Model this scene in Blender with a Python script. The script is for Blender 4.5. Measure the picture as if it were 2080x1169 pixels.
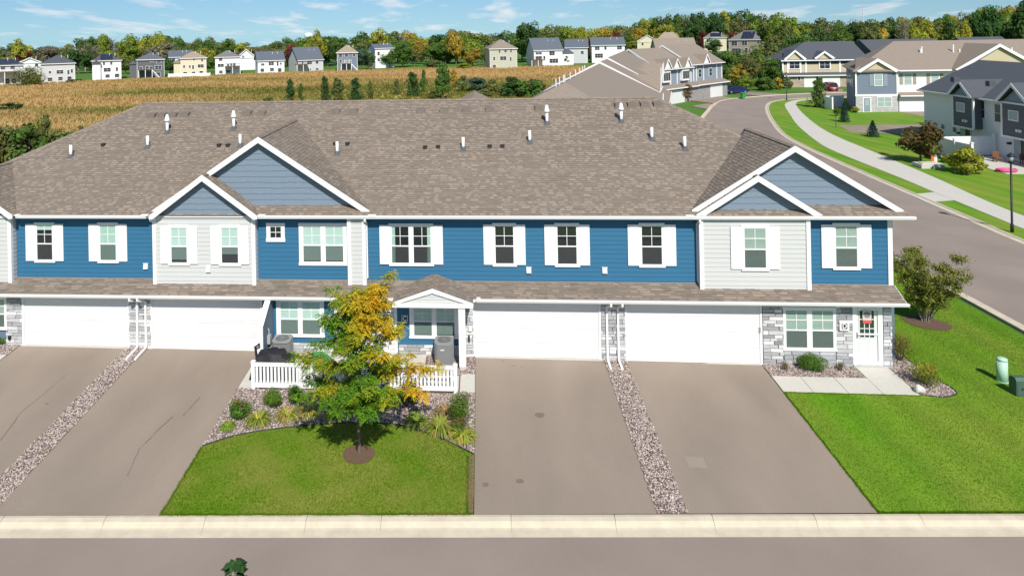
import bpy, bmesh, math, random
import numpy as np
from mathutils import Vector, Matrix
PI = math.pi; rad = math.radians
for o in list(bpy.data.objects): bpy.data.objects.remove(o)
SC = bpy.context.scene; COL = SC.collection
# ------------------------------------------------------------------ camera
CF, CPX, CHY = 1456.0, 859.0, 63.5          # focal length and principal point in photo pixels
PSI, ROLL = rad(4.58), rad(1.1)
CAM = Vector((0, -29.06, 12.8))
cr = Vector((math.cos(PSI), math.sin(PSI), 0)); cf = Vector((-math.sin(PSI), math.cos(PSI), 0)); cu = Vector((0, 0, 1))
# image turned counter-clockwise by ROLL: camera axes turned the other way
ax = cr * math.cos(ROLL) - cu * math.sin(ROLL); ay = cr * math.sin(ROLL) + cu * math.cos(ROLL)
cd = bpy.data.cameras.new('camera'); cam = bpy.data.objects.new('camera', cd); COL.objects.link(cam)
M3 = Matrix((ax, ay, -cf)).transposed()
cam.matrix_world = Matrix.Translation(CAM) @ M3.to_4x4()
cd.sensor_fit = 'HORIZONTAL'; cd.sensor_width = 36; cd.lens = CF / 2080 * 36
cd.shift_x = (1040 - CPX) / 2080; cd.shift_y = -(584.5 - CHY) / 2080
cd.clip_start = .1; cd.clip_end = 6000
SC.camera = cam
# ------------------------------------------------------------------ world, sun, exposure
SUN_EL = rad(44); SUN_DIR = Vector((.25 * math.cos(SUN_EL), -.968 * math.cos(SUN_EL), math.sin(SUN_EL))).normalized()
W = bpy.data.worlds.new('World'); SC.world = W; W.use_nodes = True
nt = W.node_tree; nt.nodes.clear(); N = nt.nodes.new; L = nt.links.new
tc = N('ShaderNodeTexCoord'); sep = N('ShaderNodeSeparateXYZ'); L(tc.outputs['Generated'], sep.inputs[0])
def mth(op, a, b=None, c=None, tree=None):
    n = (tree or nt).nodes.new('ShaderNodeMath'); n.operation = op
    for i, v in enumerate((a, b, c)):
        if v is None: continue
        if isinstance(v, (int, float)): n.inputs[i].default_value = v
        else: (tree or nt).links.new(v, n.inputs[i])
    return n.outputs[0]
zz = mth('MULTIPLY_ADD', mth('ABSOLUTE', sep.outputs[2]), .85, .055)
cmb = N('ShaderNodeCombineXYZ'); L(sep.outputs[0], cmb.inputs[0]); L(sep.outputs[1], cmb.inputs[1]); L(zz, cmb.inputs[2])
nrm = N('ShaderNodeVectorMath'); nrm.operation = 'NORMALIZE'; L(cmb.outputs[0], nrm.inputs[0])
sky = N('ShaderNodeTexSky'); sky.sky_type = 'NISHITA'; sky.sun_disc = False
sky.sun_elevation = SUN_EL; sky.sun_rotation = math.atan2(SUN_DIR.x, SUN_DIR.y); sky.air_density = 1.0; sky.dust_density = .4; sky.ozone_density = 1.2
L(nrm.outputs[0], sky.inputs[0])
# broken fair-weather cumulus, laid on a flat layer above the land
zc = mth('MAXIMUM', mth('ADD', sep.outputs[2], .10), .03)
cx_ = mth('DIVIDE', sep.outputs[0], zc); cy_ = mth('DIVIDE', sep.outputs[1], zc)
cc = N('ShaderNodeCombineXYZ'); L(cx_, cc.inputs[0]); L(mth('MULTIPLY', cy_, .42), cc.inputs[1]); cc.inputs[2].default_value = 3.7
n1 = N('ShaderNodeTexNoise'); n1.inputs['Scale'].default_value = 1.9; n1.inputs['Detail'].default_value = 7; n1.inputs['Roughness'].default_value = .55; L(cc.outputs[0], n1.inputs['Vector'])
rmp = N('ShaderNodeValToRGB'); rmp.color_ramp.elements[0].position = .53; rmp.color_ramp.elements[1].position = .69
L(n1.outputs['Fac'], rmp.inputs[0])
fade = mth('MULTIPLY', rmp.outputs[0], .80)
mxs = N('ShaderNodeMix'); mxs.data_type = 'RGBA'; L(fade, mxs.inputs[0]); L(sky.outputs[0], mxs.inputs[6]); mxs.inputs[7].default_value = (11.0, 11.3, 11.8, 1)
bg = N('ShaderNodeBackground'); bg.inputs[1].default_value = .06; tnt = N('ShaderNodeMix'); tnt.data_type = 'RGBA'; tnt.blend_type = 'MULTIPLY'; tnt.inputs[0].default_value = 1; L(sky.outputs[0], tnt.inputs[6]); tnt.inputs[7].default_value = (.80, 1.08, 1.34, 1); L(tnt.outputs[2], mxs.inputs[6]); L(mxs.outputs[2], bg.inputs[0])
wo = N('ShaderNodeOutputWorld'); L(bg.outputs[0], wo.inputs[0])
sl = bpy.data.lights.new('sun', 'SUN'); sl.energy = 4.6; sl.angle = rad(.53); sl.color = (1, .955, .88)
so = bpy.data.objects.new('sun', sl); COL.objects.link(so); so.rotation_euler = SUN_DIR.to_track_quat('Z', 'Y').to_euler(); so.location = (20, -40, 60)
VS = SC.view_settings; SC.display_settings.display_device = 'sRGB'
VS.view_transform = 'Standard'; VS.look = 'None'; VS.gamma = 1; VS.exposure = .35; VS.use_curve_mapping = False
SC.cycles.max_bounces = 6; SC.cycles.transparent_max_bounces = 12; SC.cycles.use_adaptive_sampling = True
# ------------------------------------------------------------------ where a pixel of the photo lies in the place
def ray(px, py):
    u, v = px - CPX, CHY - py
    u, v = u * math.cos(ROLL) + v * math.sin(ROLL), -u * math.sin(ROLL) + v * math.cos(ROLL)
    return cr * (u / CF) + cf + cu * (v / CF)
def onY(px, py, y): d = ray(px, py); return CAM + d * ((y - CAM.y) / d.y)
def onZ(px, py, z=0): d = ray(px, py); return CAM + d * ((z - CAM.z) / d.z)
def atD(px, py, dep): return CAM + ray(px, py) * dep
def px_x(x, y, z=0):
    d = Vector((x, y, z)) - CAM; return CPX + CF * d.dot(cr) / d.dot(cf)
def hz(px): return CHY - math.tan(ROLL) * (px - CPX)      # horizon row above pixel column
def sstep(a, b, x):
    t = min(1, max(0, (x - a) / (b - a))); return t * t * (3 - 2 * t)
def kerb_y(x): return -9.49 + .0546 * x
def g(x, y):                                                # height of the land
    b = min(.2, max(-.14, -.009 * x)) if x < 16 else -.14
    z = b
    t = -.9 - y
    if t > 0: z = b * max(0, 1 - t / 8.5) - .045 * min(t, 8.6)
    z = min(z, -.14 - .36 * sstep(15.8, 22.5, x) if x > 15.8 else 9)
    if y > 15: z = min(z, -.5 * sstep(15, 30, y))
    if x < -26: z = min(z, .2 - .6 * sstep(-26, -40, -abs(x)) if False else .2 - .7 * sstep(26, 44, -x))
    if y > 40 and x < 40: z -= .5 * sstep(40, 120, y) * sstep(40, 8, x)
    if y > 335: z -= .06 * (min(y, 1300) - 335)
    return z
# ------------------------------------------------------------------ materials
MATS = {}
def s2l(c):
    return tuple((v / 255 / 12.92 if v / 255 <= .04045 else ((v / 255 + .055) / 1.055) ** 2.4) for v in c)
def mat(name, col=(.5, .5, .5), rough=.8, var=.12, scale=6.0, bump=0.0, bscale=None, attr=False, objcol=False, spec=.3, metal=0, col2=None, stretch=(1, 1, 1), trans=0, big=0, bigscale=.25, coat=0, bands=None):
    """procedural surface: base colour with two scales of mottling, optional per-face colour, relief"""
    if name in MATS: return MATS[name]
    m = bpy.data.materials.new(name); m.use_nodes = True; t = m.node_tree; t.nodes.clear(); n = t.nodes.new; l = t.links.new
    out = n('ShaderNodeOutputMaterial'); b = n('ShaderNodeBsdfPrincipled'); l(b.outputs[0], out.inputs[0])
    b.inputs['Roughness'].default_value = rough; b.inputs['Specular IOR Level'].default_value = spec; b.inputs['Metallic'].default_value = metal
    if coat: b.inputs['Coat Weight'].default_value = coat; b.inputs['Coat Roughness'].default_value = .05
    geo = n('ShaderNodeNewGeometry'); mp = n('ShaderNodeMapping'); mp.inputs['Scale'].default_value = stretch
    l(geo.outputs['Position'], mp.inputs['Vector'])
    nz = n('ShaderNodeTexNoise'); nz.inputs['Scale'].default_value = scale; nz.inputs['Detail'].default_value = 5; nz.inputs['Roughness'].default_value = .6; l(mp.outputs[0], nz.inputs['Vector'])
    if objcol:
        oi = n('ShaderNodeObjectInfo'); src = oi.outputs['Color']
    else:
        rgb = n('ShaderNodeRGB'); rgb.outputs[0].default_value = (*col, 1); src = rgb.outputs[0]
    if attr:
        a = n('ShaderNodeAttribute'); a.attribute_name = 'Col'
        mm = n('ShaderNodeMix'); mm.data_type = 'RGBA'; mm.blend_type = 'MULTIPLY'; mm.inputs[0].default_value = 1
        l(src, mm.inputs[6]); l(a.outputs['Color'], mm.inputs[7]); src = mm.outputs[2]
    if col2:
        m2 = n('ShaderNodeMix'); m2.data_type = 'RGBA'; l(src, m2.inputs[6]); m2.inputs[7].default_value = (*col2, 1)
        nb = n('ShaderNodeTexNoise'); nb.inputs['Scale'].default_value = bigscale; nb.inputs['Detail'].default_value = 4; l(mp.outputs[0], nb.inputs['Vector'])
        r2 = n('ShaderNodeValToRGB'); r2.color_ramp.elements[0].position = .38; r2.color_ramp.elements[1].position = .66; l(nb.outputs['Fac'], r2.inputs[0]); l(r2.outputs[0], m2.inputs[0]); src = m2.outputs[2]
    fac = mth('MULTIPLY_ADD', mth('SUBTRACT', nz.outputs['Fac'], .5, tree=t), var * 4, 1, tree=t)
    if big:
        ng = n('ShaderNodeTexNoise'); ng.inputs['Scale'].default_value = bigscale; ng.inputs['Detail'].default_value = 3; l(mp.outputs[0], ng.inputs['Vector'])
        fac = mth('MULTIPLY', fac, mth('MULTIPLY_ADD', mth('SUBTRACT', ng.outputs['Fac'], .5, tree=t), big * 4, 1, tree=t), tree=t)
    if bands:                                              # mowing bands: (spacing, direction, depth)
        m3 = n('ShaderNodeMapping'); m3.inputs['Rotation'].default_value = (0, 0, bands[1]); l(geo.outputs['Position'], m3.inputs['Vector'])
        wv = n('ShaderNodeTexWave'); wv.inputs['Scale'].default_value = .31416 / bands[0]; wv.inputs['Distortion'].default_value = 1.2; wv.inputs['Detail Scale'].default_value = .6; l(m3.outputs[0], wv.inputs['Vector'])
        fac = mth('MULTIPLY', fac, mth('MULTIPLY_ADD', wv.outputs['Fac'], bands[2], 1 - bands[2] / 2, tree=t), tree=t)
    vm = n('ShaderNodeVectorMath'); vm.operation = 'SCALE'; l(src, vm.inputs[0]); l(fac, vm.inputs['Scale'])
    l(vm.outputs[0], b.inputs['Base Color'])
    if bump:
        bn = n('ShaderNodeTexNoise'); bn.inputs['Scale'].default_value = bscale or scale * 4; bn.inputs['Detail'].default_value = 4; l(mp.outputs[0], bn.inputs['Vector'])
        bp = n('ShaderNodeBump'); bp.inputs['Strength'].default_value = min(1, bump); bp.inputs['Distance'].default_value = .02; l(bn.outputs['Fac'], bp.inputs['Height']); l(bp.outputs[0], b.inputs['Normal'])
    if trans:
        tr = n('ShaderNodeBsdfTranslucent'); l(vm.outputs[0], tr.inputs[0]); mx = n('ShaderNodeMixShader'); mx.inputs[0].default_value = trans
        l(b.outputs[0], mx.inputs[1]); l(tr.outputs[0], mx.inputs[2]); l(mx.outputs[0], out.inputs[0])
    MATS[name] = m; return m
def glass_mat(name='window_glass', tint=(.8, .88, .86), refl=.16):
    if name in MATS: return MATS[name]
    m = bpy.data.materials.new(name); m.use_nodes = True; t = m.node_tree; t.nodes.clear(); n = t.nodes.new; l = t.links.new
    out = n('ShaderNodeOutputMaterial'); tr = n('ShaderNodeBsdfTransparent'); tr.inputs[0].default_value = (*tint, 1)
    gl = n('ShaderNodeBsdfGlossy'); gl.inputs['Roughness'].default_value = .02; mx = n('ShaderNodeMixShader')
    lw = n('ShaderNodeLayerWeight'); lw.inputs[0].default_value = .5
    l(mth('MULTIPLY_ADD', mth('POWER', lw.outputs['Facing'], 4, tree=t), .6, refl * .45, tree=t), mx.inputs[0]); l(tr.outputs[0], mx.inputs[1]); l(gl.outputs[0], mx.inputs[2]); l(mx.outputs[0], out.inputs[0])
    MATS[name] = m; return m
# ------------------------------------------------------------------ mesh helpers
def tag(o, label=None, cat=None, group=None, kind=None):
    if label: o['label'] = label
    if cat: o['category'] = cat
    if group: o['group'] = group
    if kind: o['kind'] = kind
    return o
def link(o, parent=None):
    COL.objects.link(o)
    if parent is not None: o.parent = parent
    return o
def thing(name, label, cat, loc=(0, 0, 0), rz=0, group=None):
    o = bpy.data.objects.new(name, None); o.location = loc; o.rotation_euler = (0, 0, rz); o.empty_display_size = .3
    return tag(link(o), label, cat, group)
class MB:
    """collects boxes, bars, tubes and prisms; build() links them as one mesh object"""
    def __init__(s): s.v = []; s.f = []; s.c = []
    def poly(s, pts, col=None):
        i = len(s.v); s.v += [tuple(p) for p in pts]; s.f.append(tuple(range(i, i + len(pts)))); s.c.append(col or (1, 1, 1)); return s
    def box(s, x0, x1, y0, y1, z0, z1, col=None):
        i = len(s.v); s.v += [(x0, y0, z0), (x1, y0, z0), (x1, y1, z0), (x0, y1, z0), (x0, y0, z1), (x1, y0, z1), (x1, y1, z1), (x0, y1, z1)]
        for q in ((0, 3, 2, 1), (4, 5, 6, 7), (0, 1, 5, 4), (1, 2, 6, 5), (2, 3, 7, 6), (3, 0, 4, 7)): s.f.append(tuple(i + k for k in q)); s.c.append(col or (1, 1, 1))
        return s
    def prism(s, pts, off, col=None):
        """polygon pts extruded by vector off"""
        n = len(pts); i = len(s.v); o = Vector(off); s.v += [tuple(p) for p in pts] + [tuple(Vector(p) + o) for p in pts]
        s.f.append(tuple(i + k for k in range(n))[::-1]); s.f.append(tuple(i + n + k for k in range(n)))
        for k in range(n): s.f.append((i + k, i + (k + 1) % n, i + n + (k + 1) % n, i + n + k))
        s.c += [col or (1, 1, 1)] * (n + 2); return s
    def tube(s, pts, rads, n=8, col=None, cap=True):
        pts = [Vector(p) for p in pts]
        if isinstance(rads, (int, float)): rads = [rads] * len(pts)
        i0 = len(s.v)
        for k, p in enumerate(pts):
            d = (pts[min(k + 1, len(pts) - 1)] - pts[max(k - 1, 0)]).normalized()
            a = d.orthogonal().normalized() if abs(d.z) < .9 else Vector((1, 0, 0)); a = (a - d * a.dot(d)).normalized(); b = d.cross(a)
            for j in range(n):
                t = 2 * PI * j / n; s.v.append(tuple(p + (a * math.cos(t) + b * math.sin(t)) * rads[k]))
        for k in range(len(pts) - 1):
            for j in range(n):
                a0 = i0 + k * n + j; a1 = i0 + k * n + (j + 1) % n; s.f.append((a0, a1, a1 + n, a0 + n)); s.c.append(col or (1, 1, 1))
        if cap:
            s.f.append(tuple(i0 + j for j in range(n))[::-1]); s.c.append(col or (1, 1, 1))
            e = i0 + (len(pts) - 1) * n; s.f.append(tuple(e + j for j in range(n))); s.c.append(col or (1, 1, 1))
        return s
    def data(s, name, m, smooth=False):
        me = bpy.data.meshes.new(name); me.from_pydata(s.v, [], s.f); me.materials.append(m)
        if any(c != (1, 1, 1) for c in s.c):
            at = me.attributes.new('Col', 'FLOAT_COLOR', 'FACE'); at.data.foreach_set('color', np.array([(*c, 1) for c in s.c], 'f').ravel())
        if smooth: me.polygons.foreach_set('use_smooth', [True] * len(me.polygons))
        me.update(); return me
    def build(s, name, m, parent=None, smooth=False, loc=None):
        o = bpy.data.objects.new(name, s.data(name, m, smooth))
        if loc is not None: o.location = loc
        return link(o, parent)
def inst(name, me, parent, loc=(0, 0, 0), sc=(1, 1, 1), rot=(0, 0, 0)):
    o = bpy.data.objects.new(name, me); o.location = loc; o.scale = sc; o.rotation_euler = rot; return link(o, parent)
def np_mesh(name, V, F, m, cols=None, smooth=False):
    """fast mesh from numpy quads/tris (F: n x k)"""
    me = bpy.data.meshes.new(name); V = np.asarray(V, 'f'); F = np.asarray(F, 'i'); n, k = F.shape
    me.vertices.add(len(V)); me.vertices.foreach_set('co', V.ravel()); me.loops.add(n * k); me.loops.foreach_set('vertex_index', F.ravel())
    me.polygons.add(n); me.polygons.foreach_set('loop_start', np.arange(0, n * k, k)); me.polygons.foreach_set('loop_total', np.full(n, k))
    me.materials.append(m); me.update(calc_edges=True)
    if cols is not None:
        at = me.attributes.new('Col', 'FLOAT_COLOR', 'FACE'); c = np.ones((n, 4), 'f'); c[:, :3] = cols; at.data.foreach_set('color', c.ravel())
    if smooth: me.polygons.foreach_set('use_smooth', [True] * n)
    return me
def copy_tree(o, parent=None):
    c = o.copy(); COL.objects.link(c)
    if parent is not None: c.parent = parent
    for ch in o.children: copy_tree(ch, c)
    return c
def inside(poly, x, y):
    r = False; j = len(poly) - 1
    for i in range(len(poly)):
        xi, yi = poly[i]; xj, yj = poly[j]
        if (yi > y) != (yj > y) and x < (xj - xi) * (y - yi) / (yj - yi) + xi: r = not r
        j = i
    return r
def drape(name, poly, m, off=.02, step=1.0, parent=None, kind='structure', thick=0):
    """sheet over the land"""
    bm = bmesh.new(); f = bm.faces.new([bm.verts.new((x, y, 0)) for x, y in poly])
    bmesh.ops.triangulate(bm, faces=[f])
    xs = [p[0] for p in poly]; ys = [p[1] for p in poly]
    for lo, hi, nrm_ in ((min(xs), max(xs), (1, 0, 0)), (min(ys), max(ys), (0, 1, 0))):
        k = math.ceil(lo / step) * step
        while k < hi:
            bmesh.ops.bisect_plane(bm, geom=bm.verts[:] + bm.edges[:] + bm.faces[:], plane_co=[k * c for c in nrm_], plane_no=nrm_); k += step
    for v in bm.verts: v.co.z = g(v.co.x, v.co.y) + off
    if thick:
        r = bmesh.ops.extrude_face_region(bm, geom=bm.faces[:])
        for v in r['geom']:
            if isinstance(v, bmesh.types.BMVert): v.co.z -= thick
    bmesh.ops.recalc_face_normals(bm, faces=bm.faces[:])
    if not thick:
        for f in bm.faces:
            if f.normal.z < 0: f.normal_flip()
    me = bpy.data.meshes.new(name); bm.to_mesh(me); bm.free(); me.materials.append(m)
    o = bpy.data.objects.new(name, me); link(o, parent)
    if kind and parent is None: o['kind'] = kind
    return o
def smooth_line(pts, n=8):
    """Catmull-Rom through 2-D points"""
    P = [Vector(p) for p in pts]; P = [P[0] * 2 - P[1]] + P + [P[-1] * 2 - P[-2]]; out = []
    for i in range(1, len(P) - 2):
        for k in range(n):
            t = k / n; a, b, c, d = P[i - 1], P[i], P[i + 1], P[i + 2]
            out.append(.5 * ((2 * b) + (-a + c) * t + (2 * a - 5 * b + 4 * c - d) * t * t + (-a + 3 * b - 3 * c + d) * t ** 3))
    return out + [P[-2]]
def resample(pts, n):
    P = [Vector(p) for p in pts]; Ls = [0]
    for a, b in zip(P, P[1:]): Ls.append(Ls[-1] + (b - a).length)
    out = []; j = 0
    for k in range(n):
        s = Ls[-1] * k / (n - 1)
        while j < len(P) - 2 and Ls[j + 1] < s: j += 1
        t = (s - Ls[j]) / max(1e-9, Ls[j + 1] - Ls[j]); out.append(P[j].lerp(P[j + 1], t))
    return out
def strip(name, A, B, m, off=.02, n=60, kind='structure'):
    A = resample(A, n); B = resample(B, n); mb = MB()
    for i in range(n - 1):
        q = [A[i], B[i], B[i + 1], A[i + 1]]
        q = [(p.x, p.y, g(p.x, p.y) + off) for p in q]
        e1 = Vector(q[1]) - Vector(q[0]); e2 = Vector(q[3]) - Vector(q[0])
        if e1.cross(e2).z < 0: q = q[::-1]
        mb.poly(q)
    o = mb.build(name, m); o['kind'] = kind; return o
RND = random.Random(7)
# ================================================================== SETTING
grass_far = mat('grass_far', (.070, .155, .018), .95, .10, .9, big=.12, bigscale=.05)
BAND = -.12
lawn_m = mat('lawn_worn', (.105, .190, .006), .95, .06, 40, bump=.12, bscale=90, col2=(.20, .21, .035), bigscale=.55)
lawn_v = mat('lawn_lush', (.095, .225, .004), .95, .06, 40, bump=.12, bscale=90, col2=(.165, .235, .020), bigscale=.4, stretch=(1, .35, 1), bands=(1.7, BAND, .16))
asph = mat('asphalt_street', (.250, .203, .172), .92, .09, 45, bump=.25, bscale=120, big=.11, bigscale=.30)
asph_d = mat('asphalt_drive', (.256, .207, .163), .92, .09, 45, bump=.25, bscale=120, big=.13, bigscale=.5, stretch=(1, .35, 1))
conc = mat('concrete_walk', (.50, .475, .42), .85, .06, 9, bump=.1, bscale=60, big=.03, bigscale=.9)
conc_k = mat('concrete_kerb', (.50, .44, .335), .85, .05, 8, bump=.12, bscale=50, big=.11, bigscale=2.2)
dry_m = mat('meadow_soil', (.48, .33, .14), .95, .10, .8, col2=(.25, .23, .065), bigscale=.045, stretch=(.5, 1, 1))
mulch_m = mat('mulch', (.13, .075, .055), .95, .25, 18, bump=.8, bscale=40)
bed_m = mat('bed_soil', (.17, .125, .105), .95, .2, 30, bump=.5)
sealant = mat('crack_sealant', (.085, .072, .064), .7, .1, 9)
# the land: one sheet to the horizon, finer near the houses
gx = [-3000, -1500, -700, -400, -250, -180, -140, -110, -85, -65, -50, -40] + [-34 + k for k in range(0, 60)] + [26, 30, 35, 40, 50, 65, 85, 110, 150, 250, 500, 1200, 3000]
gy = [-300, -120, -60, -30, -16, -13] + [-11.5 + .5 * k for k in range(0, 25)] + [2 + 2 * k for k in range(0, 20)] + [45, 52, 60, 70, 85, 100, 120, 150, 200, 260, 335, 345, 400, 500, 700, 900, 1300, 1320, 2000, 4000]
def gs(x, y):
    z = g(x, y)
    if y < kerb_y(x) + .5 and x < 60: z = -.80
    return z - .03
V = [(x, y, gs(x, y)) for y in gy for x in gx]; nx = len(gx)
F = [(j * nx + i, j * nx + i + 1, (j + 1) * nx + i + 1, (j + 1) * nx + i) for j in range(len(gy) - 1) for i in range(nx - 1)]
link(bpy.data.objects.new('ground', np_mesh('ground', V, F, grass_far, smooth=True)))['kind'] = 'structure'
# front street
o = MB().poly([(-120, -45, -.525), (120, -45, -.525), (120, kerb_y(22) - .4, -.525), (22.5, kerb_y(22.5) - .55, -.525), (-24, kerb_y(-24) - .55, -.525), (-120, kerb_y(-120) - .55, -.525)]).build('street', asph); o['kind'] = 'structure'
# meadow behind the houses
MEADOW = [(-170, 36), (-152, 174), (-121, 190), (-82, 216), (-45, 231), (-14, 236), (20, 236), (40, 222), (30, 160), (14, 100), (4, 60), (-8, 34), (-34, 24), (-70, 24)]
drape('meadow', MEADOW, dry_m, .03, 12)
# driveways and lawns in front
def K(x, d=0): return (x, kerb_y(x) + d)
drv = [(-19.15, -14.62), (-13.8, -9.05), (-.42, 4.52), (5.36, 10.38)]
for a, b in drv: drape('driveway', [(a, -.86), (b, -.86), K(b), K(a)][::-1], asph_d, .02, 2)
def bow(pts, n=6): return [(p.x, p.y) for p in smooth_line(pts, n)]
bed_edge = bow([(-9.05, -6.95), (-8.1, -6.35), (-6.8, -5.92), (-5.4, -5.62), (-4, -5.48), (-2.8, -5.6), (-1.6, -6.15), (-.44, -6.95)])
FRONT_LAWN = bed_edge + [K(-.44, .01), K(-9.05, .01)]
drape('front_lawn', FRONT_LAWN[::-1], lawn_m, .025, .5)
BED = [(-9.05, -3.62)] + bed_edge + [(-.44, -3.5), (-1.0, -3.5), (-1.0, -3.62)]
drape('planting_bed', BED, bed_m, .022, 1)
drape('patio_bed', [(-9.05, -3.62), (-9.05, -.7), (-.42, -.7), (-.42, -3.5), (-1, -3.5), (-1, -3.62)], bed_m, .016, 1)
STRIPS = [[(-14.62, -.86), (-13.8, -.86), K(-13.8), K(-14.62)], [(4.52, -.86), (5.36, -.86), K(5.36), K(4.52)]]
for s in STRIPS: drape('gravel_strip', s[::-1], bed_m, .016, 2)
rb = bow([(15.02, -2.86), (15.7, -2.98), (16.25, -2.75), (16.35, -2.3), (16.1, -1.6), (16.05, -.6), (16.1, 1.2), (16.0, 3.0)])
BED_R = [(14.95, -.9)] + rb + [(15.2, 3.0), (15.2, -.9)]
BED_D = [(10.4, -.86), (13.72, -.86), (13.72, -1.82), (10.4, -1.82)]
BED_L = [(-24, -.86), (-19.15, -.86), (-19.15, -1.75), (-24, -1.75)]
SIDE_LAWN = [(10.4, -1.9), (10.4, kerb_y(10.4) + .01), (22.5, kerb_y(22.5) + .01), (22.4, 12), (22.7, 30), (12, 30), (15.6, 14), (15.6, -1.0), (13.7, -1.0), (13.7, -1.9)]
drape('side_lawn', SIDE_LAWN, lawn_v, .025, .5)
drape('left_lawn', [(-24, -2.6), (-19.18, -2.6), K(-19.18, .01), K(-24, .01)][::-1], lawn_m, .025, .5)
for nm, b in (('corner_bed', BED_R), ('entry_bed', BED_D), ('left_bed', BED_L)): drape(nm, b, bed_m, .034, 1)
def walk(name, slabs, off=.05):
    """a paved path whose slabs are pieces of their own"""
    o = bpy.data.objects.new(name, None); link(o); o['kind'] = 'structure'
    for s in slabs:
        c = Vector((sum(p[0] for p in s) / len(s), sum(p[1] for p in s) / len(s)))
        s = [tuple(c + (Vector(p) - c) * (1 - .012 / max(.1, (Vector(p) - c).length))) for p in s]
        drape('slab', s, conc, off + RND.uniform(-.002, .002), 50, parent=o, thick=.08)
    return o
walk('entry_walk', [[(10.4, -2.88), (11.42, -2.88), (11.42, -1.82), (10.4, -1.82)], [(11.42, -2.88), (12.6, -2.88), (12.6, -1.82), (11.42, -1.82)], [(12.6, -2.88), (13.76, -2.88), (13.76, -1.82), (12.6, -1.82)], [(13.76, -2.88), (14.97, -2.88), (14.97, -1.82), (13.76, -1.82)], [(13.76, -1.82), (14.97, -1.82), (14.95, -.92), (13.76, -.92)]])
walk('patio', [[(-7.45, -3.3), (-6.2, -3.3), (-6.2, -.95), (-7.45, -.95)], [(-6.2, -3.3), (-4.95, -3.3), (-4.95, -.95), (-6.2, -.95)], [(-4.8, -3.3), (-3.6, -3.3), (-3.6, -.95), (-4.8, -.95)], [(-3.6, -3.3), (-2.35, -3.3), (-2.35, -.95), (-3.6, -.95)],
               [(-9.03, -3.62), (-8.52, -3.62), (-8.52, -2.2), (-9.03, -2.2)], [(-8.5, -3.4), (-7.5, -3.4), (-7.5, -2.6), (-8.5, -2.6)], [(-.98, -3.5), (-.44, -3.5), (-.44, -2.25), (-.98, -2.25)], [(-2.3, -3.4), (-1.02, -3.4), (-1.02, -2.4), (-2.3, -2.4)]], .045)
walk('left_walk', [[(-22, -2.6), (-20.6, -2.6), (-20.6, -1.75), (-22, -1.75)], [(-20.6, -2.6), (-19.18, -2.6), (-19.18, -1.75), (-20.6, -1.75)]])
# front kerb: cast segments with joints
prof = [(.0, -.60), (.0, -.372), (-.10, -.362), (-.24, -.385), (-.36, -.478), (-.42, -.492), (-.66, -.510), (-.66, -.60)]
kb = bpy.data.objects.new('front_kerb', None); link(kb); kb['kind'] = 'structure'
low = [(p0 - (.0 if k else 0), z0 - .03) for k, (p0, z0) in enumerate(prof)]; mbk = MB().prism([(-30, kerb_y(-30) + p0, z0) for p0, z0 in low], (52.5, 52.5 * .0546, 0)); mbk.build('kerb_joint_filler', mat('joint_dark', (.10, .09, .08), .9), kb)
jx = [-30 + 3.0 * k for k in range(3)] + [onY(px, 1050, -9.5).x for px in (-150, 45, 240, 433, 630, 778, 1038, 1250, 1453, 1668, 1895)] + [17.0, 20, 22.5]
jx = sorted(jx)
for a, b in zip(jx, jx[1:]):
    sk = .035 * ((a + b) / 2 + 1) * .25
    A = [(a + .008 + sk * p[0] * 1.0, kerb_y(a) + p[0], p[1]) for p in prof]; B = [(b - .008 + sk * p[0], kerb_y(b) + p[0], p[1]) for p in prof]
    mb = MB(); n = len(prof); mb.v = A + B; mb.f = [tuple(range(n))[::-1], tuple(range(n, 2 * n))] + [(k, (k + 1) % n, n + (k + 1) % n, n + k) for k in range(n)]; mb.c = [(1, 1, 1)] * len(mb.f)
    mb.f = [f[::-1] for f in mb.f]; mb.build('kerb_segment', conc_k, kb)
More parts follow.
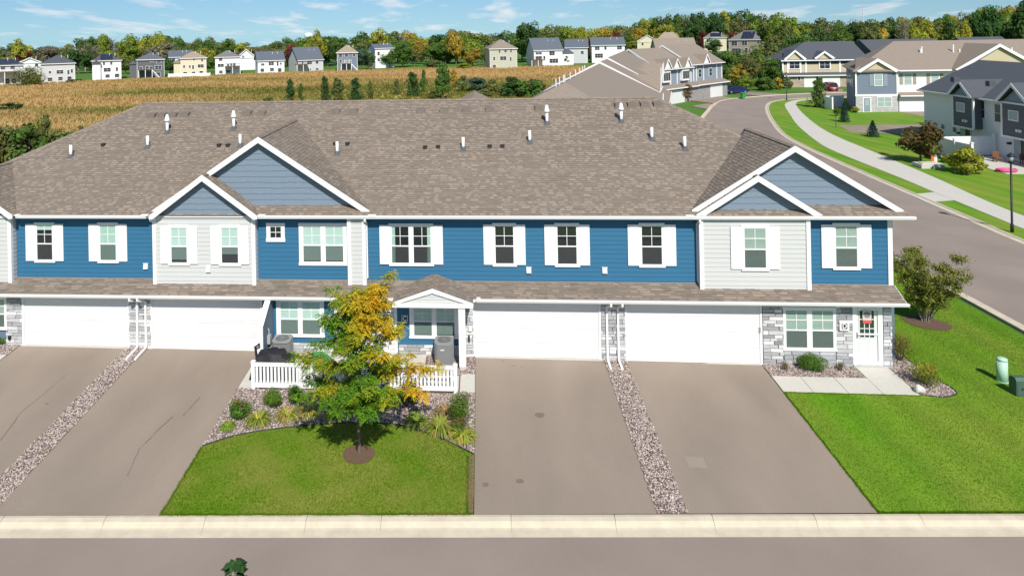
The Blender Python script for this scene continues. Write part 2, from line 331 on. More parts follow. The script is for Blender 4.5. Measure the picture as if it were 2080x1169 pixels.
# side road round the corner, its kerbs and pavement
outer = smooth_line([(22.9, -30), (22.9, 3), (22.8, 14), (23.2, 32), (24.8, 50), (29, 70), (36, 88.4), (39.1, 95.6), (43.5, 102.8), (47.6, 106), (51.6, 108.5), (56.5, 110.8), (62, 112.8), (74, 114.5), (92, 115)])
inner = smooth_line([(31.8, -30), (32.0, 5), (32.2, 16.5), (32.6, 22), (33.2, 31), (34, 42), (34.8, 51), (36.2, 60), (39.3, 71), (43.4, 83.6), (47, 93), (50, 98.6), (54, 102.3), (60, 104.4), (72, 105.5), (92, 106)])
strip('side_road', outer, inner, asph, .02, 90)
def offset_line(P, d):
    out = []
    for i, p in enumerate(P):
        t = (P[min(i + 1, len(P) - 1)] - P[max(i - 1, 0)]).normalized(); out.append(p + Vector((t.y, -t.x)) * d)
    return out
def kerb_line(name, P, side, seg=3.0, ymax=60):
    """gutter pan and raised kerb along a road edge; cast segments near by, one piece far off"""
    o = bpy.data.objects.new(name, None); link(o); o['kind'] = 'structure'
    Ls = sum((b - a).length for a, b in zip(P, P[1:])); n = int(Ls / seg); Q = resample(P, n + 1)
    pr = [(-.42, .03), (-.05, .045), (.0, .10), (.13, .105), (.14, .0)]
    offs = [offset_line(Q, side * d) for d, _ in pr]
    far = MB()
    for i in range(n):
        mb = MB() if Q[i].y < ymax else far
        for k in range(len(pr) - 1):
            q = []
            for (kk, ii, sh) in ((k, i, .006), (k + 1, i, .006), (k + 1, i + 1, -.006), (k, i + 1, -.006)):
                p = offs[kk][ii]; d = (Q[i + 1] - Q[i]).normalized() * sh; q.append((p.x + d.x, p.y + d.y, g(p.x, p.y) + pr[kk][1]))
            if side > 0: q = q[::-1]
            mb.poly(q)
        if mb is not far: mb.build('kerb_segment', conc_k, o)
    if far.f: tag(far.build('kerb_run', conc_k, o))
kerb_line('side_kerb_near', outer, -1); kerb_line('side_kerb_far', inner, 1)
# lawns across the road
drape('verge', [(p.x + .15, p.y) for p in resample(inner, 50)] + [(92, 150), (140, 150), (140, -30), (32.1, -30)], lawn_v, .022, 6)
wo_ = smooth_line([(36.3, -20), (36.3, 12), (36.4, 22.4), (36.9, 27.1), (38.3, 35.4), (39.6, 44.9), (41.4, 58.5), (43.6, 68.4), (47.6, 81.9), (51.6, 93.5), (54.5, 99), (58, 101.6), (64, 102.8), (76, 103.4)])
wi_ = smooth_line([(34.0, -20), (34.0, 12), (34.1, 19.1), (34.4, 23.2), (34.9, 29.5), (35.4, 35), (36.3, 47.8), (37.5, 54.8), (41.2, 68.5), (45.2, 80.5), (49.3, 92.3), (52, 97.5), (56, 101.8), (64, 104), (76, 104.8)])
A = resample(wo_, 70); B = resample(wi_, 70)
walk('pavement', [[tuple(A[i]), tuple(B[i]), tuple(B[i + 1]), tuple(A[i + 1])] for i in range(69)], .055)
drape('crossing_ramp', [(32.4, 26.3), (34.7, 26.9), (34.9, 29.6), (32.7, 28.9)], conc, .045, 9)
drape('lane', [(44.6, 61.6), (53, 60.3), (95, 60.3), (95, 68.2), (46.2, 68.3)], asph_d, .035, 9)
drape('lane_drive', [(61.5, 68), (67.6, 68), (66.6, 82.3), (61.4, 82.3)], asph_d, .04, 9)
for pts in ([(1395, 204), (1440, 194), (1497, 201), (1454, 212)], [(1462, 189), (1500, 186), (1592, 192), (1550, 196)], [(1650, 188), (1670, 182), (1712, 182), (1712, 189)], [(1404, 216), (1440, 211), (1450, 214), (1437, 223)]):
    q = [onZ(*p, -.55) for p in pts]; drape('far_driveway', [(p.x, p.y) for p in q], asph_d, .045, 9)
# sealed cracks and stains of the asphalt
def crack(pts, w=.012, off=.026):
    mb = MB(); P = [Vector(p) for p in pts]; r = random.Random(len(pts) * 7 + int(P[0].x * 10)); Q = []
    for a, b in zip(P, P[1:]):
        for k in range(6): Q.append(a.lerp(b, k / 6) + Vector((r.uniform(-.02, .02), r.uniform(-.02, .02))))
    Q.append(P[-1])
    for a, b in zip(Q, Q[1:]):
        d = (b - a).normalized(); nn = Vector((-d.y, d.x)) * w * r.uniform(.3, 1)
        q = [a - nn, b - nn, b + nn, a + nn]; mb.poly([(p.x, p.y, g(p.x, p.y) + off) for p in q])
    o = mb.build('asphalt_crack', sealant); o['kind'] = 'structure'
crack([(-10.7, -5.4), (-11, -7.2), (-10.75, -8.6), (-10.9, -9.3)]); crack([(-10.2, -4.2), (-10.35, -5.4)]); crack([(-15.9, -3), (-16.1, -5.4), (-15.8, -7)])
stain = mat('asphalt_stain', (.165, .135, .112), .9, .1, 20)
patch = mat('asphalt_patch', (.27, .225, .185), .9, .06, 20)
def blot(name, x, y, rx, ry, m, sq=False):
    n = 18; pts = []
    for k in range(n):
        t = 2 * PI * k / n; c, s_ = math.cos(t), math.sin(t)
        if sq: c, s_ = [max(-.8, min(.8, v * 1.4)) for v in (c, s_)]
        q = RND.uniform(.9, 1.08); pts.append((x + rx * c * q, y + ry * s_ * q))
    drape(name, pts, m, .0255, 30)
blot('asphalt_stain', 1.75, -4.75, .17, .15, stain); blot('asphalt_patch', 6.2, -7.0, .34, .34, patch, True)
for q in ((1.0, -1.55, .10, .02), (1.35, -1.6, .09, .02), (.62, -1.2, .05, .03), (-15.5, -4.9, .06, .05), (.9, -8.1, .12, .1), (-.1, -8.3, .1, .1)): blot('asphalt_stain', *q, stain)
# tree ring in the front lawn
blot_m = [( -4.0 + .50 * math.cos(t) * (1 + .06 * math.sin(5 * t)), -7.12 + .47 * math.sin(t)) for t in [2 * PI * k / 26 for k in range(26)]]
drape('mulch_ring', blot_m, mulch_m, .045, 9)
drape('bare_soil', [(-.62, -7.05), (-.45, -6.95), (-.45, kerb_y(-.45) + .05), (-.57, kerb_y(-.5) + .05), (-.66, -8.2)][::-1], mat('soil', (.2, .13, .08), .95, .2, 14, bump=.6), .034, 9)
drape('mulch_ring', [(19.1 + .95 * math.cos(t), 3.7 + .75 * math.sin(t)) for t in [2 * PI * k / 22 for k in range(22)]], mulch_m, .045, 9)
# black edging round the beds
def edging(P, parent=None):
    mb = MB(); P = [Vector(p) for p in P]; mb.tube([(p.x, p.y, g(p.x, p.y) + .045) for p in P], .022, 5); o = mb.build('bed_edging', mat('edging', (.02, .022, .024), .6)); o['kind'] = 'structure'
edging(bed_edge); edging(rb)
# ---------------- loose stuff: river gravel, grass
def scatter(poly, dens, r, zoff=0):
    xs = [p[0] for p in poly]; ys = [p[1] for p in poly]; A_ = (max(xs) - min(xs)) * (max(ys) - min(ys)); out = []
    for _ in range(int(A_ * dens)):
        x = r.uniform(min(xs), max(xs)); y = r.uniform(min(ys), max(ys))
        if inside(poly, x, y): out.append((x, y, g(x, y) + zoff))
    return out
ico = bmesh.new(); bmesh.ops.create_icosphere(ico, subdivisions=1, radius=1); IV = np.array([v.co[:] for v in ico.verts]); ico.faces.ensure_lookup_table(); IF = np.array([[v.index for v in f.verts] for f in ico.faces]); ico.free()
stone_pal = [(.60, .50, .44), (.45, .37, .33), (.32, .26, .24), (.66, .60, .54), (.55, .42, .36), (.22, .19, .19), (.62, .55, .50), (.40, .33, .33)]
gravel_m = mat('river_gravel', (.72, .70, .68), .75, .1, 30, attr=True)
def gravel(name, polys, dens, seed, size=(.017, .032)):
    r = random.Random(seed); nr = np.random.default_rng(seed); Vs = []; Fs = []; Cs = []; k = 0
    for p in polys:
        for (x, y, z) in scatter(p, dens, r, .032):
            s = r.uniform(*size); sc = np.array([s * r.uniform(.8, 1.7), s * r.uniform(.7, 1.2), s * r.uniform(.5, .8)]); a = r.uniform(0, PI); R_ = np.array([[math.cos(a), -math.sin(a), 0], [math.sin(a), math.cos(a), 0], [0, 0, 1]])
            v = (IV * (1 + nr.uniform(-.18, .18, (12, 1)))) * sc @ R_.T + np.array([x, y, z + sc[2] * r.uniform(.2, .9)])
            Vs.append(v); Fs.append(IF + 12 * k); k += 1
            c = np.array(r.choice(stone_pal)) * r.uniform(.75, 1.25); Cs.append(np.repeat(c[None], 20, 0))
    o = link(bpy.data.objects.new(name, np_mesh(name, np.concatenate(Vs), np.concatenate(Fs), gravel_m, np.concatenate(Cs), True)))
    return o
PATIO_G = [[(-8.9, -2.15), (-8.9, -.75), (-7.5, -.75), (-7.5, -2.5), (-8.4, -2.5)], [(-2.3, -2.35), (-2.3, -.75), (-.45, -.75), (-.45, -2.2), (-.95, -2.35)]]
tag(gravel('strip_gravel', STRIPS, 720, 3), 'pinkish grey river gravel in strips between the paired driveways', 'gravel', kind='stuff')
tag(gravel('bed_gravel', [BED] + PATIO_G, 560, 4), 'pale grey river gravel filling the planting bed by the patio fence', 'gravel', kind='stuff')
tag(gravel('corner_gravel', [BED_R, BED_D, BED_L], 560, 5), 'brownish river gravel in the beds along the end unit wall', 'gravel', kind='stuff')
blade_m = mat('grass_blades', (1, 1, 1), .95, .05, 2.2, attr=True, trans=.45, col2=None, spec=.0)
def blades(name, pts, h, w, cols, seed, lean=.5, per=3):
    r = np.random.default_rng(seed); P = np.repeat(np.array(pts), per, 0); n = len(P)
    P[:, :2] += r.normal(0, w * 1.3, (n, 2)); a = r.uniform(0, 2 * PI, n); hh = r.uniform(h[0], h[1], n); d = np.stack([np.cos(a), np.sin(a), np.zeros(n)], 1)
    b = np.stack([-np.sin(a), np.cos(a), np.zeros(n)], 1) * (w * r.uniform(.5, 1.2, n))[:, None]
    tip = P + d * (hh * lean * r.uniform(.1, 1, n))[:, None] + np.array([0, 0, 1]) * hh[:, None]
    V = np.stack([P - b, P + b, tip], 1).reshape(-1, 3); F = np.arange(3 * n).reshape(n, 3)
    return link(bpy.data.objects.new(name, np_mesh(name, V, F, blade_m, cols(P, r))))
def vnoise(P, sc, seed=0):
    x = P[:, 0] * sc + seed * 1.7; y = P[:, 1] * sc - seed * 2.3
    return (np.sin(x * 1.3 + 1.7 * np.sin(y * .9)) + np.sin(y * 1.7 + 1.3 * np.sin(x * .7 + 1)) + .6 * np.sin(2.9 * x + 2.3 * y) + .5 * np.sin(4.1 * y - 3.3 * x)) / 3.1
def mixc(a, b, t): t = np.clip(t, 0, 1)[:, None]; return np.array(a) * (1 - t) + np.array(b) * t
def lawn_cols(P, r): return mixc((.10, .215, .004), (.29, .285, .07), .30 + .55 * vnoise(P, 1.1, 2) + .4 * vnoise(P, 3.2, 5) + r.normal(0, .14, len(P))) * r.uniform(.85, 1.15, (len(P), 1))
def lush_cols(P, r):
    st = np.sin((P[:, 0] * .993 + P[:, 1] * .12) * 2 * PI / 1.7)                       # mowing bands
    return mixc((.085, .215, .003), (.165, .290, .014), .45 + .22 * st + .3 * vnoise(P, .6, 3) + r.normal(0, .10, len(P))) * r.uniform(.88, 1.12, (len(P), 1))
r_ = random.Random(11)
def fringe(a, b_, dens, out):
    """ragged tufts along a lawn edge; out is the side they spill over"""
    a, b_ = Vector(a), Vector(b_); d = (b_ - a).normalized(); n_ = Vector((-d.y, d.x)) * out; pts = []
    for _ in range(int((b_ - a).length * dens)):
        t = r_.random(); s_ = r_.gauss(0, .022) + .03 * max(0, math.sin(23 * t) * math.sin(61 * t + 1)); p = a.lerp(b_, t) + n_ * s_; pts.append((p.x, p.y, g(p.x, p.y) + .025))
    return pts
FR1 = fringe((-9.05, -7), K(-9.05), 420, 1) + fringe(K(-9.05), K(-.44), 420, 1) + fringe((-.62, -7.05), K(-.6), 420, -1)
FR2 = fringe((10.4, -2.95), K(10.4), 420, 1) + fringe(K(10.4), K(17), 420, 1) + fringe((10.4, -2.92), (14.97, -2.92), 300, -1)
tag(blades('front_grass', scatter(FRONT_LAWN, 1200, r_, .028) + FR1, (.02, .04), .0055, lawn_cols, 1), 'short worn grass with straw patches around the young tree', 'grass', kind='stuff')
near_side = [(10.4, -1.9), (10.4, kerb_y(10.4)), (20, kerb_y(20)), (22.4, -5), (22.4, 12), (15.7, 12), (16.1, -1.0), (16.4, -2.4), (16, -3.05), (10.4, -2.95)]
tag(blades('side_grass', scatter(near_side, 700, r_, .028) + FR2, (.015, .035), .0045, lush_cols, 2), 'lush mown grass with diagonal mowing bands beside the end unit', 'grass', kind='stuff')
def mixc3(a, b, t): t = np.clip(t, 0, 1)[:, None]; return a * (1 - t) + np.array(b) * t
GREENS = [(*onZ(400, 182, -.9)[:2], 20, 9), (*onZ(290, 190, -.9)[:2], 14, 7), (*onZ(250, 224, -.9)[:2], 22, 8), (*onZ(560, 185, -.9)[:2], 14, 14), (*onZ(760, 180, -.9)[:2], 22, 22), (*onZ(960, 178, -.9)[:2], 20, 26)]
def dry_cols(P, r):
    c = mixc((.62, .415, .18), (.25, .245, .06), .06 + .6 * vnoise(P * np.array([.35, 1.3, 1]), .045, 4) + .3 * vnoise(P * np.array([.3, 1.4, 1]), .10, 1) + .6 * np.clip((P[:, 0] + 60) / 45, 0, 1) * np.clip((175 - P[:, 1]) / 50, 0, 1))
    for cx_g, cy_g, sx_, sy_ in GREENS: c = mixc3(c, (.17, .20, .035), .85 * np.exp(-((P[:, 0] - cx_g) / sx_) ** 2 - ((P[:, 1] - cy_g) / sy_) ** 2))
    c = c * (1 - .28 * np.clip(vnoise(P * np.array([.25, 1, 1]), .16, 8), 0, 1))[:, None]
    return c * r.uniform(.9, 1.1, (len(P), 1))
mp_ = []
rr = random.Random(5)
while len(mp_) < 42000:
    x = rr.uniform(-170, 40); y = 24 + 212 * rr.random() ** 1.25
    if inside(MEADOW, x, y) and -40 < px_x(x, y) < 1300: mp_.append((x, y, g(x, y)))
tag(blades('meadow_grass', mp_, (.25, .7), .17, dry_cols, 3, .9, 4), 'tall dry golden grass covering the wide meadow behind the roofs', 'grass', kind='stuff')
# ================================================================== THE BLUE TOWNHOUSE ROW
YU, YB, YE, ZE, YG = -.35, -.66, -.74, 5.50, -.90
PITCH = .5; YR = 6.95; ZR = ZE + PITCH * (YR - YE); XR, XL = 16.2, -25.2
white = mat('white_trim', (.74, .74, .73), .55, .02, 3, spec=.4)
white_v = mat('white_vinyl', (.74, .74, .735), .4, .015, 3, spec=.5)
door_w = mat('white_door', (.67, .67, .665), .45, .02, 2, spec=.4)
blue = mat('blue_siding', (.026, .125, .228), .6, .07, 3, bump=.12, bscale=30, stretch=(.35, 1, 5), spec=.35)
grey = mat('light_grey_siding', (.50, .505, .49), .65, .03, 3, bump=.1, bscale=30, stretch=(.35, 1, 5))
shake = mat('slate_blue_shake', (.165, .215, .270), .75, .06, 6, bump=.25, bscale=60, stretch=(5, 5, .6))
slate = mat('slate_siding', (.12, .16, .21), .65, .04, 3)
roof_m = mat('shingle_brown', (.232, .190, .152), .92, .11, 7, bump=.4, bscale=90, attr=True, big=.05, bigscale=.5)
roof_u = mat('roof_deck', (.12, .098, .08), .95, .1, 9)
mort = mat('stone_mortar', (.20, .20, .205), .95, .15, 12)
stone_m = mat('stone_veneer', objcol=True, rough=.85, var=.16, scale=9, bump=.6, bscale=22, stretch=(.6, 1, 1.6))
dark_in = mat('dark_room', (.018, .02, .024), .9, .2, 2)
blind_g = mat('blind_pale_green', (.62, .72, .67), .8, .03, 3)
curtain_m = mat('curtain_sage', (.50, .64, .57), .85, .06, 5, stretch=(5, 1, .3))
slat_m = mat('blind_slats', (.72, .80, .73), .7, .02, 3)
black_p = mat('black_metal', (.012, .012, .014), .5, .05, 5, spec=.4)
glass = glass_mat(); 
def screen_mat():
    m = bpy.data.materials.new('insect_screen'); m.use_nodes = True; t = m.node_tree; t.nodes.clear(); n = t.nodes.new; l = t.links.new
    out = n('ShaderNodeOutputMaterial'); tr = n('ShaderNodeBsdfTransparent'); tr.inputs[0].default_value = (.75, .78, .77, 1); df = n('ShaderNodeBsdfDiffuse'); df.inputs[0].default_value = (.105, .108, .112, 1)
    mx = n('ShaderNodeMixShader'); mx.inputs[0].default_value = .36; l(tr.outputs[0], mx.inputs[1]); l(df.outputs[0], mx.inputs[2]); l(mx.outputs[0], out.inputs[0]); return m
screen = screen_mat()
TH = thing('townhouse_building', 'blue and grey two-storey townhouse row with white garage doors behind the street tree', 'building', (-4.5, 0, 0)); TH.location = (0, 0, 0)
wall = MB()
wall.box(XL + .5, 15.55, YU, 14.2, -.5, 5.42).box(XL + .5, 15.12, YG + .02, YU, -.5, 2.42)
wall = wall.build('wall', slate, TH)
X_ = lambda px, y=None, py=510: onY(px, py, YU if y is None else y).x
Zp = lambda py, px, y: onY(px, py, y).z
# ---- lap siding, every board its own piece
def board_mesh(name, m, h=.178):
    mb = MB(); t0, t1 = .022, .006
    mb.v = [(0, 0, 0), (1, 0, 0), (1, -t0, 0), (0, -t0, 0), (0, 0, h), (1, 0, h), (1, -t1, h), (0, -t1, h)]
    mb.f = [(0, 1, 2, 3), (3, 2, 6, 7), (7, 6, 5, 4), (0, 3, 7, 4), (1, 5, 6, 2)]; mb.c = [(1, 1, 1)] * 5
    return mb.data(name, m)
bd_blue, bd_grey, bd_slate = board_mesh('siding_board_blue', blue), board_mesh('siding_board_grey', grey), board_mesh('siding_board_slate', slate)
def siding(me, x0, x1, z0, z1, y, parent, h=.178):
    z = z0
    while z < z1 - .02:
        hh = min(h, z1 - z); inst('siding_board', me, parent, (x0, y, z), (x1 - x0, 1, hh / h)); z += h
Z0 = 2.66
for a, b in ((35, 313), (518, 707), (746, 1418), (1646, 1803)): siding(bd_blue, X_(a), X_(b), Z0, 5.42, YU, wall)
def corner_board(x, y, z0, z1, w=.15, d=.06, name='corner_board'): MB().box(x - w / 2, x + w / 2, y - d, y + .1, z0, z1).build(name, white, TH)
# bump-outs
def bump(pa, pb, y, top=5.42, z0=None, left=True, right=True):
    xa, xb = X_(pa, y), X_(pb, y); z0 = z0 or 2.44 + .33 * (y + 1.35) - .06
    b = MB().box(xa, xb, y + .001, YU + .1, z0 - .1, top).build('bump_out', grey, TH)
    siding(bd_grey, xa + .1, xb - .1, z0 + .02, top, y, b)
    MB().box(xa - .02, xb + .02, y - .04, y + .05, z0 - .06, z0 + .02).build('base_trim', white, TH)
    if left: corner_board(xa + .06, y, z0 - .02, top)
    if right: corner_board(xb - .06, y, z0 - .02, top)
    # lap lines on the returns
    for xs, sg in ((xa, -1), (xb, 1)):
        z = z0
        rb_ = MB()
        while z < top - .1:
            rb_.prism([(xs, y + .04, z), (xs + sg * .018, y + .04, z), (xs + sg * .004, y + .04, z + .178), (xs, y + .04, z + .178)], (0, YU - y - .05, 0)); z += .178
        rb_.build('return_siding', grey, TH)
    return xa, xb
bump(312, 519, YB); bump(1421, 1645, YB); bump(707, 743, YB + .05)
xl = X_(24, YB); 
b = MB().box(XL + 1.2, xl, YB, YU + .1, 2.4, 5.42).build('bump_out', grey, TH); siding(bd_grey, XL + 1.2, xl - .1, 2.62, 5.42, YB, b); corner_board(xl - .06, YB, 2.55, 5.42)
rb_ = MB(); z = 2.62
while z < 5.3: rb_.prism([(xl, YB + .04, z), (xl + .018, YB + .04, z), (xl + .004, YB + .04, z + .178), (xl, YB + .04, z + .178)], (0, YU - YB - .05, 0)); z += .178
rb_.build('return_siding', grey, TH)
corner_board(X_(1807), YU, 2.6, 5.42, .17); corner_board(X_(516), YU, 2.6, 5.42, .08)
# ---- roof: solid deck, shingle layer on it
deck = MB()
FL, FR_ = (XL, YE, ZE), (XR, YE, ZE); RL, RR = (XL + YR - YE, YR, ZR), (XR - YR + YE, YR, ZR); yb = 2 * YR - YE; BL, BR = (XL, yb, ZE), (XR, yb, ZE)
for q in ([FL, FR_, RR, RL], [BR, BL, RL, RR], [BL, FL, RL], [FR_, BR, RR]): deck.poly([(p[0], p[1], p[2] - .02) for p in q])
deck.poly([(p[0], p[1], p[2] - .10) for p in (FL, BL, BR, FR_)])
roof = deck.build('roof', roof_u, TH)
SH_V, SH_F, SH_C = [], [], []
def quad_(p, c):
    i = len(SH_V); SH_V.extend(tuple(v) for v in p); SH_F.append((i, i + 1, i + 2, i + 3)); SH_C.append(c)
rs = random.Random(21)
def shingle(poly, exp=.143, tab=(.12, .34), var=1.0):
    """laminated shingles over a planar face; poly[0]->poly[1] is the eave, counter-clockwise from above"""
    P = [Vector(p) for p in poly]; ex = (P[1] - P[0]).normalized(); nn = (P[1] - P[0]).cross(P[-1] - P[0]).normalized()
    if nn.z < 0: nn = -nn
    es = nn.cross(ex)
    if es.z < 0: es = -es
    Q = [((p - P[0]).dot(ex), (p - P[0]).dot(es)) for p in P]; smax = max(q[1] for q in Q); s = -.02; k = 0
    def span(t):
        xs = []
        for (a, b), (c, d) in zip(Q, Q[1:] + Q[:1]):
            if (b <= t < d) or (d <= t < b): xs.append(a + (c - a) * (t - b) / (d - b))
        return (min(xs), max(xs)) if len(xs) >= 2 else None
    def pt(x, t, h): return P[0] + ex * x + es * t + nn * h
    while s < smax:
        sp = span(min(smax - .005, max(.003, s + exp * .5)))
        if sp:
            x0, x1 = sp; c = rs.uniform(.74, .86); cc_ = (c, c, c); t1 = min(s + exp + .03, smax + .01)
            quad_((pt(x0, s, .012), pt(x1, s, .012), pt(x1, t1, .003), pt(x0, t1, .003)), cc_)
            quad_((pt(x0, s, .0), pt(x1, s, .0), pt(x1, s, .012), pt(x0, s, .012)), (.55, .55, .55))
            x = x0 + rs.uniform(0, .3)
            while x < x1:
                w = rs.uniform(*tab); e = min(x + w, x1)
                if rs.random() < .8:
                    c = 1 + rs.choice((-.20, -.12, -.05, 0, .06, .10, .14)) * var; tt = rs.uniform(-.02, .03); cc_ = (c * (1 + tt), c, c * (1 - tt))
                    quad_((pt(x, s, .021), pt(e, s, .021), pt(e, t1, .005), pt(x, t1, .005)), cc_)
                    quad_((pt(x, s, .01), pt(e, s, .01), pt(e, s, .021), pt(x, s, .021)), (.45, .44, .43))
                x = e + rs.uniform(.03, .2)
        s += exp; k += 1
def caps(a, b, w=.13, step=.15):
    a, b = Vector(a), Vector(b); d = (b - a); n = int(d.length / step); d.normalize(); sd = d.cross(Vector((0, 0, 1))).normalized()
    for i in range(n):
        p = a + d * step * i; q = p + d * (step * 1.5); c = 1 + rs.uniform(-.14, .08); dn = Vector((0, 0, -w * .45))
        quad_((p + Vector((0, 0, .030)), q + Vector((0, 0, .022)), q + sd * w + dn + Vector((0, 0, .022)), p + sd * w + dn + Vector((0, 0, .030))), (c, c, c))
        quad_((q + Vector((0, 0, .022)), p + Vector((0, 0, .030)), p - sd * w + dn + Vector((0, 0, .030)), q - sd * w + dn + Vector((0, 0, .022))), (c, c, c))
for q in ([FL, FR_, RR, RL], [BL, FL, RL], [FR_, BR, RR]): shingle(q)
caps(RL, RR); caps(FR_, RR); caps(FL, RL); caps(BR, RR)
# small rear gable whose peak shows over the ridge
pk = onY(963, 190, 9.5); MB().prism([(pk.x - 1.6, YR + .4, 8.6), (pk.x + 1.6, YR + .4, 8.6), (pk.x, YR + .6, pk.z)], (0, 5, -.1)).build('rear_gable', mat('shingles_brown', (.235, .192, .155), .92, .10, 3, bump=.3, bscale=14, stretch=(1, 1, 3)), TH)
def gable(apex_px, foot_px, wy, over=.32, half=None, az=None, fz=None, ax_=None, m=shake, rows=True, fascia=.20, base=None, back=None, spec_name='gable'):
    """front cross gable: roof slabs back to the main slope, white rake boards, staggered shake"""
    ry = wy - over
    if ax_ is None: A_ = onY(*apex_px, ry); ax_, az = A_.x, A_.z
    if half is None: Fp = onY(*foot_px, ry); half = abs(Fp.x - ax_); fz = Fp.z
    yb_ = YE + (az - ZE) / PITCH if back is None else back
    th = .16
    G = bpy.data.objects.new(spec_name, None); link(G, TH)
    p = (az - fz) / half
    for sg in (-1, 1):
        F = (ax_ + sg * half, ry, fz); A = (ax_, ry, az); B = (ax_, yb_ + .3, az); yf = YE + (fz - ZE) / PITCH; D_ = (ax_ + sg * half, max(ry + .02, yf), fz)
        q = [F, A, B, D_] if sg > 0 else [A, F, D_, B]
        sl_ = MB().prism([(v[0], v[1], v[2] - .015) for v in q][::-1], (0, 0, -th + .02)); sl_.build('gable_roof', roof_u, G)
        # eave edge is the foot side
        yv = YE + (az - ZE) / PITCH if back is None else back
        shingle([F, D_, (ax_, yv, az), A] if True else q)
        # rake board
        n_ = Vector((-sg * p, 0, -1)).normalized() if False else None
        w = fascia; dz = w * math.sqrt(1 + p * p)
        e = .03
        MB().prism([(F[0] + sg * .04, ry - e, fz - p * .04 + .02), (ax_, ry - e, az + .02), (ax_, ry - e, az + .02 - dz), (F[0] - sg * .0 - sg * .10, ry - e, fz - dz + p * .10 + .02), (F[0] + sg * .04, ry - e, fz - dz * .55)], (0, .05, 0)).build('rake_board', white, G)
        MB().prism([(F[0], ry + .02, fz - th), (ax_, ry + .02, az - th), (ax_, ry + .02, az - th - .02), (F[0], ry + .02, fz - th - .02)], (0, over + .05, 0)).build('soffit', white, G)
    caps((ax_, ry, az), (ax_, yb_, az))
    # gable wall
    zb = (ZE + PITCH * (wy - YE) if base is None else base); top = az - th
    hw = lambda z: max(0, (top - z) / p)
    if top > zb:
        MB().prism([(ax_ - hw(zb), wy + .01, zb - .15), (ax_ + hw(zb), wy + .01, zb - .15), (ax_ + hw(zb), wy + .01, zb), (ax_, wy + .01, top), (ax_ - hw(zb), wy + .01, zb)], (0, .1, 0)).build('gable_wall', m, G)
        if rows:
            z = zb; h = .235
            while z < top - .05:
                z1 = min(z + h + .02, top - .01); r0, r1 = hw(z) - .02, hw(z1); pts = []; x = ax_ - r0
                while x < ax_ + r0 - .02:
                    w = rs.uniform(.12, .34); e_ = min(x + w, ax_ + r0); dz = rs.choice((0, .012, .022)); pts += [(x, dz), (e_ - .004, dz)]; x = e_
                mb = MB()
                if r0 > .05:
                    bot = [(px_, wy - .026, z + dz) for px_, dz in pts]; topv = [(ax_ + r1, wy - .008, z1), (ax_ - r1, wy - .008, z1)]
                    mb.poly(bot + topv); mb.poly([(v[0], wy + .012, v[2]) for v in bot] + [(v[0], wy + .012, v[2]) for v in topv])
                    for a_, b_ in zip(bot, bot[1:]): mb.poly([a_, (a_[0], wy + .012, a_[2]), (b_[0], wy + .012, b_[2]), b_])
                    mb.build('shake_course', m, G)
                z += h
    return ax_, az, half, fz
gable((524, 279), (749, 428), -.20)
gable((410, 356), (520, 438), YB + .0, base=5.47)
gable((1615, 297), (1832, 426), -.18)
gable((1540, 357), (1668, 436), -.42, over=.3)
gable(None, None, YB, ax_=-21.75, az=7.15, half=2.35, fz=5.55, base=5.47)
MB().box(X_(312, YB) - .05, X_(519, YB) + .05, YB - .05, YB + .05, 5.36, 5.48).build('frieze_board', white, TH)
# ---- gutters, fascia, soffits
def gutter(x0, x1, y, zt, h=.12, d=.12):
    pr = [(y, zt), (y - d, zt), (y - d - .005, zt - .03), (y - d + .03, zt - h), (y, zt - h)]
    MB().prism([(x0, a, b_) for a, b_ in pr], (x1 - x0, 0, 0)).build('gutter', white, TH)
def box_part(name, x0, x1, y0, y1, z0, z1, m, parent=TH): return MB().box(x0, x1, y0, y1, z0, z1).build(name, m, parent)
gx0, gx1 = X_(38, YE), onY(1857, 440, YE - .05).x
box_part('soffit', XL + .05, XR - .05, YE + .02, YU + .02, 5.41, 5.425, white)
box_part('fascia', XL, X_(306, YE), YE - .0, YE + .03, 5.37, 5.49, white); box_part('fascia', X_(518, YE), XR, YE - .0, YE + .03, 5.37, 5.49, white)
gutter(X_(36, YE), X_(300, YE), YE - .003, 5.50); gutter(X_(519, YE), gx1, YE - .003, 5.50)
for px in (36, 297, 533, 757, 1402): box_part('gutter_bracket', X_(px, YE) - .16, X_(px, YE) + .16, YE - .14, YE + .1, 5.495, 5.535, white)
# ---- skirt roof over the ground floor
SK = [(XL, -1.35, 2.45), (15.45, -1.35, 2.45), (15.55, YU - .0, 2.78), (XL, YU, 2.78)]
sk = MB().prism([(p[0], p[1], p[2] - .012) for p in SK], (0, 0, -.08)).build('skirt_roof', roof_u, TH)
shingle(SK, .143, (.2, .5), 1.35)
box_part('skirt_fascia', XL, 15.47, -1.37, -1.34, 2.32, 2.44, white); box_part('skirt_soffit', XL, 15.42, -1.34, YG, 2.345, 2.36, white)
for a, b in ((XL, X_(802, -1.35, 610)), (X_(967, -1.35, 612), 15.5)): gutter(a, b, -1.373, 2.455, .11, .11)
box_part('gutter_bracket', X_(968, -1.45, 612), X_(976, -1.45, 612), -1.5, -1.3, 2.45, 2.50, white)
MB().prism([(15.44, -1.35, 2.44), (15.54, YU, 2.77), (15.54, YU, 2.66), (15.44, -1.35, 2.33)], (.04, 0, 0)).build('skirt_end', white, TH)
# flashing where the skirt meets the siding
box_part('flashing', XL + .5, 15.55, YU - .05, YU - .02, 2.75, 2.80, mat('flashing', (.30, .26, .22), .6))
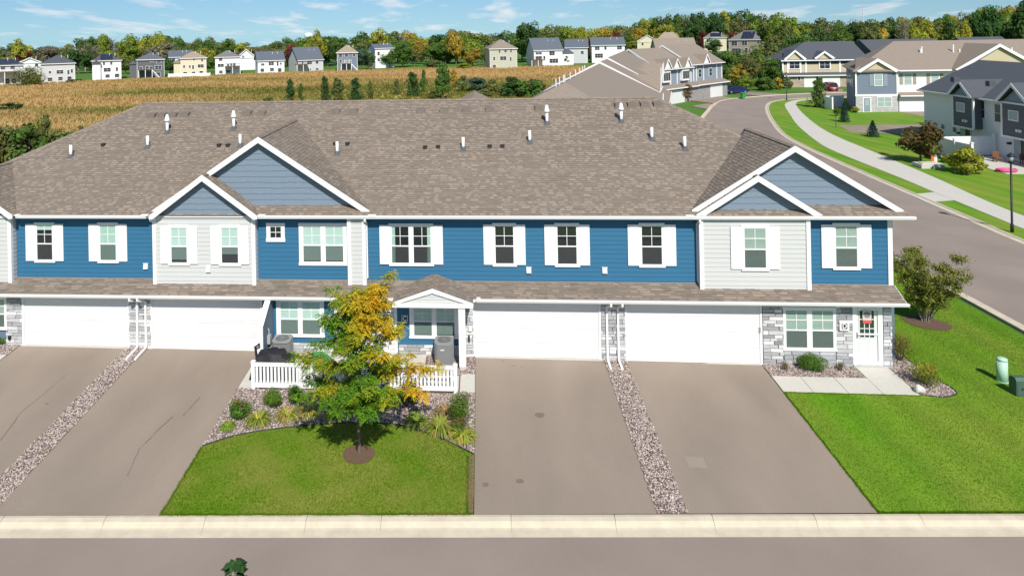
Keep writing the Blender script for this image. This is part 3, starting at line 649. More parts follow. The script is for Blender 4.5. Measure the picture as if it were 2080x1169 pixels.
# ---- downspouts
def downspout(x, y, zt, zb, yg=None, foot=0, shift=0, w=.075, zf=None):
    mb = MB(); h = w / 2
    yg = y - .2 if yg is None else yg
    path = [(x, yg, zt), (x, yg, zt - .10), (x + shift, y - .05, zt - .30), (x + shift, y - .05, zb + .12)]
    if foot: path += [(x + shift, y - .12, zb + .03), (x + shift, y - foot, zb - .03 * foot)]
    def cs(p, q, pn):
        pass
    prev = None
    for k, p in enumerate(path):
        p = Vector(p); d = (Vector(path[min(k + 1, len(path) - 1)]) - Vector(path[max(k - 1, 0)])).normalized(); u = Vector((1, 0, 0)); u = (u - d * u.dot(d)).normalized(); v = d.cross(u)
        ring = [p + u * h + v * h, p - u * h + v * h, p - u * h - v * h, p + u * h - v * h]
        if prev:
            for j in range(4): mb.poly([prev[j], prev[(j + 1) % 4], ring[(j + 1) % 4], ring[j]])
        else: mb.poly(ring)
        prev = ring
    mb.poly(prev[::-1]); mb.build('downspout', white, TH)
downspout(X_(316, YB) - .12, YU - .02, 5.40, 2.78, YE - .06); downspout(X_(745, YU) + .02, YU - .02, 5.40, 2.78, YE - .06); downspout(X_(1417, YU) - .02, YU - .02, 5.40, 2.76, YE - .06)
for px, sh in ((263, .10), (279, .13), (1241, -.10), (1264, -.10)): downspout(X_(px, -1.42, 610), YG - .05, 2.36, g(X_(px, YG, 700), -1) + .06, -1.43, 1.0 if px < 700 else .75, sh)
# ---- stone veneer
ST = [MB() for _ in range(8)]; stm = []
for k, mb in enumerate(ST):
    r_k = random.Random(k); mb.box(-.5, .5, -.5, .5, -.5, .5)
    mb.v = [(x * r_k.uniform(.94, 1.0), y * (r_k.uniform(.55, 1.0) if y < 0 else 1), z * r_k.uniform(.84, 1.0)) for x, y, z in mb.v]; stm.append(mb.data('stone', stone_m))
spal = [(.47, .47, .47), (.36, .365, .375), (.58, .58, .575), (.27, .275, .285), (.52, .51, .495), (.42, .42, .43), (.64, .635, .62), (.33, .33, .335)]
rq = random.Random(33)
def stones(x0, x1, z0, z1, y=YG, face=0):
    w = box_part('stone_wall', x0, x1, y - .012, y + .1, z0, z1, mort); z = z0
    while z < z1 - .03:
        h = rq.choice((.095, .13, .13, .165)); h = min(h, z1 - z); x = x0 - rq.uniform(0, .2)
        while x < x1:
            L_ = rq.uniform(.22, .62) * (1.1 if h > .12 else 1); a, b = max(x, x0), min(x + L_, x1)
            if b - a > .05:
                d = rq.uniform(.045, .085); o = inst('stone', rq.choice(stm), w, ((a + b) / 2, y - d / 2, z + h / 2), (b - a - .012, d, h - .012), (0, 0, 0)); c = rq.choice(spal); q = rq.uniform(.85, 1.15); o.color = (c[0] * q, c[1] * q, c[2] * q, 1)
            x += L_
        z += h
    return w
Xg = lambda px, py=690: onY(px, py, YG).x
gb = lambda x: -.009 * x + .0
for a, b, t in ((14, 47, 2.33), (263, 309, 2.33), (944, 963, 2.33), (1221, 1271, 2.33), (1549, 1591, 2.33), (1697, 1732, 2.33), (1793, 1811, 2.33)): stones(Xg(a), Xg(b), gb(Xg(a)) - .03, t)
stones(Xg(1591), Xg(1697), -.13, .46); stones(Xg(592), Xg(680), .02, .46); stones(Xg(810), Xg(934), 0, .46)
# ---- ground-floor siding round the patio doors
siding(bd_blue, Xg(556), Xg(680), .47, 2.33, YG, wall); siding(bd_blue, Xg(808), Xg(944), .47, 2.33, YG, wall); siding(bd_grey, Xg(680), Xg(808), .05, 2.33, YG, wall)
# ---- windows
def window(x0, x1, z0, z1, y, n=1, blind=blind_g, lower=None, shut=0, side=.075, head=.11, sill=.09, mull=.09, muntin=True, shz=(.07, .06), curt=False, drop=None, flat=False):
    """double-hung units with grilles in the upper sash, casing outside; returns the casing part"""
    yf = y - .024; cs = MB()
    cs.box(x0, x0 + side, yf - .038, yf, z0 + sill, z1 - head).box(x1 - side, x1, yf - .038, yf, z0 + sill, z1 - head)
    cs.box(x0 - .015, x1 + .015, yf - .044, yf, z1 - head, z1).box(x0 - .02, x1 + .02, yf - .05, yf, z0, z0 + sill)
    ix0, ix1, iz0, iz1 = x0 + side, x1 - side, z0 + sill, z1 - head; uw = (ix1 - ix0 - mull * (n - 1)) / n
    for k in range(1, n): cs.box(ix0 + k * uw + (k - 1) * mull, ix0 + k * uw + k * mull, yf - .036, yf, iz0, iz1)
    w = cs.build('window', white, TH); zm = iz0 + (iz1 - iz0) * (.47 if muntin != 'quad' else 0)
    for k in range(n):
        a = ix0 + k * (uw + mull); b_ = a + uw; f = .03; s = MB()
        s.box(a, a + f, yf - .028, yf - .004, iz0, iz1).box(b_ - f, b_, yf - .028, yf - .004, iz0, iz1).box(a + f, b_ - f, yf - .028, yf - .004, iz1 - f, iz1).box(a + f, b_ - f, yf - .028, yf - .004, iz0, iz0 + f)
        if muntin != 'quad': s.box(a + f, b_ - f, yf - .032, yf - .004, zm - .022, zm + .022)
        zc_ = (zm + iz1) / 2 if muntin != 'quad' else (iz0 + iz1) / 2; xm = (a + b_) / 2; zlo = zm + .022 if muntin != 'quad' else iz0 + f
        s.box(xm - .011, xm + .011, yf - .026, yf - .008, zlo, iz1 - f); s.box(a + f, xm - .011, yf - .025, yf - .008, zc_ - .011, zc_ + .011); s.box(xm + .011, b_ - f, yf - .025, yf - .008, zc_ - .011, zc_ + .011)
        s.build('sash', white, w)
        MB().poly([(a + f, yf - .016, zlo), (b_ - f, yf - .016, zlo), (b_ - f, yf - .016, iz1 - f), (a + f, yf - .016, iz1 - f)]).build('pane', glass, w)
        if muntin != 'quad': 
            MB().poly([(a + f, yf - .014, iz0 + f), (b_ - f, yf - .014, iz0 + f), (b_ - f, yf - .014, zm - .022), (a + f, yf - .014, zm - .022)]).build('pane', glass, w)
            MB().poly([(a + f, yf - .022, iz0 + f), (b_ - f, yf - .022, iz0 + f), (b_ - f, yf - .022, zm - .022), (a + f, yf - .022, zm - .022)]).build('insect_screen', screen, w)
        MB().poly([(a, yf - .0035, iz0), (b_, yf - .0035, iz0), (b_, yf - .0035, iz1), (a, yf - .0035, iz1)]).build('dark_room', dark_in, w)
        if blind is not None:
            zd = iz0 + (drop or 0) * (iz1 - iz0)
            if blind is slat_m:
                bl = MB(); zz_ = zd + .01
                while zz_ < iz1: bl.poly([(a + .02, yf - .0045, zz_), (b_ - .02, yf - .0045, zz_), (b_ - .02, yf - .010, zz_ + .030), (a + .02, yf - .010, zz_ + .030)]); zz_ += .042
                bl.build('blind', slat_m, w)
            elif curt:
                bl = MB(); cw = uw * curt
                for (c0, c1) in ((a, a + cw), (b_ - cw, b_)) if n == 1 else (((a, a + cw),) if k == 0 else ((b_ - cw, b_),)):
                    nn = 8
                    for j in range(nn): bl.poly([(c0 + (c1 - c0) * j / nn, yf - .005 - .004 * (j % 2), iz0), (c0 + (c1 - c0) * (j + 1) / nn, yf - .005 - .004 * ((j + 1) % 2), iz0), (c0 + (c1 - c0) * (j + 1) / nn, yf - .005 - .004 * ((j + 1) % 2), iz1), (c0 + (c1 - c0) * j / nn, yf - .005 - .004 * (j % 2), iz1)])
                bl.build('curtain', curtain_m, w)
            else: MB().poly([(a, yf - .0055, zd), (b_, yf - .0055, zd), (b_, yf - .0055, iz1), (a, yf - .0055, iz1)]).build('blind', blind, w)
    if shut:
        for c0, c1 in ((x0 - shut + .03, x0 + .03), (x1 - .03, x1 + shut - .03)):
            za, zb_ = z0 + shz[0], z1 - shz[1]; sm = MB().box(c0, c1, yf - .046, yf - .004, za, zb_)
            md = za + (zb_ - za) * .46
            for (q0, q1) in ((za + .07, md - .035), (md + .035, zb_ - .07)):
                e = .05; i_ = .02
                sm.v += []; 
                sm.prism([(c0 + e, yf - .046, q0), (c1 - e, yf - .046, q0), (c1 - e, yf - .046, q1), (c0 + e, yf - .046, q1)], (0, -.002, 0)); sm.box(c0 + e + i_, c1 - e - i_, yf - .060, yf - .046, q0 + i_, q1 - i_)
            sm.build('shutter', white_v, TH)
    return w
def pw(pa, pb, pt, pbm, y, **k):
    a, b_ = onY(pa, (pt + pbm) / 2, y), onY(pb, (pt + pbm) / 2, y); m_ = (pa + pb) / 2
    return window(a.x, b_.x, onY(m_, pbm, y).z, onY(m_, pt, y).z, y, **k)
pw(72, 112, 451, 532, YU, blind=blind_g, drop=.86, shut=.42); pw(200, 241, 451, 533, YU, blind=curtain_m, curt=.5, shut=.42)
pw(344, 385, 456, 538, YB, drop=.10, shut=.38); pw(446, 489, 456, 539, YB, drop=.26, shut=.38)
pw(542, 579, 452, 490, YU, blind=None, muntin='quad', side=.13, head=.13, sill=.13)
pw(608, 706, 452, 538, YU, n=2, drop=.05, side=.15, head=.13, sill=.12, mull=.14)
pw(791, 880, 453, 539, YU, n=2, blind=curtain_m, curt=.22, shut=.42, mull=.14)
pw(1001, 1048, 452, 540, YU, blind=None, shut=.40); pw(1127, 1176, 452, 541, YU, blind=None, shut=.44); pw(1298, 1349, 452, 542, YU, blind=None, shut=.47)
pw(1506, 1560, 456, 549, YB, blind=slat_m, shut=.44); pw(1691, 1745, 452, 547, YU, blind=slat_m, shut=.46)
pw(1590, 1697, 622, 711, YG, n=2, blind=slat_m, mull=.14); pw(562, 659, 606, 683, YG, n=2, drop=.0, side=.15, mull=.13); pw(832, 932, 612, 686, YG, n=2, drop=.05, side=.15, mull=.13)
pw(-60, 15, 600, 668, YG, n=2, blind=slat_m)
# ---- garage doors
def garage(pa, pb, py):
    xa, xb = Xg(pa, py), Xg(pb, py); zb = onY((pa + pb) / 2, py, YG).z; zt = 2.33
    fr = MB().box(xa - .09, xa, YG - .045, YG + .1, zb - .03, zt).box(xb, xb + .09, YG - .045, YG + .1, zb - .03, zt).box(xa - .09, xb + .09, YG - .04, YG + .1, zt - .04, zt + .01).build('garage_door', white, TH)
    box_part('door_sill', xa - .09, xb + .09, YG - .10, YG + .02, zb - .10, zb + .012, conc)
    H_ = (zt - zb - .03) / 4; n = 8; w = (xb - xa) / n
    for k in range(4):
        mb = MB().box(xa + .004, xb - .004, YG - .012, YG + .03, zb + .015 + k * H_, zb + .015 + (k + 1) * H_ - .008)
        for j in range(n):
            a, b_, c, d = xa + j * w + .09, xa + (j + 1) * w - .09, zb + k * H_ + .13, zb + (k + 1) * H_ - .10
            mb.box(a, b_, YG - .017, YG - .012, c, d).box(a + .05, b_ - .05, YG - .026, YG - .017, c + .04, d - .04)
        mb.build('door_section', door_w, fr)
    box_part('weather_seal', xa, xb, YG - .02, YG + .02, zb + .004, zb + .016, mat('rubber_seal', (.03, .03, .03), .7), fr)
garage(51, 261, 702); garage(311, 531, 712); garage(966, 1217, 726); garage(1275, 1544, 736)
# ---- letters and plates
def text_mesh(txt, size, m):
    c = bpy.data.curves.new('t', 'FONT'); c.body = txt; c.size = size; c.align_x = 'CENTER'; c.align_y = 'CENTER'; c.extrude = .002; c.offset = size * .018
    o = bpy.data.objects.new('t', c); COL.objects.link(o); dg = bpy.context.evaluated_depsgraph_get(); me = bpy.data.meshes.new_from_object(o.evaluated_get(dg)); bpy.data.objects.remove(o); me.materials.clear(); me.materials.append(m); return me
def plate(letter, pxl, pyl, s, y, light):
    p = onY(pxl, pyl, y); out = box_part('unit_plate', p.x - s / 2, p.x + s / 2, y - .05, y - .01, p.z - s / 2, p.z + s / 2, white); q = s * (.30 if light else .43)
    box_part('black_panel', p.x - q, p.x + q, y - .056, y - .05, p.z - q, p.z + q, black_p, out)
    inst('unit_letter', text_mesh(letter, q * 2.3, white), out, (p.x, y - .060, p.z), rot=(PI / 2, 0, 0))
plate('D', 1714, 661, .34, YG - .08, True); plate('B', 669, 644, .24, YG - .02, False); plate('C', 822, 645.5, .24, YG - .02, False)
# ---- entrance doors
def entry(pa, pb, py, glassrows, storm=False, y=YG, zt=2.12):
    xa, xb = Xg(pa, py), Xg(pb, py); zb = onY((pa + pb) / 2, py, y).z + .02
    w = MB().box(xa, xa + .11, y - .06, y + .05, zb, zt).box(xb - .11, xb, y - .06, y + .05, zb, zt).box(xa, xb, y - .062, y + .05, zt, zt + .14).build('entrance_door', white, TH)
    box_part('threshold', xa, xb, y - .12, y, zb - .08, zb + .015, mat('threshold', (.42, .41, .39), .5), w)
    a, b_ = xa + .11, xb - .11; W_ = b_ - a
    box_part('door_leaf', a, b_, y - .012, y + .01, zb + .02, zt, door_w, w)
    gx0_, gx1_ = a + W_ * .17, a + W_ * (.80 if storm else .83); gz0, gz1 = zb + 1.02, zt - .1; cols, rows = 3, glassrows
    box_part('door_glass', gx0_, gx1_, y - .020, y - .013, gz0, gz1, mat('dark_door_glass', (.03, .05, .045), .08, .05, 3, spec=.6), w)
    mb = MB()
    for k in range(cols + 1): xx = gx0_ + (gx1_ - gx0_) * k / cols; mb.box(xx - .013, xx + .013, y - .030, y - .020, gz0, gz1)
    for k in range(rows + 1): zz_ = gz0 + (gz1 - gz0) * k / rows; mb.box(gx0_ - .013, gx1_ + .013, y - .033, y - .0205, zz_ - .013, zz_ + .013)
    mb.build('muntin', white, w)
    for k in (0, 1):
        px0 = a + W_ * (.14 + .38 * k); box_part('door_panel', px0, px0 + W_ * .33, y - .022, y - .012, zb + .2, zb + .86, door_w, w)
    if storm:
        s = MB().box(a, a + .06, y - .055, y - .036, zb + .02, zt - .01).box(b_ - .06, b_, y - .055, y - .036, zb + .02, zt - .01).box(a + .06, b_ - .06, y - .055, y - .036, zb + .02, zb + .14).box(a + .06, b_ - .06, y - .055, y - .036, zt - .09, zt - .01).box(a + .06, b_ - .06, y - .055, y - .036, zb + 1.13, zb + 1.19)
        s.build('storm_door', white_v, w); MB().poly([(a + .06, y - .045, zb + .14), (b_ - .06, y - .045, zb + .14), (b_ - .06, y - .045, zt - .09), (a + .06, y - .045, zt - .09)]).build('storm_pane', glass_mat('clear_glass', (.97, .98, .97), .06), w)
        MB().tube([(a + .035, y - .075, zb + 1.0), (a + .035, y - .075, zb + 1.24)], .012, 6).tube([(a + .035, y - .075, zb + 1.12), (a + .12, y - .075, zb + 1.12)], .012, 6).build('handle', black_p, w)
        # notice hung on the door: pale sheet, grey round emblem, red band with a line of white
        nx0, nx1, nz1 = a + W_ * .29, a + W_ * .66, zt - .06; nt_ = box_part('door_notice', nx0, nx1, y - .062, y - .057, nz1 - .52, nz1, mat('notice_paper', (.55, .50, .46), .8), w)
        e = MB(); cxn, czn = (nx0 + nx1) / 2, nz1 - .2
        e.poly([(cxn + .125 * math.cos(t), y - .064, czn + .125 * math.sin(t)) for t in [2 * PI * k / 20 for k in range(20)]]); e.build('notice_emblem', mat('notice_grey', (.22, .20, .20), .8, .3, 20), nt_)
        box_part('notice_band', nx0, nx1, y - .064, y - .062, nz1 - .52, nz1 - .40, mat('notice_red', (.55, .09, .07), .8), nt_)
    else:
        MB().tube([(b_ - .07, y - .05, zb + .98), (b_ - .07, y - .05, zb + 1.12)], .02, 6).build('handle', black_p, w)
entry(1732, 1793, 741, 3, True); entry(684, 738, 716, 4, zt=2.1); entry(756, 808, 718, 4, zt=2.1)
# ---- porch gable over the patio door
pa_, pl_, pr_ = onY(878, 586, -2.0), onY(801, 613, -2.0), onY(963, 613, -2.0)
pc = pa_.x; ph = (pr_.x - pl_.x) / 2; pz0, pz1 = 2.52, pa_.z
PG = bpy.data.objects.new('porch', None); link(PG, TH)
for sg in (-1, 1):
    F = (pc + sg * ph, -2.05, pz0); A = (pc, -2.05, pz1); bz = -1.35 + (pz1 - 2.45) / .33; B = (pc, bz, pz1); D_ = (pc + sg * ph, -1.15, pz0)
    q = [F, A, B, D_] if sg > 0 else [A, F, D_, B]; MB().prism([(v[0], v[1], v[2] - .012) for v in q][::-1], (0, 0, -.09)).build('porch_roof', roof_u, PG); shingle([F, D_, B, A])
    MB().prism([(pc + sg * (ph + .03), -2.08, pz0 + .01), (pc, -2.08, pz1 + .02), (pc, -2.08, pz1 - .15), (pc + sg * (ph - .25), -2.08, pz0 - .0), (pc + sg * (ph + .03), -2.08, pz0 - .09)], (0, .04, 0)).build('rake_board', white, PG)
    MB().box(pc + sg * (ph - .22) - .07, pc + sg * (ph - .22) + .07, -1.94, YG, pz0 - .17, pz0 - .01).build('porch_beam', white, PG)
MB().box(pc - ph - .02, pc + ph + .02, -2.075, -1.93, pz0 - .16, pz0 + .0).build('porch_beam', white, PG)
pd = MB().prism([(pc - ph + .3, -2.0, pz0), (pc + ph - .3, -2.0, pz0), (pc, -2.0, pz1 - .12)], (0, .05, 0)).build('pediment', grey, PG)
for k in range(3): zz_ = pz0 + .02 + .11 * k; hw_ = max(.1, (pz1 - .14 - zz_) / ((pz1 - pz0) / ph) - .05); inst('siding_board', bd_grey, pd, (pc - hw_, -2.0, zz_), (hw_ * 2, 1, .62))
po = onZ(940, 752, 0); box_part('post', po.x - .125, po.x + .125, -2.02, -1.78, .12, pz0 - .15, white_v, PG); box_part('post_base', po.x - .11, po.x + .11, -2.0, -1.80, -.2, .12, conc, PG)
box_part('post_cuff', po.x - .135, po.x + .135, -2.03, -1.77, 1.42, 1.45, white_v, PG)
# ---- wing wall beside the left patio
wx = -8.62; WW = MB().prism([(wx, YG, .0), (wx, -2.42, .0), (wx, -2.42, 1.62), (wx, -1.35, 2.28), (wx, YG, 2.3)], (.12, 0, 0)).build('wing_wall', slate, TH)
z = .02
while z < 2.2:
    ye = -2.40 if z < 1.5 else -2.40 + (z - 1.5) * 1.55; b = MB().prism([(wx + .12, YG, z), (wx + .145, YG, z), (wx + .127, YG, z + .178), (wx + .12, YG, z + .178)], (0, ye - YG, 0)).build('siding_board', slate, WW); z += .178
MB().prism([(wx - .05, -2.47, 1.62), (wx - .05, -1.37, 2.30), (wx - .05, -1.37, 2.34), (wx - .05, -2.47, 1.68)], (.22, 0, 0)).build('wall_cap', white, TH)
box_part('wall_end', wx - .06, wx + .18, -2.48, -2.41, -.1, 1.64, white, TH)
# ---- wall fittings
for px, py, y in ((297, 540, YU), (1074, 548, YU), (1228, 548.5, YU), (424, 546, YB)):
    p = onY(px, py, y); o = MB().prism([(p.x - .09, y - .022, p.z - .12), (p.x - .09, y - .022, p.z + .11), (p.x - .09, y - .05, p.z + .11), (p.x - .09, y - .10, p.z - .10)], (.18, 0, 0)).build('dryer_vent', white_v, TH); box_part('vent_hood', p.x - .11, p.x + .11, y - .07, y - .02, p.z + .11, p.z + .13, white_v, o)
greyp = mat('meter_grey', (.40, .41, .42), .5, .05, 8, metal=.2)
for x, y, z, w, h in ((wx + .2, -1.75, .95, .12, .32), (wx + .2, -1.45, .55, .10, .16)):
    o = box_part('meter_box', wx + .146, wx + .146 + w, y - .1, y + .1, z - h / 2, z + h / 2, greyp)
o = MB().tube([(wx + .2, -1.75, 1.1), (wx + .2, -1.75, 1.3), (wx + .16, -1.75, 1.36)], .025, 6).tube([(wx + .22, -1.6, .1), (wx + .22, -1.6, .6), (wx + .22, -1.9, .6), (wx + .22, -1.9, .1)], .025, 6).build('meter_pipe', greyp, TH)
q = onY(955, 665, YG); box_part('outlet_box', q.x - .06, q.x + .06, YG - .14, YG - .08, q.z - .09, q.z + .09, white_v); q = onY(953, 684, YG); box_part('wall_lamp', q.x - .03, q.x + .03, YG - .16, YG - .08, q.z - .12, q.z + .12, black_p)
q = onY(1672, 727, YG); box_part('outlet_box', q.x - .05, q.x + .05, YG - .13, YG - .07, q.z - .07, q.z + .07, greyp); q = onY(1543, 668, YG); box_part('keypad', q.x - .03, q.x + .03, YG - .07, YG - .04, q.z - .1, q.z + .1, greyp)
q = onY(23, 683, YG); box_part('hose_bib', q.x - .04, q.x + .04, YG - .16, YG - .08, q.z - .08, q.z + .08, black_p)
# ---- things on the roof
def onR(px, py): d = ray(px, py); t = (ZE + PITCH * (CAM.y - YE) - CAM.z) / (d.z - PITCH * d.y); return CAM + d * t
def pipe_mesh(cap):
    mb = MB().tube([(0, 0, -.1), (0, 0, .50)], .07, 12)
    if cap: mb.tube([(0, 0, .50), (0, 0, .54), (0, 0, .62), (0, 0, .78), (0, 0, .80)], [.13, .135, .10, .06, .02], 12)
    return mb.data('vent_pipe', white_v, True)
PM = (pipe_mesh(False), pipe_mesh(True)); boot = MB().prism([(-.13, -.17, -.085), (.13, -.17, -.085), (.13, .15, .075), (-.13, .15, .075)], (0, 0, .022)).tube([(0, 0, -.02), (0, 0, .14)], [.1, .06], 10).data('pipe_boot', mat('lead_boot', (.10, .105, .115), .6))
for cap, pts in ((0, [(144, 318), (300, 299), (488, 296), (685, 312), (941, 303), (1076, 289), (1324, 283), (1391, 302)]), (1, [(340, 269), (475, 261), (1111, 251), (1262, 247)])):
    for p in pts:
        q = onR(*p); o = inst('vent_pipe', PM[cap], roof, q, (1, 1, 1.08 if not cap else 1.1)); inst('pipe_boot', boot, roof, q + Vector((0, 0, .02)))
bv = MB().box(-.1, .1, -.12, .1, -.08, .1).box(-.12, .12, -.14, .12, .1, .14).data('flue_vent', mat('dark_vent', (.03, .03, .033), .6))
for p in ((210, 296), (445, 297), (463, 297), (706, 294), (681, 294), (864, 301), (890, 300), (995, 299), (1021, 298.5)): inst('flue_vent', bv, roof, onR(*p), (.8, .8, .8))
xv = MB().prism([(-.26, -.24, -.12), (.26, -.24, -.12), (.26, .26, .13), (-.26, .26, .13)], (0, 0, .02)).prism([(-.2, -.2, -.08), (-.2, -.2, .10), (-.2, .2, .16), (-.2, .2, .08)], (.4, 0, 0)).data('box_vent', mat('box_vent_brown', (.17, .14, .115), .7))
for p in ((309, 236), (329, 235.5), (352, 235), (377, 234), (503, 231.5), (532, 231), (683, 228), (718, 227.5), (855, 226.5), (902, 225.5), (948, 224.5), (995, 223.5), (1095, 220), (1257, 215), (1283, 214), (1309, 213.5), (1335, 213)): inst('box_vent', xv, roof, onR(*p))
# all laminated shingles of the row
me = np_mesh('shingles', SH_V, SH_F, roof_m, SH_C); o = link(bpy.data.objects.new('shingles', me), roof); o['kind'] = 'stuff'
# ================================================================== OTHER BUILDINGS
shp = {k: mat('shingles_' + k, c, .92, .10, 3, bump=.3, bscale=14, stretch=(1, 1, 3)) for k, c in dict(brown=(.235, .192, .155), tan=(.29, .235, .175), dark=(.075, .082, .095), slate=(.10, .115, .14), grey=(.16, .155, .15)).items()}
wl = {k: mat('siding_' + k, c, .7, .03, 4, stretch=(.2, .2, 6)) for k, c in dict(white=(.72, .725, .72), cream=(.62, .55, .40), sage=(.42, .43, .34), grey=(.40, .42, .43), dark=(.11, .115, .125), blue=(.15, .185, .235), taupe=(.30, .26, .21), lgrey=(.50, .51, .51), tan=(.47, .405, .27), steel=(.22, .26, .31), navy=(.03, .045, .07)).items()}
pane_m = mat('far_glass', (.03, .036, .045), .1, .1, 2, spec=.6)
pane_g = mat('far_glass_pale', (.30, .38, .37), .2, .05, 2, spec=.5)
solar_m = mat('solar_panel', (.012, .018, .04), .15, .1, 1, spec=.7)
deck_m = mat('deck_wood', (.13, .10, .085), .8, .12, 4); brickm = mat('brown_block', (.24, .13, .08), .9, .15, 3)
def onX(px, py, x): d = ray(px, py); return CAM + d * ((x - CAM.x) / d.x)
def win_part(parent, x, y, z, w, h, n=(0, -1), m=pane_m, frame=.09, cols=1, dbl=True):
    """framed window on a vertical wall; n is the outward normal in the thing's own frame"""
    nx_, ny_ = n; tx, ty = -ny_, nx_
    def P(u, v, d): return (x + tx * u + nx_ * d, y + ty * u + ny_ * d, z + v)
    def bx(u0, u1, v0, v1, d0, d1):
        mb = MB(); mb.v = [P(u, v, d) for d in (d0, d1) for u, v in ((u0, v0), (u1, v0), (u1, v1), (u0, v1))]; mb.f = [(3, 2, 1, 0), (4, 5, 6, 7), (0, 1, 5, 4), (1, 2, 6, 5), (2, 3, 7, 6), (3, 0, 4, 7)]; mb.c = [(1, 1, 1)] * 6; return mb
    f = bx(-w / 2 - frame, w / 2 + frame, -h / 2 - frame, h / 2 + frame, .0, .06).build('window', white, parent)
    for c in range(cols):
        a = -w / 2 + w * c / cols + (.03 if c else 0); b_ = -w / 2 + w * (c + 1) / cols - (.03 if c < cols - 1 else 0)
        if dbl:
            bx(a, b_, .025, h / 2, .06, .075).build('pane', m, f); bx(a, b_, -h / 2, -.025, .06, .072).build('pane', m, f)
        else: bx(a, b_, -h / 2, h / 2, .06, .075).build('pane', m, f)
    return f
HOUSES = []
def house(name, label, pxl, pxr, pbase, peave, ptop, wc, rc, kind='hip', dep=9.5, turn=0, wins=(), z=None, extra=None, cat='house', solar=None, over=.45, group=None):
    p = onZ((pxl + pxr) / 2, pbase, -1.0 if z is None else z); s = CF / (p - CAM).dot(cf); w = (pxr - pxl) / s / math.cos(turn); wh = (pbase - peave) / s
    base = p.z; rz = math.atan2(-p.x, p.y + 29.06) + turn
    T = thing(name, label, cat, (p.x, p.y, base), rz, group); HOUSES.append(((pxl + pxr) / 2, label))
    MB().box(-w / 2, w / 2, 0, dep, -.6, wh).build('wall', wl[wc], T)
    for sg in (-1, 1): MB().box(sg * w / 2 - .08 - (.0 if sg < 0 else -.04), sg * w / 2 + .08 - (.04 if sg < 0 else 0), -.05, .1, 0, wh).build('corner_board', white, T)
    # ridge height so that its top shows at row ptop
    rh = max(1.3, (peave - ptop) / s * (1 + dep * .5 / 250) + (CAM.z - base - wh - 2) / (260) * dep * .0) * 1.05
    o = over; e = wh + .02; mb = MB(); x0, x1, y0, y1 = -w / 2 - o, w / 2 + o, -o, dep + o; ym = (y0 + y1) / 2; rz_ = e + rh
    if kind == 'hip':
        k = min((y1 - y0) / 2 * .85, (x1 - x0) / 2 - .3); A, B = (x0 + k, ym, rz_), (x1 - k, ym, rz_)
        for q in ([(x0, y0, e), (x1, y0, e), B, A], [(x1, y1, e), (x0, y1, e), A, B], [(x0, y1, e), (x0, y0, e), A], [(x1, y0, e), (x1, y1, e), B]): mb.poly(q)
        mb.box(x0, x1, y0, y1, e - .16, e - .003)
    elif kind == 'side':       # ridge parallel to the wall
        for q in ([(x0, y0, e), (x1, y0, e), (x1, ym, rz_), (x0, ym, rz_)], [(x1, y1, e), (x0, y1, e), (x0, ym, rz_), (x1, ym, rz_)]): mb.prism(q, (0, 0, -.14))
        for sg in (-1, 1): MB().prism([(sg * w / 2, 0, wh - .01), (sg * w / 2, dep, wh - .01), (sg * w / 2, dep / 2, rz_ - .3)], (-sg * .1, 0, 0)).build('gable_wall', wl[wc], T)
    else:                      # gable facing us
        for q in ([(x0, y0, e), (0, y0, rz_), (0, y1, rz_), (x0, y1, e)], [(0, y0, rz_), (x1, y0, e), (x1, y1, e), (0, y1, rz_)]): mb.prism(q, (0, 0, -.16))
        MB().prism([(-w / 2, .0, wh - .01), (w / 2, .0, wh - .01), (0, .0, rz_ - .3)], (0, .1, 0)).build('gable_wall', wl[wc], T)
        for sg in (-1, 1): MB().prism([(sg * x1, y0 - .02, e + .02), (0, y0 - .02, rz_ + .02), (0, y0 - .02, rz_ - .25), (sg * x1 * .94, y0 - .02, e - .2)], (0, .05, 0)).build('rake_board', white, T)
    R_ = mb.build('roof', shp[rc], T)
    MB().box(x0, x1, y0 - .03, y0 + .02, e - .2, e + .01).build('fascia', white, T)
    for (a, b_, c, d, *q) in wins:
        a, b_, c, d = a, b_, c, d; u = ((a + c) / 2 - pxl) / (pxr - pxl); v = (pbase - (b_ + d) / 2) / (pbase - peave) * wh; ww = (c - a) / s; hh = (d - b_) / s
        win_part(T, -w / 2 + u * w, 0, v, max(.6, ww - .05), max(.7, hh - .05), cols=max(1, round(ww / 1.15)))
    if solar:
        u0, u1, v0, v1 = solar; n_ = max(2, int((u1 - u0) * w / 1.2)); 
        for i in range(n_):
            for j in range(3):
                a = x0 + (x1 - x0) * (u0 + (u1 - u0) * i / n_); b_ = x0 + (x1 - x0) * (u0 + (u1 - u0) * (i + 1) / n_) - .06; va = v0 + (v1 - v0) * j / 3; vb = v0 + (v1 - v0) * (j + 1) / 3 - .02
                f_ = lambda x, v: (x, y0 + (ym - y0) * v, e + rh * v + .06)
                MB().prism([f_(a, va), f_(b_, va), f_(b_, vb), f_(a, vb)], (0, 0, .05)).build('solar_panel', solar_m, R_)
    for k in range(2): MB().tube([(w * (.1 + .2 * k), ym - 1.5, e + rh * .6), (w * (.1 + .2 * k), ym - 1.5, e + rh * .6 + 1.0)], .09, 6).build('vent_pipe', white_v, R_)
    if extra: extra(T, w, wh, dep, s)
    return T
def q4(off, *rects): return [(off + a / 4, b_ / 4, off + c / 4, d / 4) for a, b_, c, d in rects]
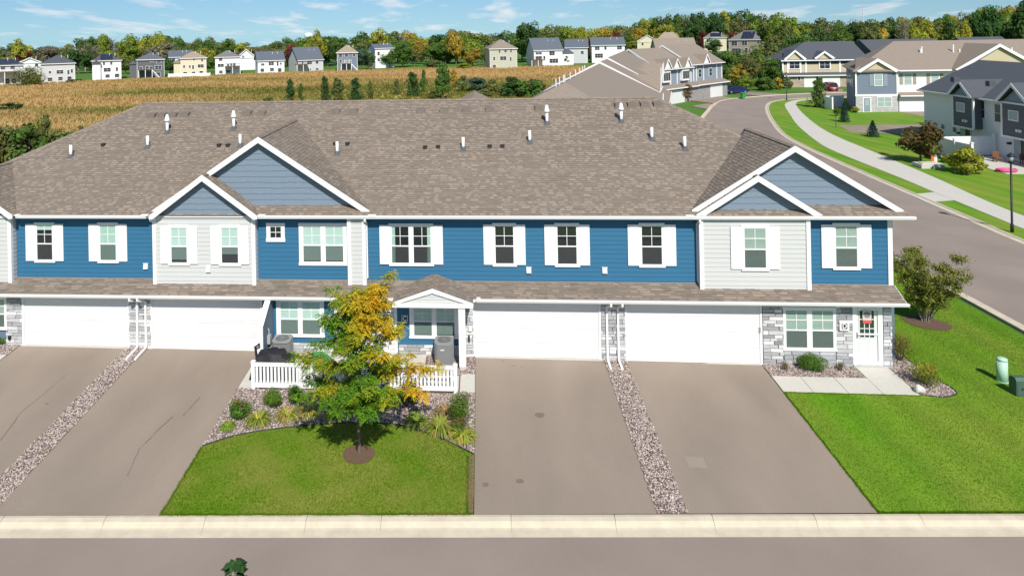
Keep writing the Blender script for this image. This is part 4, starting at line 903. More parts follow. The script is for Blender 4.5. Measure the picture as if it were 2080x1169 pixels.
def deck(x0, x1, z, dy=2.8, stairs=False, post=white, rail=deck_m):
    def f(T, w, wh, dep, s):
        a, b_ = x0 * w, x1 * w; D_ = bpy.data.objects.new('deck', None); link(D_, T)
        MB().box(a, b_, -dy, 0, z - .2, z).build('deck_floor', deck_m, D_)
        for k in range(3): xx = a + (b_ - a) * k / 2; MB().box(xx - .1, xx + .1, -dy + .02, -dy + .22, -.5, z - .2).build('post', post, D_)
        MB().box(a, b_, -dy, -dy + .08, z + .85, z + .95).build('rail', rail, D_)
        n_ = int((b_ - a) / .35)
        for k in range(n_ + 1): MB().box(a + (b_ - a) * k / n_ - .03, a + (b_ - a) * k / n_ + .03, -dy + .01, -dy + .06, z, z + .85).build('baluster', rail, D_)
        if stairs:
            for k in range(8): MB().box(b_ + .3 * k, b_ + .3 * k + .34, -dy, -dy + 1.0, z - .2 - (z / 8) * (k + 1), z - .12 - (z / 8) * (k + 1)).build('stair_tread', white, D_)
            MB().prism([(b_, -dy - .02, z), (b_ + 2.5, -dy - .02, .1), (b_ + 2.5, -dy - .02, -.2), (b_, -dy - .02, z - .3)], (0, .06, 0)).build('stringer', white, D_)
    return f
def wing(x0, x1, h, rh, wc, rc, dep=5, y=1.5):
    def f(T, w, wh, dp, s):
        a, b_ = x0 * w, x1 * w; Wg = MB().box(a, b_, y, y + dep, -.5, h).build('wing', wl[wc], T)
        MB().prism([(a - .3, y - .3, h), (b_ + .3, y - .3, h), ((a + b_) / 2, y - .3, h + rh)], (0, dep + .6, 0)).build('wing_roof', shp[rc], Wg)
    return f
def both(*fs):
    def f(*a):
        for x in fs: x(*a)
    return f
house('house', 'white house with solar panels and a covered deck left of the willow', -25, 43, 173, 133, 121, 'white', 'dark', 'hip', wins=[(3, 135, 11, 141), (20, 135, 28, 141), (25, 147, 31, 154), (34, 148, 39, 154), (8, 160, 18, 171), (22, 161, 30, 171)], solar=(.35, .85, .2, .9), extra=deck(-.4, .42, 4.1, 3.2))
house('house', 'white gabled house with tan roof rising behind the weeping willow', 42, 80, 152, 127, 118, 'white', 'tan', 'front', wins=[(70, 130, 76, 136)])
house('house', 'light grey hip-roofed house right of the weeping willow', 89, 149, 168, 129, 114, 'lgrey', 'dark', 'hip', wins=q4(0, (462, 570, 512, 600), (543, 572, 555, 607), (566, 566, 582, 596), (398, 628, 432, 657), (473, 625, 507, 653), (540, 625, 572, 660), (405, 575, 425, 595)), dep=10)
house('house', 'bright white house with blue solar panels above a green slope', 191, 244, 162, 123, 110, 'white', 'dark', 'hip', wins=q4(0, (780, 555, 796, 586), (807, 562, 821, 594), (846, 552, 898, 583), (936, 550, 953, 581), (793, 613, 826, 646), (858, 605, 890, 631), (928, 603, 962, 631), (842, 505, 856, 528), (896, 502, 911, 528)), solar=(.3, .7, .08, .85), extra=wing(-.5, -.22, 5.2, 1.3, 'white', 'dark', 3, -1.0))
house('house', 'dark grey house with wooden deck stairs on the meadow edge', 281, 332, 158, 121, 109, 'dark', 'slate', 'hip', wins=q4(0, (1143, 540, 1164, 566), (1188, 537, 1208, 576), (1216, 540, 1236, 579), (1258, 535, 1309, 566), (1270, 488, 1306, 514), (1224, 488, 1249, 501), (1266, 590, 1301, 623)), extra=both(deck(-.45, .05, 2.9, 2.6, True), wing(-.78, -.5, 4.6, 1.2, 'dark', 'slate')))
house('house', 'cream house with tan hip roof behind a low white fence', 369, 418, 154, 118, 106, 'cream', 'tan', 'hip', wins=q4(0, (1493, 528, 1509, 549), (1538, 530, 1552, 551), (1563, 530, 1577, 561), (1606, 525, 1653, 551), (1570, 475, 1588, 488), (1633, 478, 1649, 501), (1493, 583, 1523, 611), (1558, 583, 1587, 608), (1618, 580, 1647, 611)), extra=wing(-.78, -.5, 4.4, 1.2, 'cream', 'tan'))
house('house', 'white house with grey roof behind the cream house', 346, 388, 149, 116, 104, 'white', 'slate', 'side', wins=[(352, 119, 357, 124), (363, 119, 368, 124)])
house('house', 'white house with tan roof and a dark deck at the right', 439, 487, 151, 116, 104, 'white', 'grey', 'hip', wins=q4(0, (1783, 470, 1811, 494), (1773, 518, 1821, 543), (1848, 518, 1861, 541), (1873, 515, 1886, 536), (1893, 515, 1913, 546), (1783, 572, 1811, 594), (1838, 570, 1871, 592)), extra=deck(-.12, .5, 2.9, 3))
house('house', 'distant white gabled house with tan roof between two white houses', 484, 518, 142, 116, 101, 'white', 'tan', 'front', wins=[(492, 113, 497, 118)])
house('house', 'white house with wide dark gabled roof left of the red maple', 525, 577, 148, 123, 106, 'white', 'slate', 'side', turn=.12, wins=q4(520, (44, 514, 71, 531), (104, 505, 146, 531), (169, 505, 183, 536), (194, 512, 208, 528), (39, 555, 68, 581), (114, 553, 146, 578), (177, 557, 206, 586)))
house('house', 'pale grey house with dark gabled roof and brown deck right of the red maple', 607, 656, 145, 122, 98, 'lgrey', 'slate', 'side', turn=.35, dep=11, wins=q4(520, (414, 498, 458, 521), (484, 500, 509, 521), (374, 500, 386, 526), (424, 556, 448, 571), (484, 555, 509, 571)), extra=deck(-.65, -.15, 2.8, 2.6))
house('house', 'slate blue house with tan roof and white deck stairs', 686, 726, 144, 107, 93, 'blue', 'tan', 'hip', wins=q4(520, (674, 437, 703, 463), (724, 437, 751, 463), (789, 437, 809, 463), (679, 483, 721, 511), (736, 483, 756, 511), (759, 485, 776, 511), (689, 545, 713, 573)), extra=deck(-.3, .2, 2.8, 2.4, True, white, white))
house('house', 'small white house half hidden by trees right of the slate blue house', 763, 800, 138, 98, 90, 'white', 'slate', 'side', turn=.3, wins=[(767, 105, 772, 112), (767, 118, 771, 124)])
house('house', 'sage green house with brown hip roof beyond the shrubs', 996, 1050, 139, 99, 82, 'sage', 'brown', 'hip', turn=.18, dep=11, wins=q4(520, (1974, 403, 1988, 431), (2019, 405, 2041, 426), (1929, 460, 1946, 489), (1984, 458, 2036, 489), (2064, 465, 2076, 496), (1924, 525, 1951, 551), (2067, 400, 2081, 428)))
house('house', 'white house with dark gabled roof and garage wing on a green slope', 1086, 1142, 136, 102, 79, 'white', 'slate', 'side', turn=.28, dep=11, wins=q4(1040, (194, 423, 246, 441), (304, 418, 349, 451), (194, 455, 246, 491), (304, 478, 376, 513), (257, 455, 273, 496)), extra=both(deck(-.65, -.2, 2.8, 2.6, True), wing(.55, 1.0, 4.6, 1.8, 'white', 'slate', 7, 3)))
house('house', 'grey house with blue-grey roof behind the white garage wing', 1150, 1193, 131, 97, 81, 'lgrey', 'slate', 'side', wins=[(1180, 104, 1186, 110)])
house('house', 'white house with dark roof directly behind the brown townhouse roofs', 1204, 1268, 130, 92, 77, 'white', 'slate', 'side', turn=.1, wins=q4(1040, (679, 380, 716, 406), (754, 378, 771, 404), (854, 373, 891, 403), (679, 435, 741, 469)))
for i, (a, b_, pb, pe, pt, wc, rc, kd, lb) in enumerate(((1268, 1296, 100, 82, 70, 'lgrey', 'slate', 'front', 'small gabled house with slate roof left of the brown roofs'), (1296, 1335, 104, 84, 72, 'cream', 'brown', 'front', 'cream gabled house beside the dark round tree'), (1334, 1384, 108, 84, 67, 'taupe', 'tan', 'hip', 'tan-roofed house with a pointed hip above the townhouse row'), (1336, 1412, 118, 100, 79, 'cream', 'brown', 'side', 'long brown roof with cream gable end above the townhouse row'), (1388, 1414, 90, 76, 67, 'white', 'dark', 'side', 'white house with solar roof beside the dark red maple'))):
    house('house', lb, a, b_, pb, pe, pt, wc, rc, kd, turn=.25 if kd == 'side' else 0, wins=[(a + 8, pe + 3, a + 12, pe + 8)], z=-1 if i < 3 else -.6)
house('house', 'cream house with solar panels on a grey hip roof', 1432, 1474, 102, 77, 66, 'cream', 'grey', 'hip', wins=[(1437, 80, 1442, 85), (1452, 80, 1457, 85)], solar=(.3, .75, .2, .8), z=-.6)
house('house', 'taupe house with dark side wall and solar panels near the forest edge', 1484, 1547, 112, 81, 64, 'taupe', 'grey', 'hip', turn=-.25, dep=12, wins=q4(1040, (1794, 335, 1839, 371), (1871, 333, 1913, 368), (1981, 330, 2026, 353), (1796, 393, 1866, 434), (1894, 390, 1916, 431)), solar=(.35, .7, .1, .9), z=-.6)
# low white fence before the cream house
fa, fb = onZ(342, 158, -1), onZ(427, 156, -1); F_ = thing('garden_fence', 'low white vinyl fence at the foot of the cream house', 'fence', fa, math.atan2(fb.y - fa.y, fb.x - fa.x)); Lf = (fb - fa).length
for k in range(7): MB().box(Lf * k / 6 - .08, Lf * k / 6 + .08, -.08, .08, -.3, 1.5).build('post', white_v, F_)
for k in range(6): MB().box(Lf * k / 6 + .1, Lf * (k + 1) / 6 - .1, -.03, .03, 0, 1.3).build('fence_panel', white_v, F_)
# ---------------- stepped townhouse row behind the blue one
def row_section(T, a, b_, ez, ridge=7.0, rise=3.5, wc='steel', front=True, bays=(), dep=13.5, garages=(), hip=False, rc='brown', nr=None):
    a, b_ = Vector(a), Vector(b_); L_ = (b_ - a).length; d = (b_ - a).normalized(); gz = g(a.x, a.y) if nr is None else nr
    O = bpy.data.objects.new('unit', None); O.location = (a.x, a.y, 0); O.rotation_euler = (0, 0, math.atan2(d.y, d.x)); link(O, T)
    MB().box(0, L_, .6, dep, gz - .3, ez - .05).build('wall', wl[wc], O)
    e = ez; r_ = e + rise; k = 4.5 if hip else 0
    mb = MB()
    for q in ([(-.3, 0, e), (L_ + .3, 0, e), (L_ + .3, ridge, r_), (-.3 + k, ridge, r_)], [(L_ + .3, 2 * ridge, e), (-.3, 2 * ridge, e), (-.3 + k, ridge, r_), (L_ + .3, ridge, r_)]): mb.prism(q, (0, 0, -.14))
    if hip: mb.prism([(-.3, 2 * ridge, e), (-.3, 0, e), (-.3 + k, ridge, r_)], (0, 0, -.14))
    R_ = mb.build('roof', shp[rc], O)
    if not hip:
        for sg, y0 in ((-1, 0), (1, 2 * ridge)): MB().prism([(-.36, y0, e + .05), (-.36, ridge, r_ + .06), (-.36, ridge, r_ - .26), (-.36, y0 + .0 * sg, e - .22)], (.07, 0, 0)).build('rake_board', white, O)
        MB().prism([(.0, .6, e - .1), (.0, 2 * ridge - .6, e - .1), (.0, ridge, r_ - .3)], (.1, 0, 0)).build('gable_wall', wl['lgrey'], O)
    MB().box(-.3, L_ + .3, -.1, .02, e - .14, e + .0).build('gutter', white, O)
    for x in (0, L_): MB().box(x - .1, x + .1, .5, .7, gz, e - .1).build('corner_board', white, O)
    # skirt roof and garages
    if front:
        MB().prism([(-.1, -1.0, gz + 2.75), (L_ + .1, -1.0, gz + 2.75), (L_ + .1, .6, gz + 3.25), (-.1, .6, gz + 3.25)], (0, 0, -.12)).build('skirt_roof', shp[rc], O)
        MB().box(-.1, L_ + .1, -1.1, -.98, gz + 2.55, gz + 2.72).build('gutter', white, O)
        MB().box(0, L_, -.5, .6, gz - .3, gz + 2.6).build('lower_wall', mat('far_stone', (.27, .26, .26), .9, .25, 2), O)
        for x in garages: MB().box(x - 2.3, x + 2.3, -.56, -.45, gz, gz + 2.3).build('garage_door', door_w, O)
        for kind, x in bays:
            if kind == 'bay':
                B = MB().box(x - 1.2, x + 1.2, .1, .6, gz + 3.7, gz + 5.6).build('bay_window', white, O)
                for q in (-.72, 0, .72): MB().box(x + q - .28, x + q + .28, .05, .1, gz + 4.05, gz + 5.4).build('pane', pane_m, B)
            elif kind == 'win': win_part(O, x, .6, gz + 4.6, 1.0, 1.4)
            elif kind == 'trim': MB().box(x - .1, x + .1, .52, .6, gz + 3.2, e - .1).build('trim_board', white, O)
            elif kind == 'gable':
                G = MB().prism([(x - 1.1, .15, e - .05), (x + 1.1, .15, e - .05), (x, .15, e + 1.5)], (0, .1, 0)).build('dormer', white, O)
                MB().prism([(x - 1.35, -.05, e - .05), (x, -.05, e + 1.75), (x, 3.4, e + 1.75), (x - 1.35, .3, e - .05)], (0, 0, -.1)).prism([(x, -.05, e + 1.75), (x + 1.35, -.05, e - .05), (x + 1.35, .3, e - .05), (x, 3.4, e + 1.75)], (0, 0, -.1)).build('dormer_roof', shp[rc], G)
                for sg in (-1, 1): MB().prism([(x + sg * 1.4, -.1, e - .1), (x, -.1, e + 1.8), (x, -.1, e + 1.5), (x + sg * 1.15, -.1, e - .1)], (0, .06, 0)).build('rake_board', white, G)
    return O, L_, R_
TR = thing('townhouse_row', 'long stepped townhouse row with brown roofs receding behind the blue row', 'building', (20, 70, 0)); TR.location = (0, 0, 0)
RG = [(5.5, 23.5), (14, 57), (16.2, 64.5), (24, 93), (33, 111), (42, 122)]
def eave(i, d):
    a, b_ = Vector(RG[i]), Vector(RG[i + 1]); t = (b_ - a).normalized(); n_ = Vector((t.y, -t.x)) * d; return tuple(a + n_), tuple(b_ + n_)
row_section(TR, *eave(0, 7), 5.1, hip=True, bays=[('win', 8)], garages=(6, 22))
row_section(TR, *eave(1, 6.6), 5.3, ridge=6.6, bays=[('gable', 4)], garages=(4,))
row_section(TR, *eave(2, 6.2), 5.45, ridge=6.2, bays=[('gable', 8), ('gable', 16), ('gable', 22), ('win', 18), ('trim', 21), ('win', 25), ('trim', 27)], garages=(18, 25))
row_section(TR, (30.5, 96.0), (38.3, 104.0), 5.4, ridge=6.0, bays=[('bay', 2.2), ('trim', 4.2), ('gable', 2.6), ('bay', 8.6), ('gable', 5.6), ('gable', 9.4), ('trim', 6.4)], garages=(4.5,))
row_section(TR, (38.3, 104.0), (46.4, 112.2), 5.8, ridge=6.0, bays=[('trim', 1.0), ('trim', 2.0), ('win', 3.2), ('trim', 4.6), ('gable', 5.0), ('win', 7.2), ('trim', 9.6)], garages=(7.2,))
for t in (.18, .24, .31, .335, .44, .56, .66, .74, .8):
    q = Vector(RG[0]).lerp(Vector(RG[1]), t) + Vector((-1.0, .25)); MB().tube([(q.x, q.y, 7.9), (q.x, q.y, 8.75)], .05, 6).build('vent_pipe', white_v, TR)
q = onZ(1212, 193, 7.0); MB().tube([(q.x, q.y, 6.5), (q.x, q.y, 7.5)], .06, 6).build('vent_pipe', white_v, TR)
# ---------------- white and charcoal townhouse at the right edge
RW = thing('white_townhouse', 'white townhouse with charcoal bays and dark roof at the right edge', 'building', (0, 0, 0)); gz = -.5; X0 = 50.4; ya, yb2 = 57.2, 24.0; ez = 5.0
MB().box(X0, X0 + 12.5, yb2, ya, gz - .3, ez).build('wall', wl['white'], RW)
rr_ = MB(); 
for q in ([(X0 - .5, ya + .4, ez), (X0 - .5, yb2, ez), (X0 + 6.3, yb2, ez + 3.3), (X0 + 6.3, ya + .4, ez + 3.3)], [(X0 + 13.1, yb2, ez), (X0 + 13.1, ya + .4, ez), (X0 + 6.3, ya + .4, ez + 3.3), (X0 + 6.3, yb2, ez + 3.3)]): rr_.prism(q, (0, 0, -.14))
RWR = rr_.build('roof', shp['dark'], RW)
MB().prism([(X0, ya, ez - .1), (X0 + 12.5, ya, ez - .1), (X0 + 6.3, ya, ez + 3.0)], (0, -.1, 0)).build('gable_wall', wl['white'], RW)
MB().box(X0 - .62, X0 - .5, yb2, ya + .4, ez - .14, ez + .0).build('gutter', white, RW)
for pa, pb in ((1936, 1977), (2035, 2095)):
    y1_, y0_ = onX(pa, 240, X0 - .9).y, onX(pb, 250, X0 - .9).y; yc = (y0_ + y1_) / 2; hw_ = (y1_ - y0_) / 2
    B = MB().box(X0 - .9, X0, y0_, y1_, gz + 2.3, ez - .05).build('bay', wl['dark'], RW)
    for y in (y0_, y1_): MB().box(X0 - .95, X0 - .8, y - .1, y + .1, gz + 2.3, ez).build('corner_board', white, RW)
    MB().box(X0 - .97, X0 - .85, y0_ - .1, y1_ + .1, gz + 2.2, gz + 2.38).build('bay_skirt', white, RW); MB().box(X0 - .95, X0 - .88, y0_, y1_, ez - .08, ez + .08).build('bay_frieze', white, RW)
    MB().prism([(X0 - .85, y0_, ez + .05), (X0 - .85, y1_, ez + .05), (X0 - .85, yc, ez + .05 + hw_ * .75)], (.1, 0, 0)).build('gable_wall', wl['steel'], RW)
    zt = ez + .05 + (hw_ + .4) * .75
    for sg in (-1, 1):
        yy = yc + sg * (hw_ + .45); q = [(X0 - 1.3, yy, ez - .0), (X0 - 1.3, yc, zt + .1), (X0 + 6, yc, zt + .1), (X0 - .3, yy, ez)]
        MB().prism(q if sg < 0 else q[::-1], (0, 0, .12)).build('gable_roof', shp['dark'], RW)
        MB().prism([(X0 - 1.34, yy, ez + .06), (X0 - 1.34, yc, zt + .2), (X0 - 1.34, yc, zt - .1), (X0 - 1.34, yy - sg * .3, ez - .08)], (.06, 0, 0)).build('rake_board', white, RW)
    win_part(RW, X0 - .9, yc + .3, ez - 1.15, 1.1, .8, (-1, 0), pane_g, cols=2, dbl=False)
    for q in (-.25, .25): MB().box(X0 - 1.05, X0 - .9, yc + q * .8 - .5, yc + q * .8 - .28, gz + 2.9, gz + 3.15).build('dryer_vent', white_v, RW)
for px, py in ((1995, 222), (2028, 230)): p = onX(px, py, X0); win_part(RW, X0, p.y, p.z, .8, 1.7, (-1, 0))
for px, py, w, h in ((1916, 257, .5, .5), (1940, 263, .5, .5)): p = onX(px, py, X0); win_part(RW, X0, p.y, p.z, w, h, (-1, 0), dbl=False, frame=.03)
for px in (1962, 2074): p = onX(px, 280, X0); d_ = MB().box(X0 - .08, X0 + .05, p.y - .9, p.y + .9, gz + .05, gz + 2.15).build('patio_door', white, RW); MB().box(X0 - .10, X0 - .07, p.y - .8, p.y - .05, gz + .15, gz + 2.05).build('pane', pane_m, d_); MB().box(X0 - .10, X0 - .07, p.y + .05, p.y + .8, gz + .15, gz + 2.05).build('pane', pane_g, d_)
for px, py in ((1950, 270), (2053, 291)): p = onX(px, py, X0); MB().box(X0 - .3, X0, p.y - .12, p.y + .12, p.z - .1, p.z + .1).build('wall_lamp', black_p, RW)
for px, py in ((1988, 130), (2012, 131), (2012, 168), (1940, 160)): q = onZ(px, py, 7.6); MB().box(q.x - .25, q.x + .25, q.y - .25, q.y + .25, q.z - .3, q.z + .15).build('box_vent', shp['dark'], RWR)
# its patio: vinyl screen fence, slab
FN = thing('screen_fence', 'tall white vinyl screen fence beside the white townhouse patio', 'fence', (44.9, 45.3, -.5)); pts = [(0, 0), (-.4, -2.8), (-.3, -5.0)]
for x, y in pts + [(5.2, .3)]: MB().box(x - .1, x + .1, y - .1, y + .1, -.2, 2.1).build('post', white_v, FN); MB().box(x - .14, x + .14, y - .14, y + .14, 2.1, 2.18).build('post_cap', white_v, FN)
for (a, b_) in ((pts[0], pts[1]), (pts[1], pts[2]), (pts[0], (5.2, .3))):
    a, b_ = Vector(a), Vector(b_); d = (b_ - a).normalized(); n_ = Vector((-d.y, d.x)) * .03; a = a + d * .12; b_ = b_ - d * .12
    k = int((b_ - a).length / .3)
    for i in range(k): p, q = a.lerp(b_, i / k), a.lerp(b_, (i + 1) / k) - d * .012; MB().prism([(*(p - n_), .1), (*(q - n_), .1), (*(q + n_), .1), (*(p + n_), .1)], (0, 0, 1.85)).build('fence_board', white_v, FN)
walk('neighbour_patio', [[(45.2, 40.3), (45.0, 36.6), (50.3, 36.2), (50.3, 40.3)], [(44.9, 45.0), (45.1, 40.5), (50.3, 40.5), (50.3, 45.4)]], .05)
# ---------------- tan-gabled townhouse beyond the lane
TB = thing('tan_townhouse', 'grey and cream townhouse with tan gables and brown roof beyond the lane', 'building', (0, 0, 0)); YF = 82.5; xa, xb = onY(1738, 228, YF).x, 120; x2 = onY(1824, 228, YF).x; gz = -.5
ez = onY(1827, 143, YF - .4).z
MB().box(x2, xb, YF + .3, YF + 14, gz - .3, ez - .1).build('wall', wl['white'], TB); MB().prism([(xa, YF, gz - .3), (x2, YF, gz - .3), (x2, YF + 14, gz - .3), (xa + 5.6, YF + 14, gz - .3)], (0, 0, ez - .1 - gz + .3)).build('gable_unit_wall', wl['blue'], TB)
MB().prism([(xa - .04, YF + .2, gz), (xa + .02, YF + .2, gz), (xa + 5.6, YF + 13.9, gz), (xa + 5.54, YF + 13.9, gz)], (0, 0, ez - .1 - gz)).build('end_wall', wl['steel'], TB)
rp = onY(1815, 84, YF + 7.2); rr_ = MB(); x0r = xa - .5
for q in ([(x0r, YF - .45, ez), (xb, YF - .45, ez), (xb, YF + 7.2, rp.z), (rp.x, YF + 7.2, rp.z)], [(xb, YF + 14.8, ez), (x0r + 5.8, YF + 14.8, ez), (rp.x, YF + 7.2, rp.z), (xb, YF + 7.2, rp.z)], [(x0r + 5.8, YF + 14.8, ez), (x0r, YF - .45, ez), (rp.x, YF + 7.2, rp.z)]): rr_.prism(q, (0, 0, -.14))
TBR = rr_.build('roof', shp['brown'], TB)
def far_gable(T, apx, foot_px, y, wc, rc, back):
    A, F = onY(*apx, y), onY(*foot_px, y); h = abs(F.x - A.x)
    MB().prism([(A.x - h * .93, y + .35, F.z - .05), (A.x + h * .93, y + .35, F.z - .05), (A.x, y + .35, A.z - .25)], (0, .1, 0)).build('gable_wall', wl[wc], T)
    for sg in (-1, 1):
        fx = A.x + sg * h; q = [(fx, y, F.z), (A.x, y, A.z), (A.x, y + back, A.z), (fx, y + .6, F.z)]; MB().prism(q, (0, 0, .12)).build('gable_roof', shp[rc], T)
        MB().prism([(fx, y - .05, F.z + .1), (A.x, y - .05, A.z + .14), (A.x, y - .05, A.z - .3), (fx - sg * .5, y - .05, F.z - .12)], (0, .07, 0)).build('rake_board', white, T)
    return A, F
far_gable(TB, (1783, 121), (1827, 145), YF - .45, 'tan', 'brown', 6); far_gable(TB, (2031, 91), (1940, 143), YF - 1.2, 'tan', 'brown', 9)
MB().box(x2, xb, YF - .6, YF - .44, ez - .16, ez + .02).build('gutter', white, TB); MB().box(xa, x2, YF - .06, YF, ez - .3, ez - .1).build('frieze_board', white, TB)
zl = onY(1780, 193, YF).z; MB().box(xa - .05, x2 + .1, YF - .1, YF, zl - .15, zl + .1).build('belly_band', white, TB)
for x in (xa + .1, x2 - .05): MB().box(x - .12, x + .12, YF - .08, YF, zl, ez - .1).build('corner_board', white, TB)
MB().box(xa, x2, YF - .12, YF - .004, gz, zl - .15).build('stone_base', mat('far_stone_pale', (.40, .39, .38), .9, .35, 3, bump=.5, bscale=6, stretch=(.5, 1, 2)), TB)
p = onY(1784, 162, YF); win_part(TB, p.x, YF, p.z, 1.1, 1.7, m=pane_g)
for px in (1769.5, 1798.5): q = onY(px, 162, YF); MB().box(q.x - .26, q.x + .26, YF - .06, YF, q.z - .95, q.z + .95).build('shutter', wl['steel'], TB)
p = onY(1795.5, 206.5, YF); win_part(TB, p.x, YF - .12, p.z, 1.95, 1.35, m=pane_g, cols=2)
p = onY(1760, 212, YF); dd = MB().box(p.x - .6, p.x + .6, YF - .17, YF - .12, gz, gz + 2.2).build('entrance_door', white, TB); MB().box(p.x - .45, p.x + .45, YF - .20, YF - .17, gz + .1, gz + 2.1).build('door_leaf', wl['steel'], dd); MB().box(p.x - .28, p.x + .28, YF - .215, YF - .20, gz + 1.0, gz + 1.9).build('door_glass', pane_g, dd)
for px in (1844, 1899): 
    p = onY(px, 160.5, YF + .3); win_part(TB, p.x, YF + .3, p.z, 1.0, 1.5, m=pane_g)
    for s_ in (-.95, .95): MB().box(p.x + s_ - .22, p.x + s_ + .22, YF + .24, YF + .3, p.z - .8, p.z + .8).build('shutter', wl['taupe'], TB)
MB().prism([(x2, YF - .7, zl - .05), (xb, YF - .7, zl - .05), (xb, YF + .3, zl + .35), (x2, YF + .3, zl + .35)], (0, 0, -.12)).build('skirt_roof', shp['brown'], TB); MB().box(x2, xb, YF - .8, YF - .68, zl - .22, zl - .06).build('gutter', white, TB)
for k in range(3): xg0 = x2 + .2 + 6.8 * k; G = MB().box(xg0, xg0 + 5.2, YF - .02, YF + .32, gz, gz + 2.5).build('garage_door', door_w, TB)
for px, py in ((1809, 118), (1872, 100), (1870, 105), (1936, 96), (1949, 105), (2055, 102)): q = onY(px, py, YF + 4); MB().tube([(q.x, q.y, q.z - .8), (q.x, q.y, q.z + .4)], .12, 6).build('vent_pipe', white_v, TBR)
for px, py in ((1822, 92), (1839, 92), (1855, 91), (1872, 91), (1944, 88), (1971, 88)): q = onY(px, py, YF + 6.6); MB().box(q.x - .35, q.x + .35, q.y - .3, q.y + .3, q.z - .4, q.z).build('box_vent', shp['grey'], TBR)
for k in range(4): win_part(TB, xa - .05 + 5.6 * (2.3 + 2.6 * k) / 13.7, YF + 2.5 + 2.6 * k, gz + 4.4, .8, 1.5, (-.926, .378))
for k, (y, L_) in enumerate(((YF + 3, 5.5),)):
    FN2 = thing('screen_fence', 'shaded white vinyl screen fence at the end of the tan-gabled townhouse', 'fence', (xa - 1.9, YF + 3.0, gz))
    for x, y in ((0, 0), (0, 3.2), (3.1, 3.2)): MB().box(x - .1, x + .1, y - .1, y + .1, -.2, 2.0).build('post', white_v, FN2)
    for k in range(8): MB().box(-.03, .03, .12 + .37 * k, .12 + .37 * k + .355, .1, 1.9).build('fence_board', white_v, FN2); MB().box(.12 + .36 * k, .12 + .36 * k + .345, 3.17, 3.23, .1, 1.9).build('fence_board', white_v, FN2)
# ---------------- townhouses with charcoal roofs at the end of the road
BT = thing('dark_roofed_townhouse', 'cream and navy townhouse with charcoal roof at the end of the road', 'building', (0, 0, 0)); YF = 128.0; xa, xb = onY(1590, 178, YF).x, onY(1765, 178, YF).x; gz = -.5; ez = onY(1650, 122, YF - .4).z
MB().box(xa, xb, YF, YF + 13, gz - .3, ez - .1).build('wall', wl['tan'], BT); rt = onY(1634, 85, YF + 6.5)
rr_ = MB()
for q in ([(xa - .5, YF - .5, ez), (xb, YF - .5, ez), (xb, YF + 6.5, rt.z), (rt.x, YF + 6.5, rt.z)], [(xa - .5, YF + 13.5, ez), (xa - .5, YF - .5, ez), (rt.x, YF + 6.5, rt.z)], [(xb, YF + 13.5, ez), (xa - .5, YF + 13.5, ez), (rt.x, YF + 6.5, rt.z), (xb, YF + 6.5, rt.z)]): rr_.prism(q, (0, 0, -.14))
rr_.build('roof', shp['dark'], BT)
far_gable(BT, (1615, 103), (1639, 121), YF - .6, 'tan', 'dark', 5); far_gable(BT, (1675, 105), (1697, 119), YF - .6, 'tan', 'dark', 5)
MB().box(xa - .5, xb, YF - .62, YF - .5, ez - .2, ez + .02).build('gutter', white, BT); MB().box(xa, xb, YF - .03, YF, ez - .95, ez - .3).build('navy_band', wl['navy'], BT)
zs = onY(1650, 151, YF).z; MB().prism([(xa - .2, YF - 1.2, zs - .1), (xb, YF - 1.2, zs - .1), (xb, YF, zs + .4), (xa - .2, YF, zs + .4)], (0, 0, -.12)).build('skirt_roof', shp['dark'], BT); MB().box(xa - .2, xb, YF - 1.3, YF - 1.18, zs - .32, zs - .12).build('gutter', white, BT)
MB().box(xa, xb, YF - .7, YF, gz, zs - .2).build('stone_base', mat('far_stone_tan', (.36, .29, .22), .9, .35, 2, bump=.5, bscale=5, stretch=(.5, 1, 2)), BT)
for px in (1590, 1600, 1626, 1637, 1706): p = onY(px, 140, YF); MB().box(p.x - .15, p.x + .15, YF - .08, YF, zs + .3, ez - .2).build('trim_board', white, BT)
for px, m_ in ((1613.5, pane_m), (1675, pane_m)): p = onY(px, 132, YF); win_part(BT, p.x, YF - .05, p.z, 2.0, 1.5, m=m_, cols=2, frame=.2)
p = onY(1623, 159, YF - .7); win_part(BT, p.x, YF - .7, p.z, .5, .8, dbl=False)
for px in (1647, 1687): p = onY(px, 170, YF - .7); MB().box(p.x - 1.4 if px < 1660 else p.x - 2.9, p.x + 1.4 if px < 1660 else p.x + 1.9, YF - .78, YF - .7, gz, gz + 2.3).build('garage_door', door_w, BT)
DB = thing('charcoal_roof_building', 'long building with charcoal roof showing above the brown townhouse roof', 'building', (0, 0, 0)); p0, p1 = onY(1745, 81, 160), onY(1900, 79, 160)
for (a, b_, zz_) in ((p0.x, p1.x, p0.z), (onY(1941, 76, 170).x, onY(2034, 74, 170).x, onY(1941, 76, 170).z)):
    y = 160 if a == p0.x else 170; MB().box(a + .5, b_ - .5, y - 6, y + 6, -1, zz_ - 3.4).build('wall', wl['tan'], DB); MB().prism([(a, y - 7, zz_ - 3.5), (a, y, zz_), (a, y + 7, zz_ - 3.5)], (b_ - a, 0, 0)).build('roof', shp['dark'], DB)
